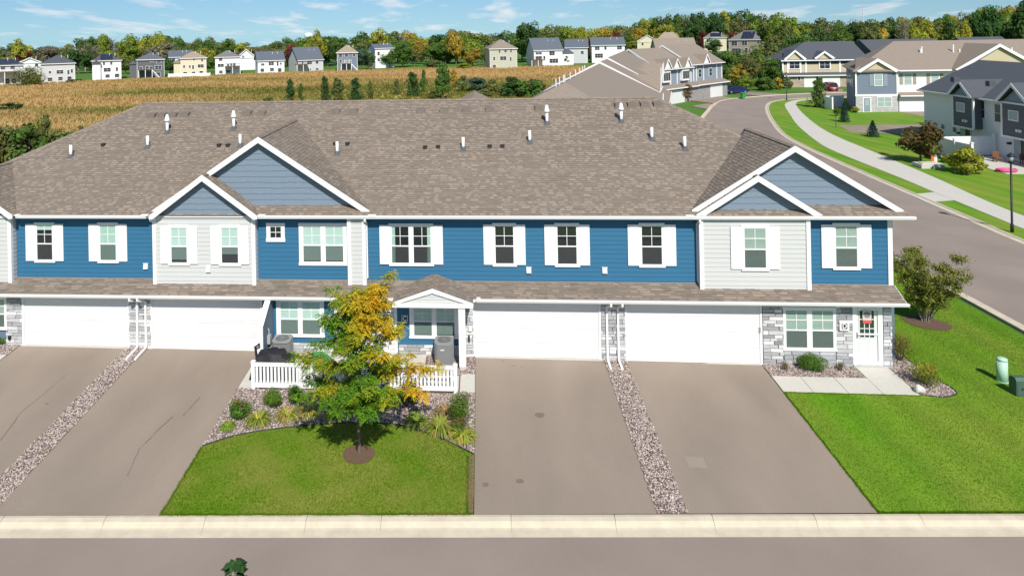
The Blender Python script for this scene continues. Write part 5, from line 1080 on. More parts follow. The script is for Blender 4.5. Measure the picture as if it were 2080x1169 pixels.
# ================================================================== VEGETATION
leaf_far = mat('foliage', objcol=True, rough=.85, var=.10, scale=.5, attr=True, trans=.40, spec=.1)
leaf_near = mat('leaves', (1, 1, 1), .7, .08, 3, attr=True, trans=.35, spec=.25)
bark = mat('bark', (.13, .10, .075), .95, .2, 8, bump=.6, bscale=20, stretch=(1, 1, .3))
bark_pale = mat('bark_pale', (.30, .27, .22), .95, .2, 8)
def leaf_quads(C_, N_, size, r, aspect=.6):
    """one quad per centre, facing N_"""
    n = len(C_); a = r.normal(size=(n, 3)); u = np.cross(N_, a); u /= np.linalg.norm(u, axis=1)[:, None] + 1e-9; v = np.cross(N_, u); s = size * r.uniform(.6, 1.35, n)[:, None]
    u *= s; v *= s * aspect
    V = np.stack([C_ - u, C_ - v * .9, C_ + u, C_ + v * .9], 1).reshape(-1, 3); return V, np.arange(4 * n).reshape(n, 4)
def crown_mesh(seed, kind='round', n=2300, leaf=.030):
    """crown in a unit box: width 1, height 1 from the ground"""
    r = np.random.default_rng(seed); K_ = dict(round=26, tall=24, oval=26, cone=26, bush=16, sapling=30, bare=20, willow=22, wide=28)[kind]; B = []
    while len(B) < K_:
        p = r.uniform(-1, 1, 3)
        if np.linalg.norm(p) > 1: continue
        if kind in ('round', 'wide'): c = np.array([p[0] * .36, p[1] * .36, .60 + p[2] * .33]); br = r.uniform(.09, .17)
        elif kind == 'tall': c = np.array([p[0] * .26 * (1 - .3 * p[2]), p[1] * .26, .55 + p[2] * .40]); br = r.uniform(.08, .15)
        elif kind in ('oval', 'bare'): c = np.array([p[0] * .33 * (1 - .35 * p[2]), p[1] * .33, .56 + p[2] * .38]); br = r.uniform(.08, .15)
        elif kind == 'cone': h = r.uniform(0, 1); c = np.array([p[0] * .38 * (1 - h), p[1] * .38 * (1 - h), .12 + h * .82]); br = .14 * (1 - .7 * h)
        elif kind == 'sapling': h = r.uniform(.02, 1) ** .9; c = np.array([p[0] * .34 * (1.05 - .75 * h), p[1] * .34 * (1.05 - .75 * h), .07 + h * .85]); br = .16 * (1.05 - .6 * h)
        else: c = np.array([p[0] * .36, p[1] * .36, .42 + p[2] * .38]); br = r.uniform(.12, .2)
        B.append((c, br, r.uniform(.82, 1.18)))
    per = n // K_; Cs, Ns, Co = [], [], []
    for c, br, tint in B:
        d = r.normal(size=(per, 3)); d /= np.linalg.norm(d, axis=1)[:, None]; rad_ = br * r.uniform(.35, 1.12, per) ** .6
        P = c + d * rad_[:, None] * np.array([1.15, 1.15, .85 if kind != 'willow' else 1.9]); P[:, 2] = np.maximum(P[:, 2], .02 + .03 * r.random(per)); Cs.append(P)
        nn = d + r.normal(0, .45, (per, 3)) + np.array([0, 0, .35]); nn /= np.linalg.norm(nn, axis=1)[:, None]; Ns.append(nn); Co.append(np.clip(tint * r.uniform(.80, 1.20, per), .4, 1.6)[:, None] * (1 + r.normal(0, .07, (per, 3))))
    C_ = np.concatenate(Cs); V, F = leaf_quads(C_, np.concatenate(Ns), leaf, r, .62 if kind != 'willow' else .25)
    return np_mesh('crown', V, F, leaf_far, np.concatenate(Co))
def trunk_mesh(seed, fork=.3, r0=.022, top=.85, n=7, spread=.3, m=None):
    r = random.Random(seed); mb = MB(); mb.tube([(0, 0, -.03), (r.uniform(-.01, .01), 0, fork), (r.uniform(-.03, .03), r.uniform(-.03, .03), top)], [r0 * 1.2, r0 * .8, r0 * .15], 6)
    for k in range(n):
        a = 2 * PI * k / n + r.uniform(-.4, .4); z0 = r.uniform(fork, top * .75); z1 = z0 + r.uniform(.12, .3); s = spread * r.uniform(.6, 1.1); mb.tube([(0, 0, z0), (math.cos(a) * s * .5, math.sin(a) * s * .5, z0 + (z1 - z0) * .6), (math.cos(a) * s, math.sin(a) * s, z1)], [r0 * .5, r0 * .3, r0 * .08], 5)
    return mb.data('trunk', m or bark)
CR = {k: [crown_mesh(100 + 10 * i + j, k, nn, lf) for j in range(v)] for i, (k, v, nn, lf) in enumerate((('round', 4, 3400, .033), ('oval', 4, 3200, .032), ('tall', 3, 2800, .032), ('bare', 3, 1700, .022), ('bush', 4, 2000, .05), ('cone', 2, 1800, .03), ('sapling', 4, 2600, .034), ('willow', 1, 3200, .040)))}
TK = [trunk_mesh(k) for k in range(4)]; TKP = [trunk_mesh(9 + k, .3, .02, .92, 12, .36, bark_pale) for k in range(3)]
PAL = dict(green=(0.107, 0.187, 0.039), deep=(0.064, 0.129, 0.036), olive=(0.175, 0.200, 0.061), yellow=(0.339, 0.339, 0.046), lime=(0.223, 0.294, 0.043), brown=(0.240, 0.175, 0.100), rust=(0.267, 0.110, 0.053), red=(0.214, 0.049, 0.043), orange=(0.642, 0.304, 0.032), gold=(0.428, 0.321, 0.053), grey=(0.240, 0.217, 0.143), blue=(0.071, 0.125, 0.081))
rt_ = random.Random(77)
TREES = []
def tree_at(name, label, x, y, h, w, col, kind='round', group=None, cat='tree', z=None, lean=0):
    T = thing(name, label, cat, (x, y, (g(x, y) if z is None else z) - .05), rt_.uniform(0, 6.28), group); k = rt_.randrange(99)
    c = PAL[col] if isinstance(col, str) else col; q = rt_.uniform(.85, 1.15)
    o = inst('crown', CR[kind][k % len(CR[kind])], T, (0, 0, 0), (w, w, h)); o.color = (c[0] * q * rt_.uniform(.92, 1.08), c[1] * q, c[2] * q, 1)
    tk = (TKP if kind == 'bare' else TK); o = inst('trunk', tk[k % len(tk)], T, (0, 0, 0), (max(w, h * .45), max(w, h * .45), h)); TREES.append(T); return T
CN = dict(green='green', deep='dark green', olive='olive', yellow='yellow-green', lime='bright green', brown='bare brown', rust='rusty', red='dark red', orange='orange', gold='golden', grey='grey-brown leafless', blue='blue-green')
prof = [(-60, 97), (0, 97), (45, 78), (70, 95), (100, 93), (150, 82), (180, 70), (215, 67), (250, 74), (280, 71), (330, 66), (370, 76), (400, 76), (460, 74), (490, 79), (520, 88), (560, 80), (600, 72), (650, 64), (690, 75), (720, 66), (770, 58), (830, 61), (850, 70), (900, 66), (925, 53), (960, 62), (1000, 72), (1040, 57), (1060, 44), (1085, 50), (1110, 48), (1150, 46), (1180, 50), (1200, 56), (1230, 47), (1280, 41), (1310, 29), (1340, 29), (1400, 19), (1440, 19), (1480, 18), (1520, 19), (1550, 26), (1580, 24), (1600, 31), (1640, 36), (1680, 33), (1720, 36), (1760, 36), (1800, 31), (1850, 26), (1880, 26), (1920, 26), (1960, 23), (1990, 6), (2020, 16), (2060, 2), (2150, 2)]
def ptop(px): return float(np.interp(px, [p[0] for p in prof], [p[1] for p in prof]))
LM = [(10, 'the house with the covered deck'), (60, 'the weeping willow'), (118, 'the light grey hip-roofed house'), (218, 'the white house with blue solar panels'), (305, 'the dark grey house'), (392, 'the cream house'), (463, 'the white house with the dark deck'), (550, 'the white house with the wide dark roof'), (632, 'the pale grey house'), (706, 'the slate blue house'), (780, 'the small half-hidden white house'), (900, 'the open meadow'), (1023, 'the sage green house'), (1115, 'the white house on the green slope'), (1236, 'the white house beyond the brown roofs'), (1360, 'the tan-roofed houses'), (1450, 'the cream solar house'), (1515, 'the taupe house'), (1660, 'the charcoal-roofed townhouse'), (1850, 'the tan-gabled townhouse'), (2000, 'the white and charcoal townhouse')]
def lm(px): return min(LM, key=lambda t: abs(t[0] - px))[1]
def line_tree(px, top, dep, wpx, col, kind, row):
    p = atD(px, top, dep); zb = g(p.x, p.y); h = p.z - zb; w = wpx * dep / CF
    if h < 3: return
    tree_at('tree', f"{CN[col]} tree {row} {lm(px)}", p.x, p.y, h, w, col, kind, 'trees of the far tree line')
def pick(px):
    if px < 560: return rt_.choices(['olive', 'green', 'yellow', 'grey', 'brown', 'lime', 'deep', 'rust'], [5, 5, 3, 4, 3, 2, 2, 1])[0]
    if px < 1200: return rt_.choices(['green', 'olive', 'yellow', 'lime', 'deep', 'gold'], [6, 4, 3, 3, 3, 1])[0]
    return rt_.choices(['green', 'olive', 'lime', 'deep', 'yellow', 'gold', 'brown'], [7, 5, 3, 4, 2, 1, 1])[0]
px = -30
while px < 2110:
    far = 325 if px < 1230 else (480 if px < 1560 else 270); col = pick(px); kind = 'bare' if col in ('grey', 'brown') else rt_.choice(['round', 'oval', 'round', 'tall'])
    w = rt_.uniform(44, 76) * (1 if px < 1560 else 1.15); line_tree(px, ptop(px) + rt_.uniform(-1, 5), far + rt_.uniform(-12, 25), w, col, kind, 'high behind'); px += w * .36
px = -30
while px < 2110:
    far = 302 if px < 1230 else (445 if px < 1560 else 235); col = pick(px); kind = 'bare' if col in ('grey', 'brown') else rt_.choice(['round', 'oval', 'bush'])
    w = rt_.uniform(40, 66); line_tree(px, ptop(px) + rt_.uniform(8, 22), far + rt_.uniform(-6, 8), w, col, kind, 'lower behind'); px += w * .42
for px, top, w, col, kind in ((45, 78, 50, 'yellow', 'round'), (54, 97, 60, 'red', 'bare'), (95, 92, 60, 'grey', 'round'), (172, 71, 46, 'olive', 'bare'), (210, 65, 44, 'lime', 'tall'), (262, 70, 52, 'lime', 'round'), (322, 66, 52, 'yellow', 'round'), (325, 82, 74, 'grey', 'round'), (460, 74, 46, 'green', 'oval'), (650, 60, 42, 'yellow', 'round'), (592, 88, 28, 'red', 'round'), (770, 58, 52, 'yellow', 'round'), (925, 50, 46, 'gold', 'oval'), (1072, 42, 62, 'deep', 'round'), (1175, 48, 40, 'yellow', 'round'), (1348, 45, 60, 'yellow', 'round'), (1250, 62, 30, 'red', 'round'), (1200, 72, 24, 'rust', 'round'), (1428, 62, 24, 'red', 'round'), (1490, 60, 24, 'red', 'round'), (2000, 2, 70, 'deep', 'round'), (2068, -2, 80, 'deep', 'round'), (1832, 26, 40, 'grey', 'bare'), (1955, 40, 34, 'yellow', 'round')):
    d = 294 if px < 1230 else (432 if px < 1560 else 215); line_tree(px, top, d, w, col, kind, 'standing tall behind')
# scattered trees and shrubs on the meadow and between the houses: column, foot row, top row, width
def field_tree(px, base, top, w, col, kind, label, name='tree', cat='tree', z=-.85, group='saplings on the meadow edge'):
    p = onZ(px, base, z); dep = (p - CAM).dot(cf); s = CF / dep; return tree_at(name, label, p.x, p.y, max(.4, (base - top) / s), w / s, col, kind, group, cat, z)
fl = [(590, 206, 158, 26, 'deep', 'sapling'), (612, 206, 168, 18, 'green', 'sapling'), (660, 206, 149, 26, 'deep', 'sapling'), (686, 206, 155, 36, 'olive', 'sapling'), (722, 205, 153, 34, 'deep', 'sapling'), (752, 201, 162, 20, 'olive', 'sapling'), (806, 192, 157, 20, 'olive', 'sapling'), (838, 195, 141, 38, 'deep', 'sapling'), (861, 187, 139, 22, 'green', 'sapling'), (900, 200, 120, 44, 'green', 'sapling'), (942, 186, 150, 26, 'olive', 'bush'), (966, 184, 146, 46, 'blue', 'bush'), (1002, 188, 158, 30, 'olive', 'bush'), (1040, 196, 152, 54, 'deep', 'bush'), (1076, 196, 147, 54, 'green', 'bush'), (1094, 192, 160, 34, 'olive', 'bush'), (922, 178, 140, 26, 'gold', 'sapling'), (880, 200, 178, 30, 'olive', 'bush'), (985, 196, 178, 40, 'olive', 'bush'), (545, 208, 194, 18, 'green', 'bush'), (22, 222, 206, 40, 'deep', 'bush'), (-2, 224, 213, 16, 'deep', 'bush')]
for i, (px, b_, t, w, c, k) in enumerate(fl):
    field_tree(px, b_, t, w * 1.25, c, k, f"{CN[c]} {'bush' if k == 'bush' else 'sapling'} on the meadow just above the long roof, number {i + 1} from the left" if False else f"{CN[c]} {'bush' if k == 'bush' else 'sapling'} on the meadow in line with {lm(px)}", 'bush' if k == 'bush' else 'tree', 'bush' if k == 'bush' else 'tree')
for px, b_, t, w, c, k in ((735, 142, 92, 34, 'blue', 'oval'), (750, 140, 104, 30, 'green', 'oval'), (792, 138, 100, 36, 'green', 'round'), (818, 137, 80, 46, 'green', 'oval'), (842, 135, 96, 34, 'olive', 'round'), (905, 130, 88, 40, 'green', 'round'), (930, 128, 84, 40, 'olive', 'round'), (960, 135, 92, 44, 'gold', 'oval'), (985, 132, 100, 30, 'olive', 'round'), (60, 174, 130, 62, 'olive', 'willow'), (146, 168, 159, 20, 'olive', 'bush'), (160, 150, 95, 50, 'deep', 'round'), (185, 148, 110, 30, 'green', 'round'), (255, 150, 112, 40, 'olive', 'round'), (345, 150, 118, 30, 'deep', 'round'), (425, 148, 112, 24, 'green', 'round'), (507, 132, 111, 18, 'lime', 'round'), (530, 140, 118, 20, 'olive', 'round'), (592, 132, 92, 24, 'red', 'round'), (1148, 134, 110, 18, 'green', 'oval'), (1223, 128, 96, 20, 'green', 'bare'), (1287, 104, 82, 24, 'yellow', 'round'), (1303, 100, 84, 18, 'rust', 'round'), (1327, 98, 70, 30, 'deep', 'round'), (1448, 112, 78, 36, 'deep', 'round'), (1192, 118, 100, 14, 'brown', 'round'), (1546, 112, 60, 60, 'deep', 'oval'), (880, 137, 120, 40, 'olive', 'bush'), (945, 140, 125, 30, 'lime', 'bush')):
    lab = 'weeping willow with drooping olive strands at the meadow edge' if k == 'willow' else f"{CN[c]} {'bush' if k == 'bush' else 'tree'} growing right beside {lm(px)}"
    field_tree(px, b_, t, w * 1.2, c, k, lab, 'willow_tree' if k == 'willow' else ('bush' if k == 'bush' else 'tree'), z=-1.0, cat='bush' if k == 'bush' else 'tree', group='trees among the far houses')
# woodland edge at the bend of the road
for px, b_, t, w, c, k in ((1462, 150, 104, 44, 'deep', 'round'), (1490, 168, 100, 60, 'green', 'round'), (1500, 180, 128, 40, 'gold', 'oval'), (1522, 178, 104, 52, 'olive', 'oval'), (1545, 176, 98, 52, 'green', 'oval'), (1566, 178, 110, 44, 'green', 'oval'), (1580, 170, 88, 60, 'olive', 'round'), (1600, 165, 80, 60, 'deep', 'round'), (1512, 184, 150, 36, 'lime', 'bush'), (1555, 184, 150, 40, 'green', 'bush'), (1580, 182, 152, 24, 'gold', 'bush'), (1600, 180, 150, 24, 'olive', 'bush'), (1478, 176, 130, 40, 'green', 'oval'), (1480, 188, 164, 22, 'deep', 'bush'), (1620, 150, 62, 70, 'green', 'round'), (1660, 140, 58, 70, 'deep', 'round'), (1560, 150, 70, 70, 'olive', 'round'), (1700, 130, 56, 60, 'green', 'round'), (1745, 125, 54, 70, 'olive', 'round'), (1800, 122, 52, 70, 'green', 'round'), (1860, 118, 50, 70, 'lime', 'round'), (1920, 116, 48, 80, 'green', 'round'), (1985, 112, 44, 80, 'yellow', 'round'), (2050, 108, 36, 80, 'deep', 'round')):
    field_tree(px, b_, t, w * 1.15, c, k, f"{CN[c]} {'bush' if k == 'bush' else 'tree'} at the woodland edge near {lm(px)}", 'bush' if k == 'bush' else 'tree', 'bush' if k == 'bush' else 'tree', -.55, 'woodland edge at the road bend')
# saplings behind the left end of the roof
for i, (px, b_, t, w, c) in enumerate(((-10, 345, 246, 70, 'olive'), (22, 340, 240, 64, 'olive'), (60, 340, 236, 56, 'green'), (92, 335, 221, 52, 'olive'), (118, 330, 252, 50, 'olive'), (140, 322, 256, 44, 'green'), (168, 308, 250, 44, 'olive'), (192, 296, 246, 36, 'green'), (214, 284, 233, 30, 'olive'), (75, 320, 250, 46, 'yellow'), (30, 310, 255, 50, 'yellow'))):
    p = onZ(px, b_, -.45); p.y += 2; field_tree(px, b_, t, w * (1.6 if i % 3 else 1.2), c, 'bush' if i % 3 else 'sapling', ['leafy %s sapling behind the left roof corner' % CN[c]][0], z=-.45, group='saplings behind the left roof corner')
# conifers and young trees across the road
def spruce(px, b_, t, w, label):
    p = onZ(px, b_, -.5); s = CF / (p - CAM).dot(cf); h, W_ = (b_ - t) / s, w / s; T = thing('spruce_tree', label, 'tree', (p.x, p.y, -.5)); r = np.random.default_rng(int(px)); P, Nn, Co = [], [], []
    for k in range(14):
        z = .06 + .9 * k / 14; R_ = .5 * (1 - z) * (1 + .12 * math.sin(3 * k)); nb = 12
        for j in range(nb):
            a = 2 * PI * (j + .37 * k) / nb + r.normal(0, .1)
            for q in range(14): f_ = r.random() ** .7; P.append(((R_ * f_ + .01) * math.cos(a + r.normal(0, .1)) * W_, (R_ * f_ + .01) * math.sin(a + r.normal(0, .1)) * W_, (z - .07 * f_ + r.normal(0, .012)) * h)); Nn.append(r.normal(size=3) + np.array([math.cos(a), math.sin(a), 1.2])); Co.append(np.array([.75, 1, 1.1]) * r.uniform(.6, 1.3))
    Nn = np.array(Nn); Nn /= np.linalg.norm(Nn, axis=1)[:, None]; V, F = leaf_quads(np.array(P), Nn, .055 * h ** .5, r, .45); o = link(bpy.data.objects.new('crown', np_mesh('crown', V, F, leaf_far, np.array(Co))), T); o.color = (.045, .085, .055, 1)
    MB().tube([(0, 0, -.1), (0, 0, h * .95)], [.05 * h ** .5, .01], 6).build('trunk', bark, T)
spruce(1715, 248, 203, 26, 'small blue-green spruce beside the tan-gabled townhouse lawn'); spruce(1773, 278, 241, 32, 'short broad spruce between the lane and the pavement')
for px, b_, t, w, c, k, lb in ((1664, 219, 152, 44, 'green', 'sapling', 'slim young tree beside the bend of the pavement'), (1870, 331, 245, 84, (.115, .085, .030), 'round', 'bronze-leaved young tree beside the orange marker post'), (1966, 353, 288, 66, 'yellow', 'bush', 'pale yellow-green multi-stem tree before the vinyl screen fence'), (1412, 192, 168, 26, 'orange', 'round', 'small bright orange tree by the receding townhouse row'), (1392, 206, 169, 34, 'brown', 'oval', 'brownish young tree beside the small orange tree'), (1737, 229, 213, 16, 'yellow', 'bush', 'round yellow-green shrub at the tan-gabled townhouse corner'), (1925, 330, 312, 26, 'deep', 'bush', 'dark low shrub in front of the vinyl screen fence'), (1893, 322, 306, 26, 'deep', 'bush', 'dark green shrub left of the vinyl screen fence'), (1700, 236, 216, 18, 'green', 'oval', 'small green shrub behind the blue-green spruce'), (1428, 190, 180, 10, 'deep', 'bush', 'tiny dark shrub beside the far garage door'), (1488, 176, 160, 12, 'deep', 'cone', 'small dark conifer behind the blue car'), (1508, 178, 158, 14, 'deep', 'cone', 'dark conifer right of the blue car roof')):
    field_tree(px, b_, t, w * 1.15, c, k, lb, 'young_tree' if 'tree' in lb else 'shrub', 'tree' if 'tree' in lb else 'shrub', -.5, None)
# ---------------- near shrubs built leaf by leaf
def shrub(name, label, x, y, w, h, cols, n=900, leaf=.03, seed=1, hollow=.3, up=.4, stems=6, dep=None, cat='shrub', top=None, z=None, group=None, lop=0):
    r = np.random.default_rng(seed); zz0 = g(x, y) + .02 if z is None else z; T = thing(name, label, cat, (x, y, zz0), 0, group); K_ = 16; per = n // K_; P, Nn, Co = [], [], []; dep = dep or w
    for k in range(K_):
        d = r.normal(size=3); d /= np.linalg.norm(d); f_ = r.uniform(.3, .8); c = np.array([d[0] * w * .5 * f_, d[1] * dep * .5 * f_, h * (.5 + d[2] * .38 * f_ + lop * d[0])]); br = r.uniform(.22, .34)
        v = r.normal(size=(per, 3)); v /= np.linalg.norm(v, axis=1)[:, None]; q = c + v * (r.uniform(hollow, 1.1, per) ** .6)[:, None] * np.array([w, dep, h]) * br; q[:, 2] = np.clip(q[:, 2], .02, None); P.append(q)
        nn = v + r.normal(0, .5, (per, 3)) + np.array([0, 0, up]); Nn.append(nn / np.linalg.norm(nn, axis=1)[:, None]); t_ = r.random(); base = np.array(cols[r.integers(len(cols))]); cc = base * r.uniform(.75, 1.2); cc = cc * r.uniform(.7, 1.3, (per, 1))
        if top is not None: cc = np.where((q[:, 2] > h * .72)[:, None] & (r.random((per, 1)) < .55), np.array(top) * r.uniform(.8, 1.2, (per, 1)), cc)
        Co.append(cc)
    V, F = leaf_quads(np.concatenate(P), np.concatenate(Nn), leaf, r, .5); link(bpy.data.objects.new('foliage', np_mesh('foliage', V, F, leaf_near, np.concatenate(Co))), T)
    mb = MB()
    for k in range(stems): a = 2 * PI * k / stems; mb.tube([(.03 * math.cos(a), .03 * math.sin(a), -.03), (w * .18 * math.cos(a), dep * .18 * math.sin(a), h * .45), (w * .34 * math.cos(a), dep * .34 * math.sin(a), h * .85)], [.012 + .006 * h, .008 + .004 * h, .003], 5)
    mb.build('stem', bark, T); return T
gr_, dk_, ye_, rd_, ol_ = (.115, .23, .022), (.05, .115, .018), (.30, .28, .03), (.27, .115, .045), (.16, .18, .04)
def at_bed(px, py): p = onZ(px, py, -.12); return p.x, p.y
for i, (px, py, w, h, cols, top, lb) in enumerate(((486, 848, .62, .62, [gr_, dk_], rd_, 'low green shrub with reddish tips at the left end of the gravel bed'), (555, 826, .52, .58, [gr_, (.12, .17, .02)], None, 'bright green shrub in front of the left fence panel'), (602, 818, .46, .50, [dk_, gr_, ol_], None, 'dull green shrub under the left fence post'), (662, 820, .62, 1.15, [dk_, (.04, .09, .02)], None, 'dark upright shrub half hidden behind the left side of the street tree'), (826, 826, .72, .82, [dk_, (.022, .055, .014)], None, 'dark green shrub in the shade right of the street tree'), (934, 862, .62, 1.05, [gr_, (.10, .16, .02)], None, 'tall green shrub by the right end of the vinyl fence'))):
    x, y = at_bed(px, py); shrub('shrub', lb, x, y, w * 1.2, h * 1.25, cols, 2600, .032, 40 + i, top=top)
x, y = at_bed(934, 872); shrub('shrub', 'rust-tipped shrub low in front of the tall green one by driveway', x, y - .1, .55, .62, [gr_, (.14, .10, .03)], 1200, .026, 47, top=rd_)
x, y = at_bed(1652, 757); shrub('boxwood_shrub', 'rounded dense green yew between entry walk and stone wall', x, y + .12, .92, .62, [(.09, .19, .02), (.065, .15, .016)], 6500, .022, 51, hollow=.9, up=.2, dep=.85)
x, y = onZ(1832, 742, -.15)[:2]; shrub('shrub', 'olive brown shrub against the right stone corner', x + .15, y + .35, .95, 1.25, [(.20, .165, .03), (.14, .16, .025), (.22, .13, .04)], 3000, .024, 52, hollow=.5)
x, y = onZ(1880, 780, -.15)[:2]; shrub('shrub', 'yellow-green shrub beside the white boulder in corner bed', x, y, 1.05, .9, [(.36, .33, .035), (.22, .25, .03), (.16, .21, .025)], 2600, .030, 53)
x, y = onZ(4, 708, 0)[:2]; shrub('shrub', 'small green shrub at the far left end of the gravel', x, y, .5, .35, [gr_], 600, .025, 54)
for i, (px, lb) in enumerate(((1596, 'tiny dry plant left of the rounded yew'), (1708, 'tiny dry plant right of the rounded yew'))): x, y = onZ(px, 753, -.1)[:2]; shrub('dry_plant', lb, x, y, .28, .42, [(.20, .15, .07), (.11, .10, .03)], 260, .022, 60 + i, cat='plant')
# daylilies: clumps of arching straps
def lily(label, x, y, s, cols, seed, n=60):
    r = random.Random(seed); T = thing('daylily', label, 'plant', (x, y, g(x, y) + .03), 0, 'daylilies in the gravel bed'); mb = MB()
    for k in range(n):
        a = r.uniform(0, 2 * PI); L_ = s * r.uniform(.6, 1.1); lift = r.uniform(.5, 1.2); w = r.uniform(.018, .03); d = Vector((math.cos(a), math.sin(a), 0)); sd = Vector((-d.y, d.x, 0)) * w; c0 = Vector(r.choice(cols)) * r.uniform(.7, 1.3); prev = None
        for j in range(5):
            t = j / 4; p = d * (L_ * t * .75 + .03) + Vector((0, 0, L_ * lift * (1.5 * t - 1.35 * t * t))); ww = sd * (1 - .85 * t); q = (p - ww, p + ww)
            if prev: mb.poly([prev[0], prev[1], q[1], q[0]], tuple(c0))
            prev = q
    mb.build('leaf_clump', leaf_near, T)
lg, ly, lb2 = (.20, .30, .03), (.50, .45, .08), (.42, .28, .12)
for i, (px, py, s, cols, lb) in enumerate(((462, 866, .26, [lg], 'small green daylily at the left tip of the gravel bed'), (525, 856, .48, [lg, (.2, .25, .03), ly], 'leafy daylily right of the reddish shrub'), (585, 848, .46, [lg, ly, lb2], 'yellowing daylily left of the street tree trunk shadow'), (627, 842, .42, [ly, lg, lb2], 'pale yellow daylily near the lower left of the tree crown'), (672, 848, .26, [ly, lg], 'little daylily under the street tree crown'), (845, 858, .44, [lg, (.2, .26, .04)], 'green daylily right of the street tree shadow'), (893, 872, .58, [ly, (.27, .28, .05), lg], 'large pale daylily left of the rust-tipped shrub'), (940, 886, .48, [ly, lg], 'arching daylily nearest the driveway edge'), (905, 840, .42, [lb2, (.3, .22, .11)], 'dried straw-coloured grass clump behind the pale daylily'))):
    x, y = at_bed(px, py); lily(lb, x, y, s * 1.45, cols, 70 + i, 150)
# ---------------- corner tree: many thin stems
def stem_tree(name, label, x, y, h, w, cols, seed, nst=9, nl=2600, leaf=.04, low=.25):
    r = random.Random(seed); nr = np.random.default_rng(seed); T = thing(name, label, 'tree', (x, y, g(x, y))); mb = MB(); P = []
    for k in range(nst):
        a = 2 * PI * k / nst + r.uniform(-.3, .3); s = w * .5 * r.uniform(.35, 1.0); top = h * r.uniform(.65, 1.0) * (1 - .12 * s / w); pts = [Vector((.10 * math.cos(a), .10 * math.sin(a), -.05))]
        for j in range(1, 6): t = j / 5; pts.append(Vector((math.cos(a) * (s * t ** 1.2 + .1), math.sin(a) * (s * t ** 1.2 + .1), top * t)) + Vector((r.uniform(-.06, .06), r.uniform(-.06, .06), 0)))
        mb.tube(pts, [.028, .024, .018, .013, .008, .004], 5)
        for j in range(2, 6):
            for q in range(3):
                b_ = r.uniform(0, 2 * PI); e = pts[j] + Vector((math.cos(b_), math.sin(b_), r.uniform(.1, .7))) * r.uniform(.15, .45) * w * .4; mb.tube([pts[j], e], [.007, .003], 4)
                if e.z > h * low: P += [e.lerp(pts[j], r.random()) + Vector((r.gauss(0, .09), r.gauss(0, .09), r.gauss(0, .08))) for _ in range(nl // (nst * 12))]
    mb.build('trunk', bark_pale, T); P = np.array([p[:] for p in P]); Nn = nr.normal(size=P.shape) + np.array([0, 0, .5]); Nn /= np.linalg.norm(Nn, axis=1)[:, None]; V, F = leaf_quads(P, Nn, leaf, nr, .45)
    C_ = np.array(cols)[nr.integers(len(cols), size=len(P))] * nr.uniform(.7, 1.3, (len(P), 1)); link(bpy.data.objects.new('crown', np_mesh('crown', V, F, leaf_near, C_)), T)
stem_tree('serviceberry_tree', 'olive multi-stem tree in a mulch ring beside the end unit', 19.15, 3.9, 3.05, 3.0, [(.17, .22, .03), (.25, .26, .045), (.28, .25, .06), (.12, .17, .025)], 5, 13, 22000, .05, .2)
stem_tree('slender_tree', 'thin sapling whose leaves show at the right wall corner', 16.75, 6.0, 4.35, .8, [(.12, .10, .03), (.08, .09, .025)], 6, 4, 500, .05, .5)
# ---------------- the street tree: honey locust turning yellow
HL = thing('locust_tree', 'young honey locust turning from green to gold in the front lawn', 'tree', (-4.0, -7.05, g(-4, -7.05))); r = random.Random(12); nr = np.random.default_rng(12); mb = MB(); tips = []
tr_pts = [(0, 0, -.1), (.01, 0, .4), (.0, .02, 1.2), (.05, .0, 2.2), (.12, .02, 3.2), (.25, .05, 4.6)]; mb.tube(tr_pts, [.065, .052, .046, .036, .024, .010], 8)
def tpos(z):
    for a, b_ in zip(tr_pts, tr_pts[1:]):
        if a[2] <= z <= b_[2]: return Vector(a).lerp(Vector(b_), (z - a[2]) / (b_[2] - a[2]))
    return Vector(tr_pts[-1])
limbs = []
for k in range(40):
    t = k / 39; L_ = float(np.interp(t, [0, .15, .4, .7, 1], [1.15, 1.5, 1.6, 1.2, .75])) * r.uniform(.8, 1.15); limbs.append((1.75 + 2.7 * t, k * 2.4 + r.uniform(-.4, .4), L_, float(np.interp(t, [0, .3, .7, 1], [.02, .28, .8, 1.4])) + r.uniform(-.1, .15)))
limbs += [(3.0, -.1, 2.85, 3.1), (3.2, .35, 2.1, 3.4), (2.8, 3.0, 2.5, 3.0), (2.6, 3.4, 2.1, 2.2), (2.0, -.1, 2.45, .42), (1.7, -.25, 2.1, .30), (1.8, .3, 2.0, .40), (2.2, 3.2, 2.1, .5), (1.65, 3.4, 1.75, .28), (1.7, 2.9, 1.6, .3), (1.75, 4.4, 1.3, .22), (1.7, 4.9, 1.15, .2), (1.75, 5.5, 1.3, .25), (1.8, 4.0, 1.35, .28), (1.6, 5.1, 1.3, .3), (2.0, 4.6, 1.3, .4)]
for z0, a, L_, up in limbs:
    p0 = tpos(z0); d = Vector((math.cos(a), math.sin(a), up)).normalized(); pts = [p0]
    for j in range(1, 6): t = j / 5; pts.append(p0 + d * L_ * t + Vector((r.uniform(-.05, .05), r.uniform(-.05, .05), .10 * L_ * math.sin(t * 2.6) - .10 * t * t * L_)))
    mb.tube(pts, [.02, .016, .012, .009, .006, .003], 5)
    for j in range(2, 6):
        n_ = 3 + j // 2
        for q in range(n_):
            b_ = r.uniform(0, 2 * PI); e = pts[j] + Vector((math.cos(b_), math.sin(b_), r.uniform(-.25, .35))) * r.uniform(.10, .30); mb.tube([pts[j], e], [.005, .002], 3, cap=False); tips.append((e, (e - pts[j])))
mb.build('trunk', bark, HL)
FV, FF, FC = [], [], []; nq = 0
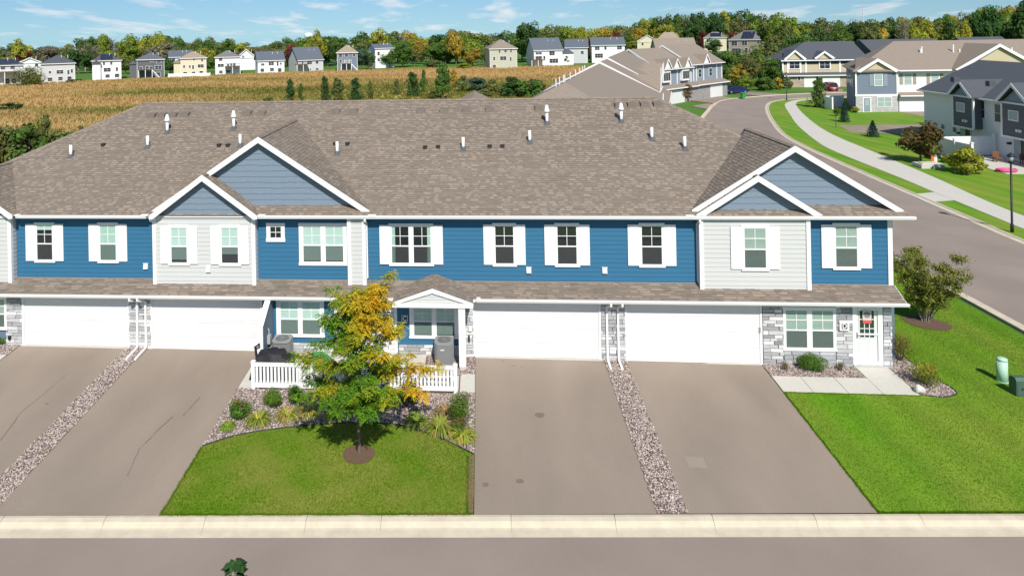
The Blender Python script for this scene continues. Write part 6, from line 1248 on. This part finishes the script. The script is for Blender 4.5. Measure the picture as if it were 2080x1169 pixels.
for e, d0 in tips:
    w = np.array(e); gold = .36 + .36 * math.sin(2.1 * w[0] + 1.3 * w[2] + .6) + .30 * math.sin(3.7 * w[1] - 2.2 * w[2] + 1) + .03 * (w[2] - 2.6) + .18 * w[0]
    gold += -.30 if (w[0] < .0 and w[2] < 2.6) else 0
    for q in range(7):
        a = r.uniform(0, 2 * PI); rd = Vector((math.cos(a), math.sin(a), r.uniform(-.7, .3))).normalized(); L_ = r.uniform(.13, .24); side = rd.cross(Vector((0, 0, 1))).normalized(); gq = gold + r.gauss(0, .16); base = Vector(e) + Vector((r.gauss(0, .05), r.gauss(0, .05), r.gauss(0, .05)))
        if gq < .35: c = Vector((.115, .265, .014)).lerp(Vector((.26, .33, .018)), max(0, gq) / .35)
        elif gq < .8: c = Vector((.26, .33, .018)).lerp(Vector((.52, .42, .022)), (gq - .35) / .45)
        else: c = Vector((.52, .42, .022)).lerp(Vector((.66, .40, .02)), min(1, (gq - .8) / .4))
        c = c * r.uniform(.75, 1.25)
        for j in range(7):
            t = (j + .6) / 7; p = base + rd * L_ * t + Vector((0, 0, -.09 * t * t))
            for sg in (-1, 1):
                lw = .066 * (1 - .35 * abs(t - .45)); ld = (side * sg * .9 + rd * .45 + Vector((0, 0, -.25 + r.gauss(0, .2)))).normalized(); wd = ld.cross(Vector((r.gauss(0, .4), r.gauss(0, .4), 1))).normalized() * .018
                FV += [p, p + ld * lw * .5 + wd, p + ld * lw, p + ld * lw * .5 - wd]; FF.append((nq, nq + 1, nq + 2, nq + 3)); nq += 4; FC.append(c[:])
link(bpy.data.objects.new('crown', np_mesh('crown', np.array([v[:] for v in FV]), FF, leaf_near, np.array(FC))), HL)
# sapling on the near side of the street: only its tip reaches into view
drape('near_verge', [(-60, -40), (22, -40), (22, -17.2), (-60, -20)], lawn_m, -.02, 30)
p = atD(476, 1136, 11.0); T = thing('near_sapling', 'dark leafy tree tip at the bottom edge of the street', 'tree', (p.x, p.y, -.5)); hT = p.z + .5; mb = MB().tube([(0, 0, -.1), (.03, 0, hT * .5), (0, 0, hT)], [.05, .03, .006], 6); mb.build('trunk', bark, T)
r = random.Random(3); mb = MB()
for k in range(150):
    z = hT - r.random() ** 1.6 * 2.2; R_ = .05 + (hT - z) * .28; a = r.uniform(0, 6.28); c = Vector((math.cos(a) * R_ * r.random(), math.sin(a) * R_ * r.random(), z)); d = Vector((math.cos(a), math.sin(a), -.5 + r.gauss(0, .3))).normalized(); L_ = r.uniform(.13, .20); s_ = d.cross(Vector((0, 0, 1))).normalized() * L_ * .36; cc = tuple(Vector((.035, .085, .022)) * r.uniform(.6, 1.3))
    mb.poly([c, c + d * L_ * .35 + s_, c + d * L_ * .75 + s_ * .55, c + d * L_, c + d * L_ * .75 - s_ * .55, c + d * L_ * .35 - s_], cc)
mb.build('crown', leaf_near, T)
# ================================================================== STREET FURNITURE, VEHICLES, SMALL THINGS
# white vinyl patio fence
def rail_fence(x0, x1, y, label):
    F_ = thing('patio_fence', label, 'fence', ((x0 + x1) / 2, y, g((x0 + x1) / 2, y))); gz_ = 0; n = max(1, round((x1 - x0) / 2.15)); ox = -(x0 + x1) / 2
    for k in range(n + 1):
        x = x0 + (x1 - x0) * k / n + ox; MB().box(x - .065, x + .065, -.065, .065, -.25, 1.0).build('post', white_v, F_); MB().box(x - .08, x + .08, -.08, .08, 1.0, 1.03).prism([(x - .07, -.07, 1.03), (x + .07, -.07, 1.03), (x + .07, .07, 1.03), (x - .07, .07, 1.03)], (0, 0, .02)).build('post_cap', white_v, F_)
        if k == n: break
        a, b_ = x + .066, x0 + (x1 - x0) * (k + 1) / n + ox - .066
        MB().box(a, b_, -.035, .035, .86, .98).build('rail', white_v, F_); MB().box(a, b_, -.035, .035, .10, .24).build('rail', white_v, F_)
        m = int((b_ - a) / .128); st = (b_ - a) / m
        for j in range(m): MB().box(a + st * (j + .5) - .042, a + st * (j + .5) + .042, -.012, .012, .24, .86).build('picket', white_v, F_)
    return F_
rail_fence(-8.45, -4.95, -3.62, 'white vinyl picket fence along the left patio before the covered grill'); rail_fence(-4.65, -1.12, -3.56, 'white vinyl picket fence along the right patio before the porch post')
# air-conditioning condensers
acm = mat('condenser_grey', (.33, .335, .335), .5, .05, 6, metal=.3); acd = mat('condenser_dark', (.10, .105, .11), .6, .1, 5)
def condenser(x, y, s, h, label):
    T = thing('air_conditioner', label, 'air conditioner', (x, y, g(x, y) + .06), 0, 'condenser units on the patio'); r_ = s / 2; c = .10
    oc = [(-r_ + c, -r_), (r_ - c, -r_), (r_, -r_ + c), (r_, r_ - c), (r_ - c, r_), (-r_ + c, r_), (-r_, r_ - c), (-r_, -r_ + c)]
    MB().prism([(a * .93, b_ * .93, .05) for a, b_ in oc], (0, 0, h - .1)).build('coil', acd, T); MB().prism([(a, b_, h - .07) for a, b_ in oc], (0, 0, .06)).build('top_panel', acm, T); MB().prism([(a, b_, 0) for a, b_ in oc], (0, 0, .08)).build('base_pan', acm, T)
    lv = MB(); k = 0
    z = .11
    while z < h - .1: lv.prism([(a, b_, z) for a, b_ in oc], (0, 0, .018)); z += .034
    lv.build('louvre_guard', acm, T)['kind'] = 'stuff'
    MB().tube([(0, 0, h - .01), (0, 0, h + .006)], r_ * .72, 24).build('fan_opening', acd, T)
    gd = MB()
    for q in (.25, .45, .66): gd.tube([(r_ * q * math.cos(t), r_ * q * math.sin(t), h + .02) for t in [2 * PI * i / 24 for i in range(25)]], .006, 4, cap=False)
    for i in range(12): a = 2 * PI * i / 12; gd.tube([(0, 0, h + .03), (r_ * .74 * math.cos(a), r_ * .74 * math.sin(a), h + .012)], .005, 4)
    gd.build('fan_guard', acm, T)
    for i in range(4): a = PI / 2 * i + .4; MB().prism([(.05 * math.cos(a), .05 * math.sin(a), h + .007), (r_ * .62 * math.cos(a - .25), r_ * .62 * math.sin(a - .25), h + .007), (r_ * .66 * math.cos(a + .25), r_ * .66 * math.sin(a + .25), h + .012)], (0, 0, .004)).build('fan_blade', acd, T)
    MB().box(-.13, .02, -r_ - .012, -r_ + .005, h * .68, h * .73).build('name_plate', mat('plate_silver', (.6, .6, .6), .4), T)
condenser(-7.95, -1.55, .72, .82, 'grey condenser unit beside the wing wall on the left patio'); condenser(-1.62, -1.45, .72, .86, 'grey condenser unit beside the porch post on the right patio')
# covered grill
T = thing('covered_grill', 'black cloth cover over a grill behind the left fence', 'grill cover', (-7.9, -2.75, g(-7.9, -2.75) + .05)); cov = mat('grill_cover', (.018, .018, .021), .65, .2, 4, bump=.5, bscale=6)
bm = bmesh.new(); bmesh.ops.create_grid(bm, x_segments=28, y_segments=14, size=1); r = random.Random(2)
for v in bm.verts:
    x, y = v.co.x, v.co.y; e = max(abs(x), abs(y)); hgt = .98 - .16 * abs(x) ** 2 - (.12 if x > .45 else 0) - .10 * y * y
    if e > .86: hgt *= max(0, 1 - (e - .86) / .14)
    q = 1 + .10 * math.sin(7 * math.atan2(y, x)) * (e > .86) ; v.co = Vector((x * .82 * q * (.86 + .14 * min(1, (1.0 - hgt))), y * .36 * q, max(0, hgt) + .02 * math.sin(9 * x + 4 * y) + .015 * math.sin(17 * y - 5 * x)))
me = bpy.data.meshes.new('cover'); bm.to_mesh(me); bm.free(); me.materials.append(cov); me.polygons.foreach_set('use_smooth', [True] * len(me.polygons)); link(bpy.data.objects.new('cover', me), T)
MB().tube([(-.72, .1, .5), (-.78, .1, 1.02), (-.62, .1, 1.12)], .05, 8).build('lid_handle', cov, T)
# bright green play dome on the patio
T = thing('green_sandbox', 'bright green rounded plastic sandbox on the left patio', 'sandbox', (-6.55, -1.75, g(-6.5, -1.7) + .06)); gp = mat('green_plastic', (.02, .26, .05), .4, .05, 4, spec=.5); mb = MB(); n = 20
for k in range(6):
    f0, f1 = k / 6 * PI / 2, (k + 1) / 6 * PI / 2
    for j in range(n):
        a, b_ = 2 * PI * j / n, 2 * PI * (j + 1) / n; mb.poly([(.55 * math.cos(f0) * math.cos(a), .45 * math.cos(f0) * math.sin(a), .08 + .26 * math.sin(f0)), (.55 * math.cos(f0) * math.cos(b_), .45 * math.cos(f0) * math.sin(b_), .08 + .26 * math.sin(f0)), (.55 * math.cos(f1) * math.cos(b_), .45 * math.cos(f1) * math.sin(b_), .08 + .26 * math.sin(f1)), (.55 * math.cos(f1) * math.cos(a), .45 * math.cos(f1) * math.sin(a), .08 + .26 * math.sin(f1))])
mb.build('lid', gp, T, True); MB().tube([(0, 0, -.02), (0, 0, .08)], .58, 20).build('tray', gp, T)
# utility pedestals on the lawn
pg = mat('pale_green_paint', (.36, .56, .42), .5, .04, 5, spec=.4); dg_ = mat('dark_green_paint', (.055, .105, .075), .5, .05, 5, spec=.4)
p = onZ(2036, 776, -.28); T = thing('cable_pedestal', 'pale green cylindrical cable pedestal on the side lawn', 'utility pedestal', (p.x, p.y, g(p.x, p.y))); MB().tube([(0, 0, -.05), (0, 0, .80)], .17, 20).build('body', pg, T, True); MB().tube([(0, 0, .80), (0, 0, .86), (0, 0, .895)], [.178, .165, .09], 20).build('cap', pg, T, True); MB().tube([(0, 0, -.02), (0, 0, .06)], .185, 20).build('base', pg, T)
p = onZ(2070, 806, -.28); T = thing('utility_box', 'dark green utility box at the right edge of the lawn', 'utility box', (p.x + .05, p.y + .1, g(p.x, p.y)), .1)
MB().prism([(-.2, -.16, -.05), (-.2, .16, -.05), (-.2, .16, .56), (-.2, .10, .66), (-.2, -.10, .66), (-.2, -.16, .56)], (.4, 0, 0)).build('body', dg_, T); MB().box(-.16, .16, -.172, -.16, .08, .5).build('door_panel', dg_, T); MB().box(-.03, .03, -.185, -.172, .26, .32).build('latch', black_p, T)
# marker post and concrete pad across the road
p = onZ(1886, 340, -.5); T = thing('utility_pad', 'low pale concrete utility pad beside the orange marker', 'utility pad', (p.x, p.y, -.48)); MB().prism([(-1.0, -.7, 0), (1.0, -.7, 0), (1.0, .7, 0), (-1.0, .7, 0)], (0, 0, .38)).build('pad', conc, T); MB().prism([(-.8, -.5, .38), (.8, -.5, .38), (.7, .4, .38), (-.7, .4, .38)], (0, 0, .08)).build('lid', conc, T)
p = onZ(1898, 336, -.5); T = thing('marker_post', 'orange and white flat marker post on the lawn', 'marker post', (p.x, p.y, -.5)); MB().box(-.28, -.02, -.03, .03, 0, 1.05).build('orange_blade', mat('orange_plastic', (.75, .13, .02), .5), T); MB().box(-.02, .24, -.03, .03, 0, .98).build('white_blade', white_v, T)
# lamp posts
def lamp(px, py, top, label, z=-.5):
    p = onZ(px, py, z); T = thing('street_lamp', label, 'street lamp', (p.x, p.y, g(p.x, p.y)), 0, 'black street lamps'); h = top
    MB().tube([(0, 0, -.1), (0, 0, .5), (0, 0, .55), (0, 0, h - .55)], [.10, .095, .065, .055], 12).build('pole', black_p, T, True); MB().tube([(0, 0, h - .58), (0, 0, h - .5), (0, 0, h - .46)], [.07, .14, .15], 12).build('collar', black_p, T)
    MB().tube([(0, 0, h - .46), (0, 0, h - .12)], [.13, .19], 12).build('lantern_glass', mat('lamp_glass', (.30, .34, .36), .15, .05, 3, spec=.6), T, True); MB().tube([(0, 0, h - .12), (0, 0, h - .08), (0, 0, h + .02), (0, 0, h + .10)], [.24, .22, .10, .02], 12).build('lantern_cap', black_p, T, True)
    for k in range(4): a = PI / 2 * k + .4; MB().tube([(.135 * math.cos(a), .135 * math.sin(a), h - .46), (.2 * math.cos(a), .2 * math.sin(a), h - .12)], .012, 4).build('lantern_bar', black_p, T)
lamp(2056, 472, 4.9, 'tall black street lamp standing in the near verge at right'); lamp(1598, 204, 4.8, 'black street lamp at the bend of the far pavement')
# green bin
p = onZ(1509, 201, -.5); T = thing('wheelie_bin', 'green wheeled bin at the far kerb by the blue car', 'bin', (p.x, p.y, -.45), .3); MB().prism([(-.28, -.3, .08), (.28, -.3, .08), (.28, .3, .08), (-.28, .3, .08)], (0, 0, .9)).build('body', gp, T); MB().prism([(-.33, -.38, .98), (.33, -.38, .98), (.33, .34, 1.06), (-.33, .34, 1.06)], (0, 0, .06)).build('lid', gp, T)
for s_ in (-.3, .3): MB().tube([(s_ - .03, .25, .12), (s_ + .03, .25, .12)], .12, 10).build('wheel', black_p, T)
# cars
tyre = mat('tyre', (.012, .012, .012), .85, .1, 9); rim = mat('rim', (.45, .46, .48), .3, .05, 5, metal=.8); cg = mat('car_glass', (.012, .015, .02), .05, .05, 3, spec=.8); tail = mat('tail_light', (.45, .01, .01), .25, .05, 3); head = mat('head_light', (.65, .67, .7), .15, .05, 3, spec=.7)
def car(name, label, loc, rz, paint, L=4.7, suv=False):
    T = thing(name, label, 'car', loc, rz); W = .92; hgt = 1.62 if suv else 1.43
    st = [(-L / 2, .45, .62, .78), (-L / 2 + .12, .30, .82, .90), (-L / 2 + .55, .24, .93, .97), (-L / 2 + 1.1, .22, .96, 1.0), (-.3, .22, .93, 1.0), (.7, .22, .92, 1.0), (L / 2 - 1.1, .22, .86, .98), (L / 2 - .45, .24, .74, .93), (L / 2 - .1, .30, .62, .84), (L / 2, .42, .54, .72)]
    mb = MB(); ring = []
    for x, zb, zt, wf in st:
        w = W * wf; r_ = [(x, -w, zb + .08), (x, -w * 1.0, zb + (zt - zb) * .55), (x, -w * .95, zt - .03), (x, -w * .80, zt), (x, w * .80, zt), (x, w * .95, zt - .03), (x, w, zb + (zt - zb) * .55), (x, w, zb + .08), (x, w * .85, zb), (x, -w * .85, zb)]; ring.append(r_)
    for a, b_ in zip(ring, ring[1:]):
        for j in range(10): mb.poly([a[j], b_[j], b_[(j + 1) % 10], a[(j + 1) % 10]])
    mb.poly(ring[0]); mb.poly(ring[-1][::-1]); mb.build('body', paint, T, False)
    # cabin: glass house and roof
    c0 = [(-L / 2 + (.25 if suv else .75), .92), (-L / 2 + (.55 if suv else 1.45), hgt - .04), (.35, hgt), (1.28, .90)]
    gh = MB(); rf = MB()
    def sec(x, z, w): return (x, -w, z), (x, w, z)
    wb, wt = W * .92, W * .70; B0, T0, T1, B1 = c0
    P = [sec(B0[0], B0[1], wb), sec(T0[0], T0[1], wt), sec(T1[0], T1[1], wt), sec(B1[0], B1[1], wb)]
    for a, b_ in zip(P, P[1:]): gh.poly([a[0], a[1], b_[1], b_[0]])
    gh.poly([p[0] for p in P]); gh.poly([p[1] for p in P][::-1]); gh.build('glasshouse', cg, T)
    MB().prism([(T0[0] - .06, -wt - .01, T0[1] + .0), (T1[0] + .05, -wt - .01, T1[1] + .0), (T1[0] + .05, wt + .01, T1[1]), (T0[0] - .06, wt + .01, T0[1])], (0, 0, .035)).build('roof_panel', paint, T)
    for s_ in (-1, 1):
        for (a, b_) in ((B0, T0), (B1, T1), ((.05, .93), (-.02, hgt))): MB().tube([(a[0], s_ * wb, a[1]), (b_[0], s_ * wt, b_[1] + .01)], .035, 5).build('pillar', paint, T)
        MB().prism([(1.0, s_ * W, .95), (1.18, s_ * W, .95), (1.18, s_ * (W + .18), .97), (1.0, s_ * (W + .18), .97)], (0, 0, .12)).build('mirror', paint, T)
        for xw in (-L / 2 + .95, L / 2 - .92):
            w = MB().tube([(xw, s_ * (W - .20), .32), (xw, s_ * (W + .012), .32)], .325, 18).build('wheel', tyre, T); MB().tube([(xw, s_ * (W - .02), .32), (xw, s_ * (W + .022), .32)], .21, 14).build('rim', rim, w)
        MB().prism([(-L / 2 - .005, s_ * W * .45, .62), (-L / 2 - .005, s_ * W * .78, .62), (-L / 2 + .13, s_ * W * .86, .84), (-L / 2 + .06, s_ * W * .5, .80)], (-.02, 0, 0)).build('tail_light', tail, T); MB().prism([(L / 2 - .03, s_ * W * .4, .52), (L / 2 - .1, s_ * W * .8, .55), (L / 2 - .14, s_ * W * .8, .66), (L / 2 - .04, s_ * W * .45, .6)], (.04, 0, 0)).build('headlight', head, T)
    MB().box(-L / 2 - .03, -L / 2 + .02, -.26, .26, .55, .68).build('number_plate', white_v, T); MB().box(-L / 2 - .02, -L / 2 + .2, -W * .75, W * .75, .28, .42).build('bumper', paint, T)
    return T
p = onZ(1495, 190, -.5); car('sedan', 'dark blue sedan parked on the far driveway at the road bend', (p.x, p.y, -.46), PI + .18, mat('blue_paint', (.006, .016, .095), .25, .03, 2, spec=.6, coat=.6))
p = onZ(1693, 185, -.5); car('hatchback', 'red car parked nose-in before the far white garage', (p.x - .3, p.y + 1.0, -.46), PI / 2 - .05, mat('red_paint', (.26, .006, .014), .25, .03, 2, spec=.6, coat=.6), 4.5, True)
p = onZ(1470, 176, -.5)
p = onZ(1698, 259, -.5); T = thing('lawn_marker', 'thin dark green marker post on the lawn by the short spruce', 'marker post', (p.x, p.y, -.5)); MB().tube([(0, 0, -.1), (0, 0, 1.75)], .05, 6).build('post', dg_, T); MB().box(-.06, .06, -.03, .03, 1.45, 1.8).build('marker_head', dg_, T)
# boulder, play mat, far landmarks
p = onZ(1867, 796, -.15); T = thing('boulder', 'pale boulder at the front of the corner bed', 'boulder', (p.x, p.y, g(p.x, p.y) + .03)); bm = bmesh.new(); bmesh.ops.create_icosphere(bm, subdivisions=3, radius=.17); r = random.Random(8)
for v in bm.verts: n_ = .16 * math.sin(9 * v.co.x / .17 * .4 + 2) * math.sin(7 * v.co.y / .17 * .5 + 1) + r.uniform(-.03, .03); v.co *= 1 + n_; v.co.z = v.co.z * .85 + .11
me = bpy.data.meshes.new('rock'); bm.to_mesh(me); bm.free(); me.materials.append(mat('pale_rock', (.50, .48, .45), .9, .15, 12, bump=.5)); link(bpy.data.objects.new('rock', me), T)
p = onZ(2050, 351, -.5); T = thing('paddling_pool', 'small pink toy tub on the neighbour patio edge', 'toy tub', (p.x, p.y + .3, -.44)); pk_ = mat('pink_plastic', (.65, .08, .22), .4); MB().tube([(.75 * math.cos(t), .45 * math.sin(t), .14) for t in [2 * PI * k / 20 for k in range(21)]], .12, 8, cap=False).build('rim', pk_, T, True); MB().tube([(0, 0, .0), (0, 0, .05)], .5, 16).build('bottom', pk_, T)
p = onZ(2030, 338, -.5); 
for k, (dx, dy, lb) in enumerate(((1.2, 2.0, 'brown patio chair nearest the white fence end'), (2.6, .6, 'brown patio chair by the neighbour patio door'))):
    T = thing('patio_chair', lb, 'chair', (p.x + dx, p.y + dy, -.44), .6 * k); wm = mat('brown_wicker', (.16, .075, .04), .8, .2, 10); MB().box(-.28, .28, -.28, .28, .36, .44).build('seat', wm, T); MB().box(-.28, .28, .22, .30, .44, .95).build('backrest', wm, T)
    for x in (-.24, .24):
        for y in (-.24, .24): MB().box(x - .03, x + .03, y - .03, y + .03, 0, .36).build('leg', wm, T)
p = atD(627, 73, 900); T = thing('water_tower', 'white water tower bulb on the skyline behind the yellow tree', 'water tower', (p.x, p.y, -1)); zt = p.z + 1; mb = MB(); R_ = 5.4; mb.tube([(0, 0, zt - 4.5), (0, 0, zt - 3), (0, 0, zt), (0, 0, zt + 2), (0, 0, zt + 3.5), (0, 0, zt + 4)], [1.2, 3.8, R_, R_ * .92, R_ * .55, .5], 20); mb.build('tank', white_v, T, True); MB().tube([(0, 0, 0), (0, 0, zt - 4)], [1.6, 1.2], 12).build('column', white_v, T)
p = atD(1752, 8, 400); T = thing('radio_mast', 'slim pale radio mast rising above the far woods', 'mast', (p.x, p.y, -1)); MB().tube([(0, 0, 0), (0, 0, p.z * .6), (0, 0, p.z + 1)], [.45, .3, .12], 8).build('mast', mat('mast_grey', (.5, .5, .5), .6), T)
for k in range(3): MB().box(-.9, .9, -.08, .08, p.z * (.75 + .08 * k), p.z * (.75 + .08 * k) + .15).build('antenna', mat('mast_grey'), T)

# ---------------- look-alikes with one label: say which by its place from the left
by = {}
for o in list(COL.objects):
    if o.parent is None and o.get('label') and o.get('category'): by.setdefault(o['label'], []).append(o)
for lab, os_ in by.items():
    if len(os_) < 2: continue
    os_.sort(key=lambda o: px_x(*o.location)); n_ = len(os_); names = {2: ['left-hand', 'right-hand'], 3: ['leftmost', 'middle', 'rightmost']}.get(n_) or ['leftmost'] + [w + '-from-left' for w in ('second', 'third', 'fourth', 'fifth', 'sixth', 'seventh', 'eighth')][:n_ - 2] + ['rightmost']
    for o, w in zip(os_, names): o['label'] = w + ' ' + lab
for o in COL.objects:
    if o.parent is None and o.get('label') and len(o['label'].split()) > 16: o['label'] = ' '.join(w for w in o['label'].split() if w not in ('the', 'with', 'wide'))
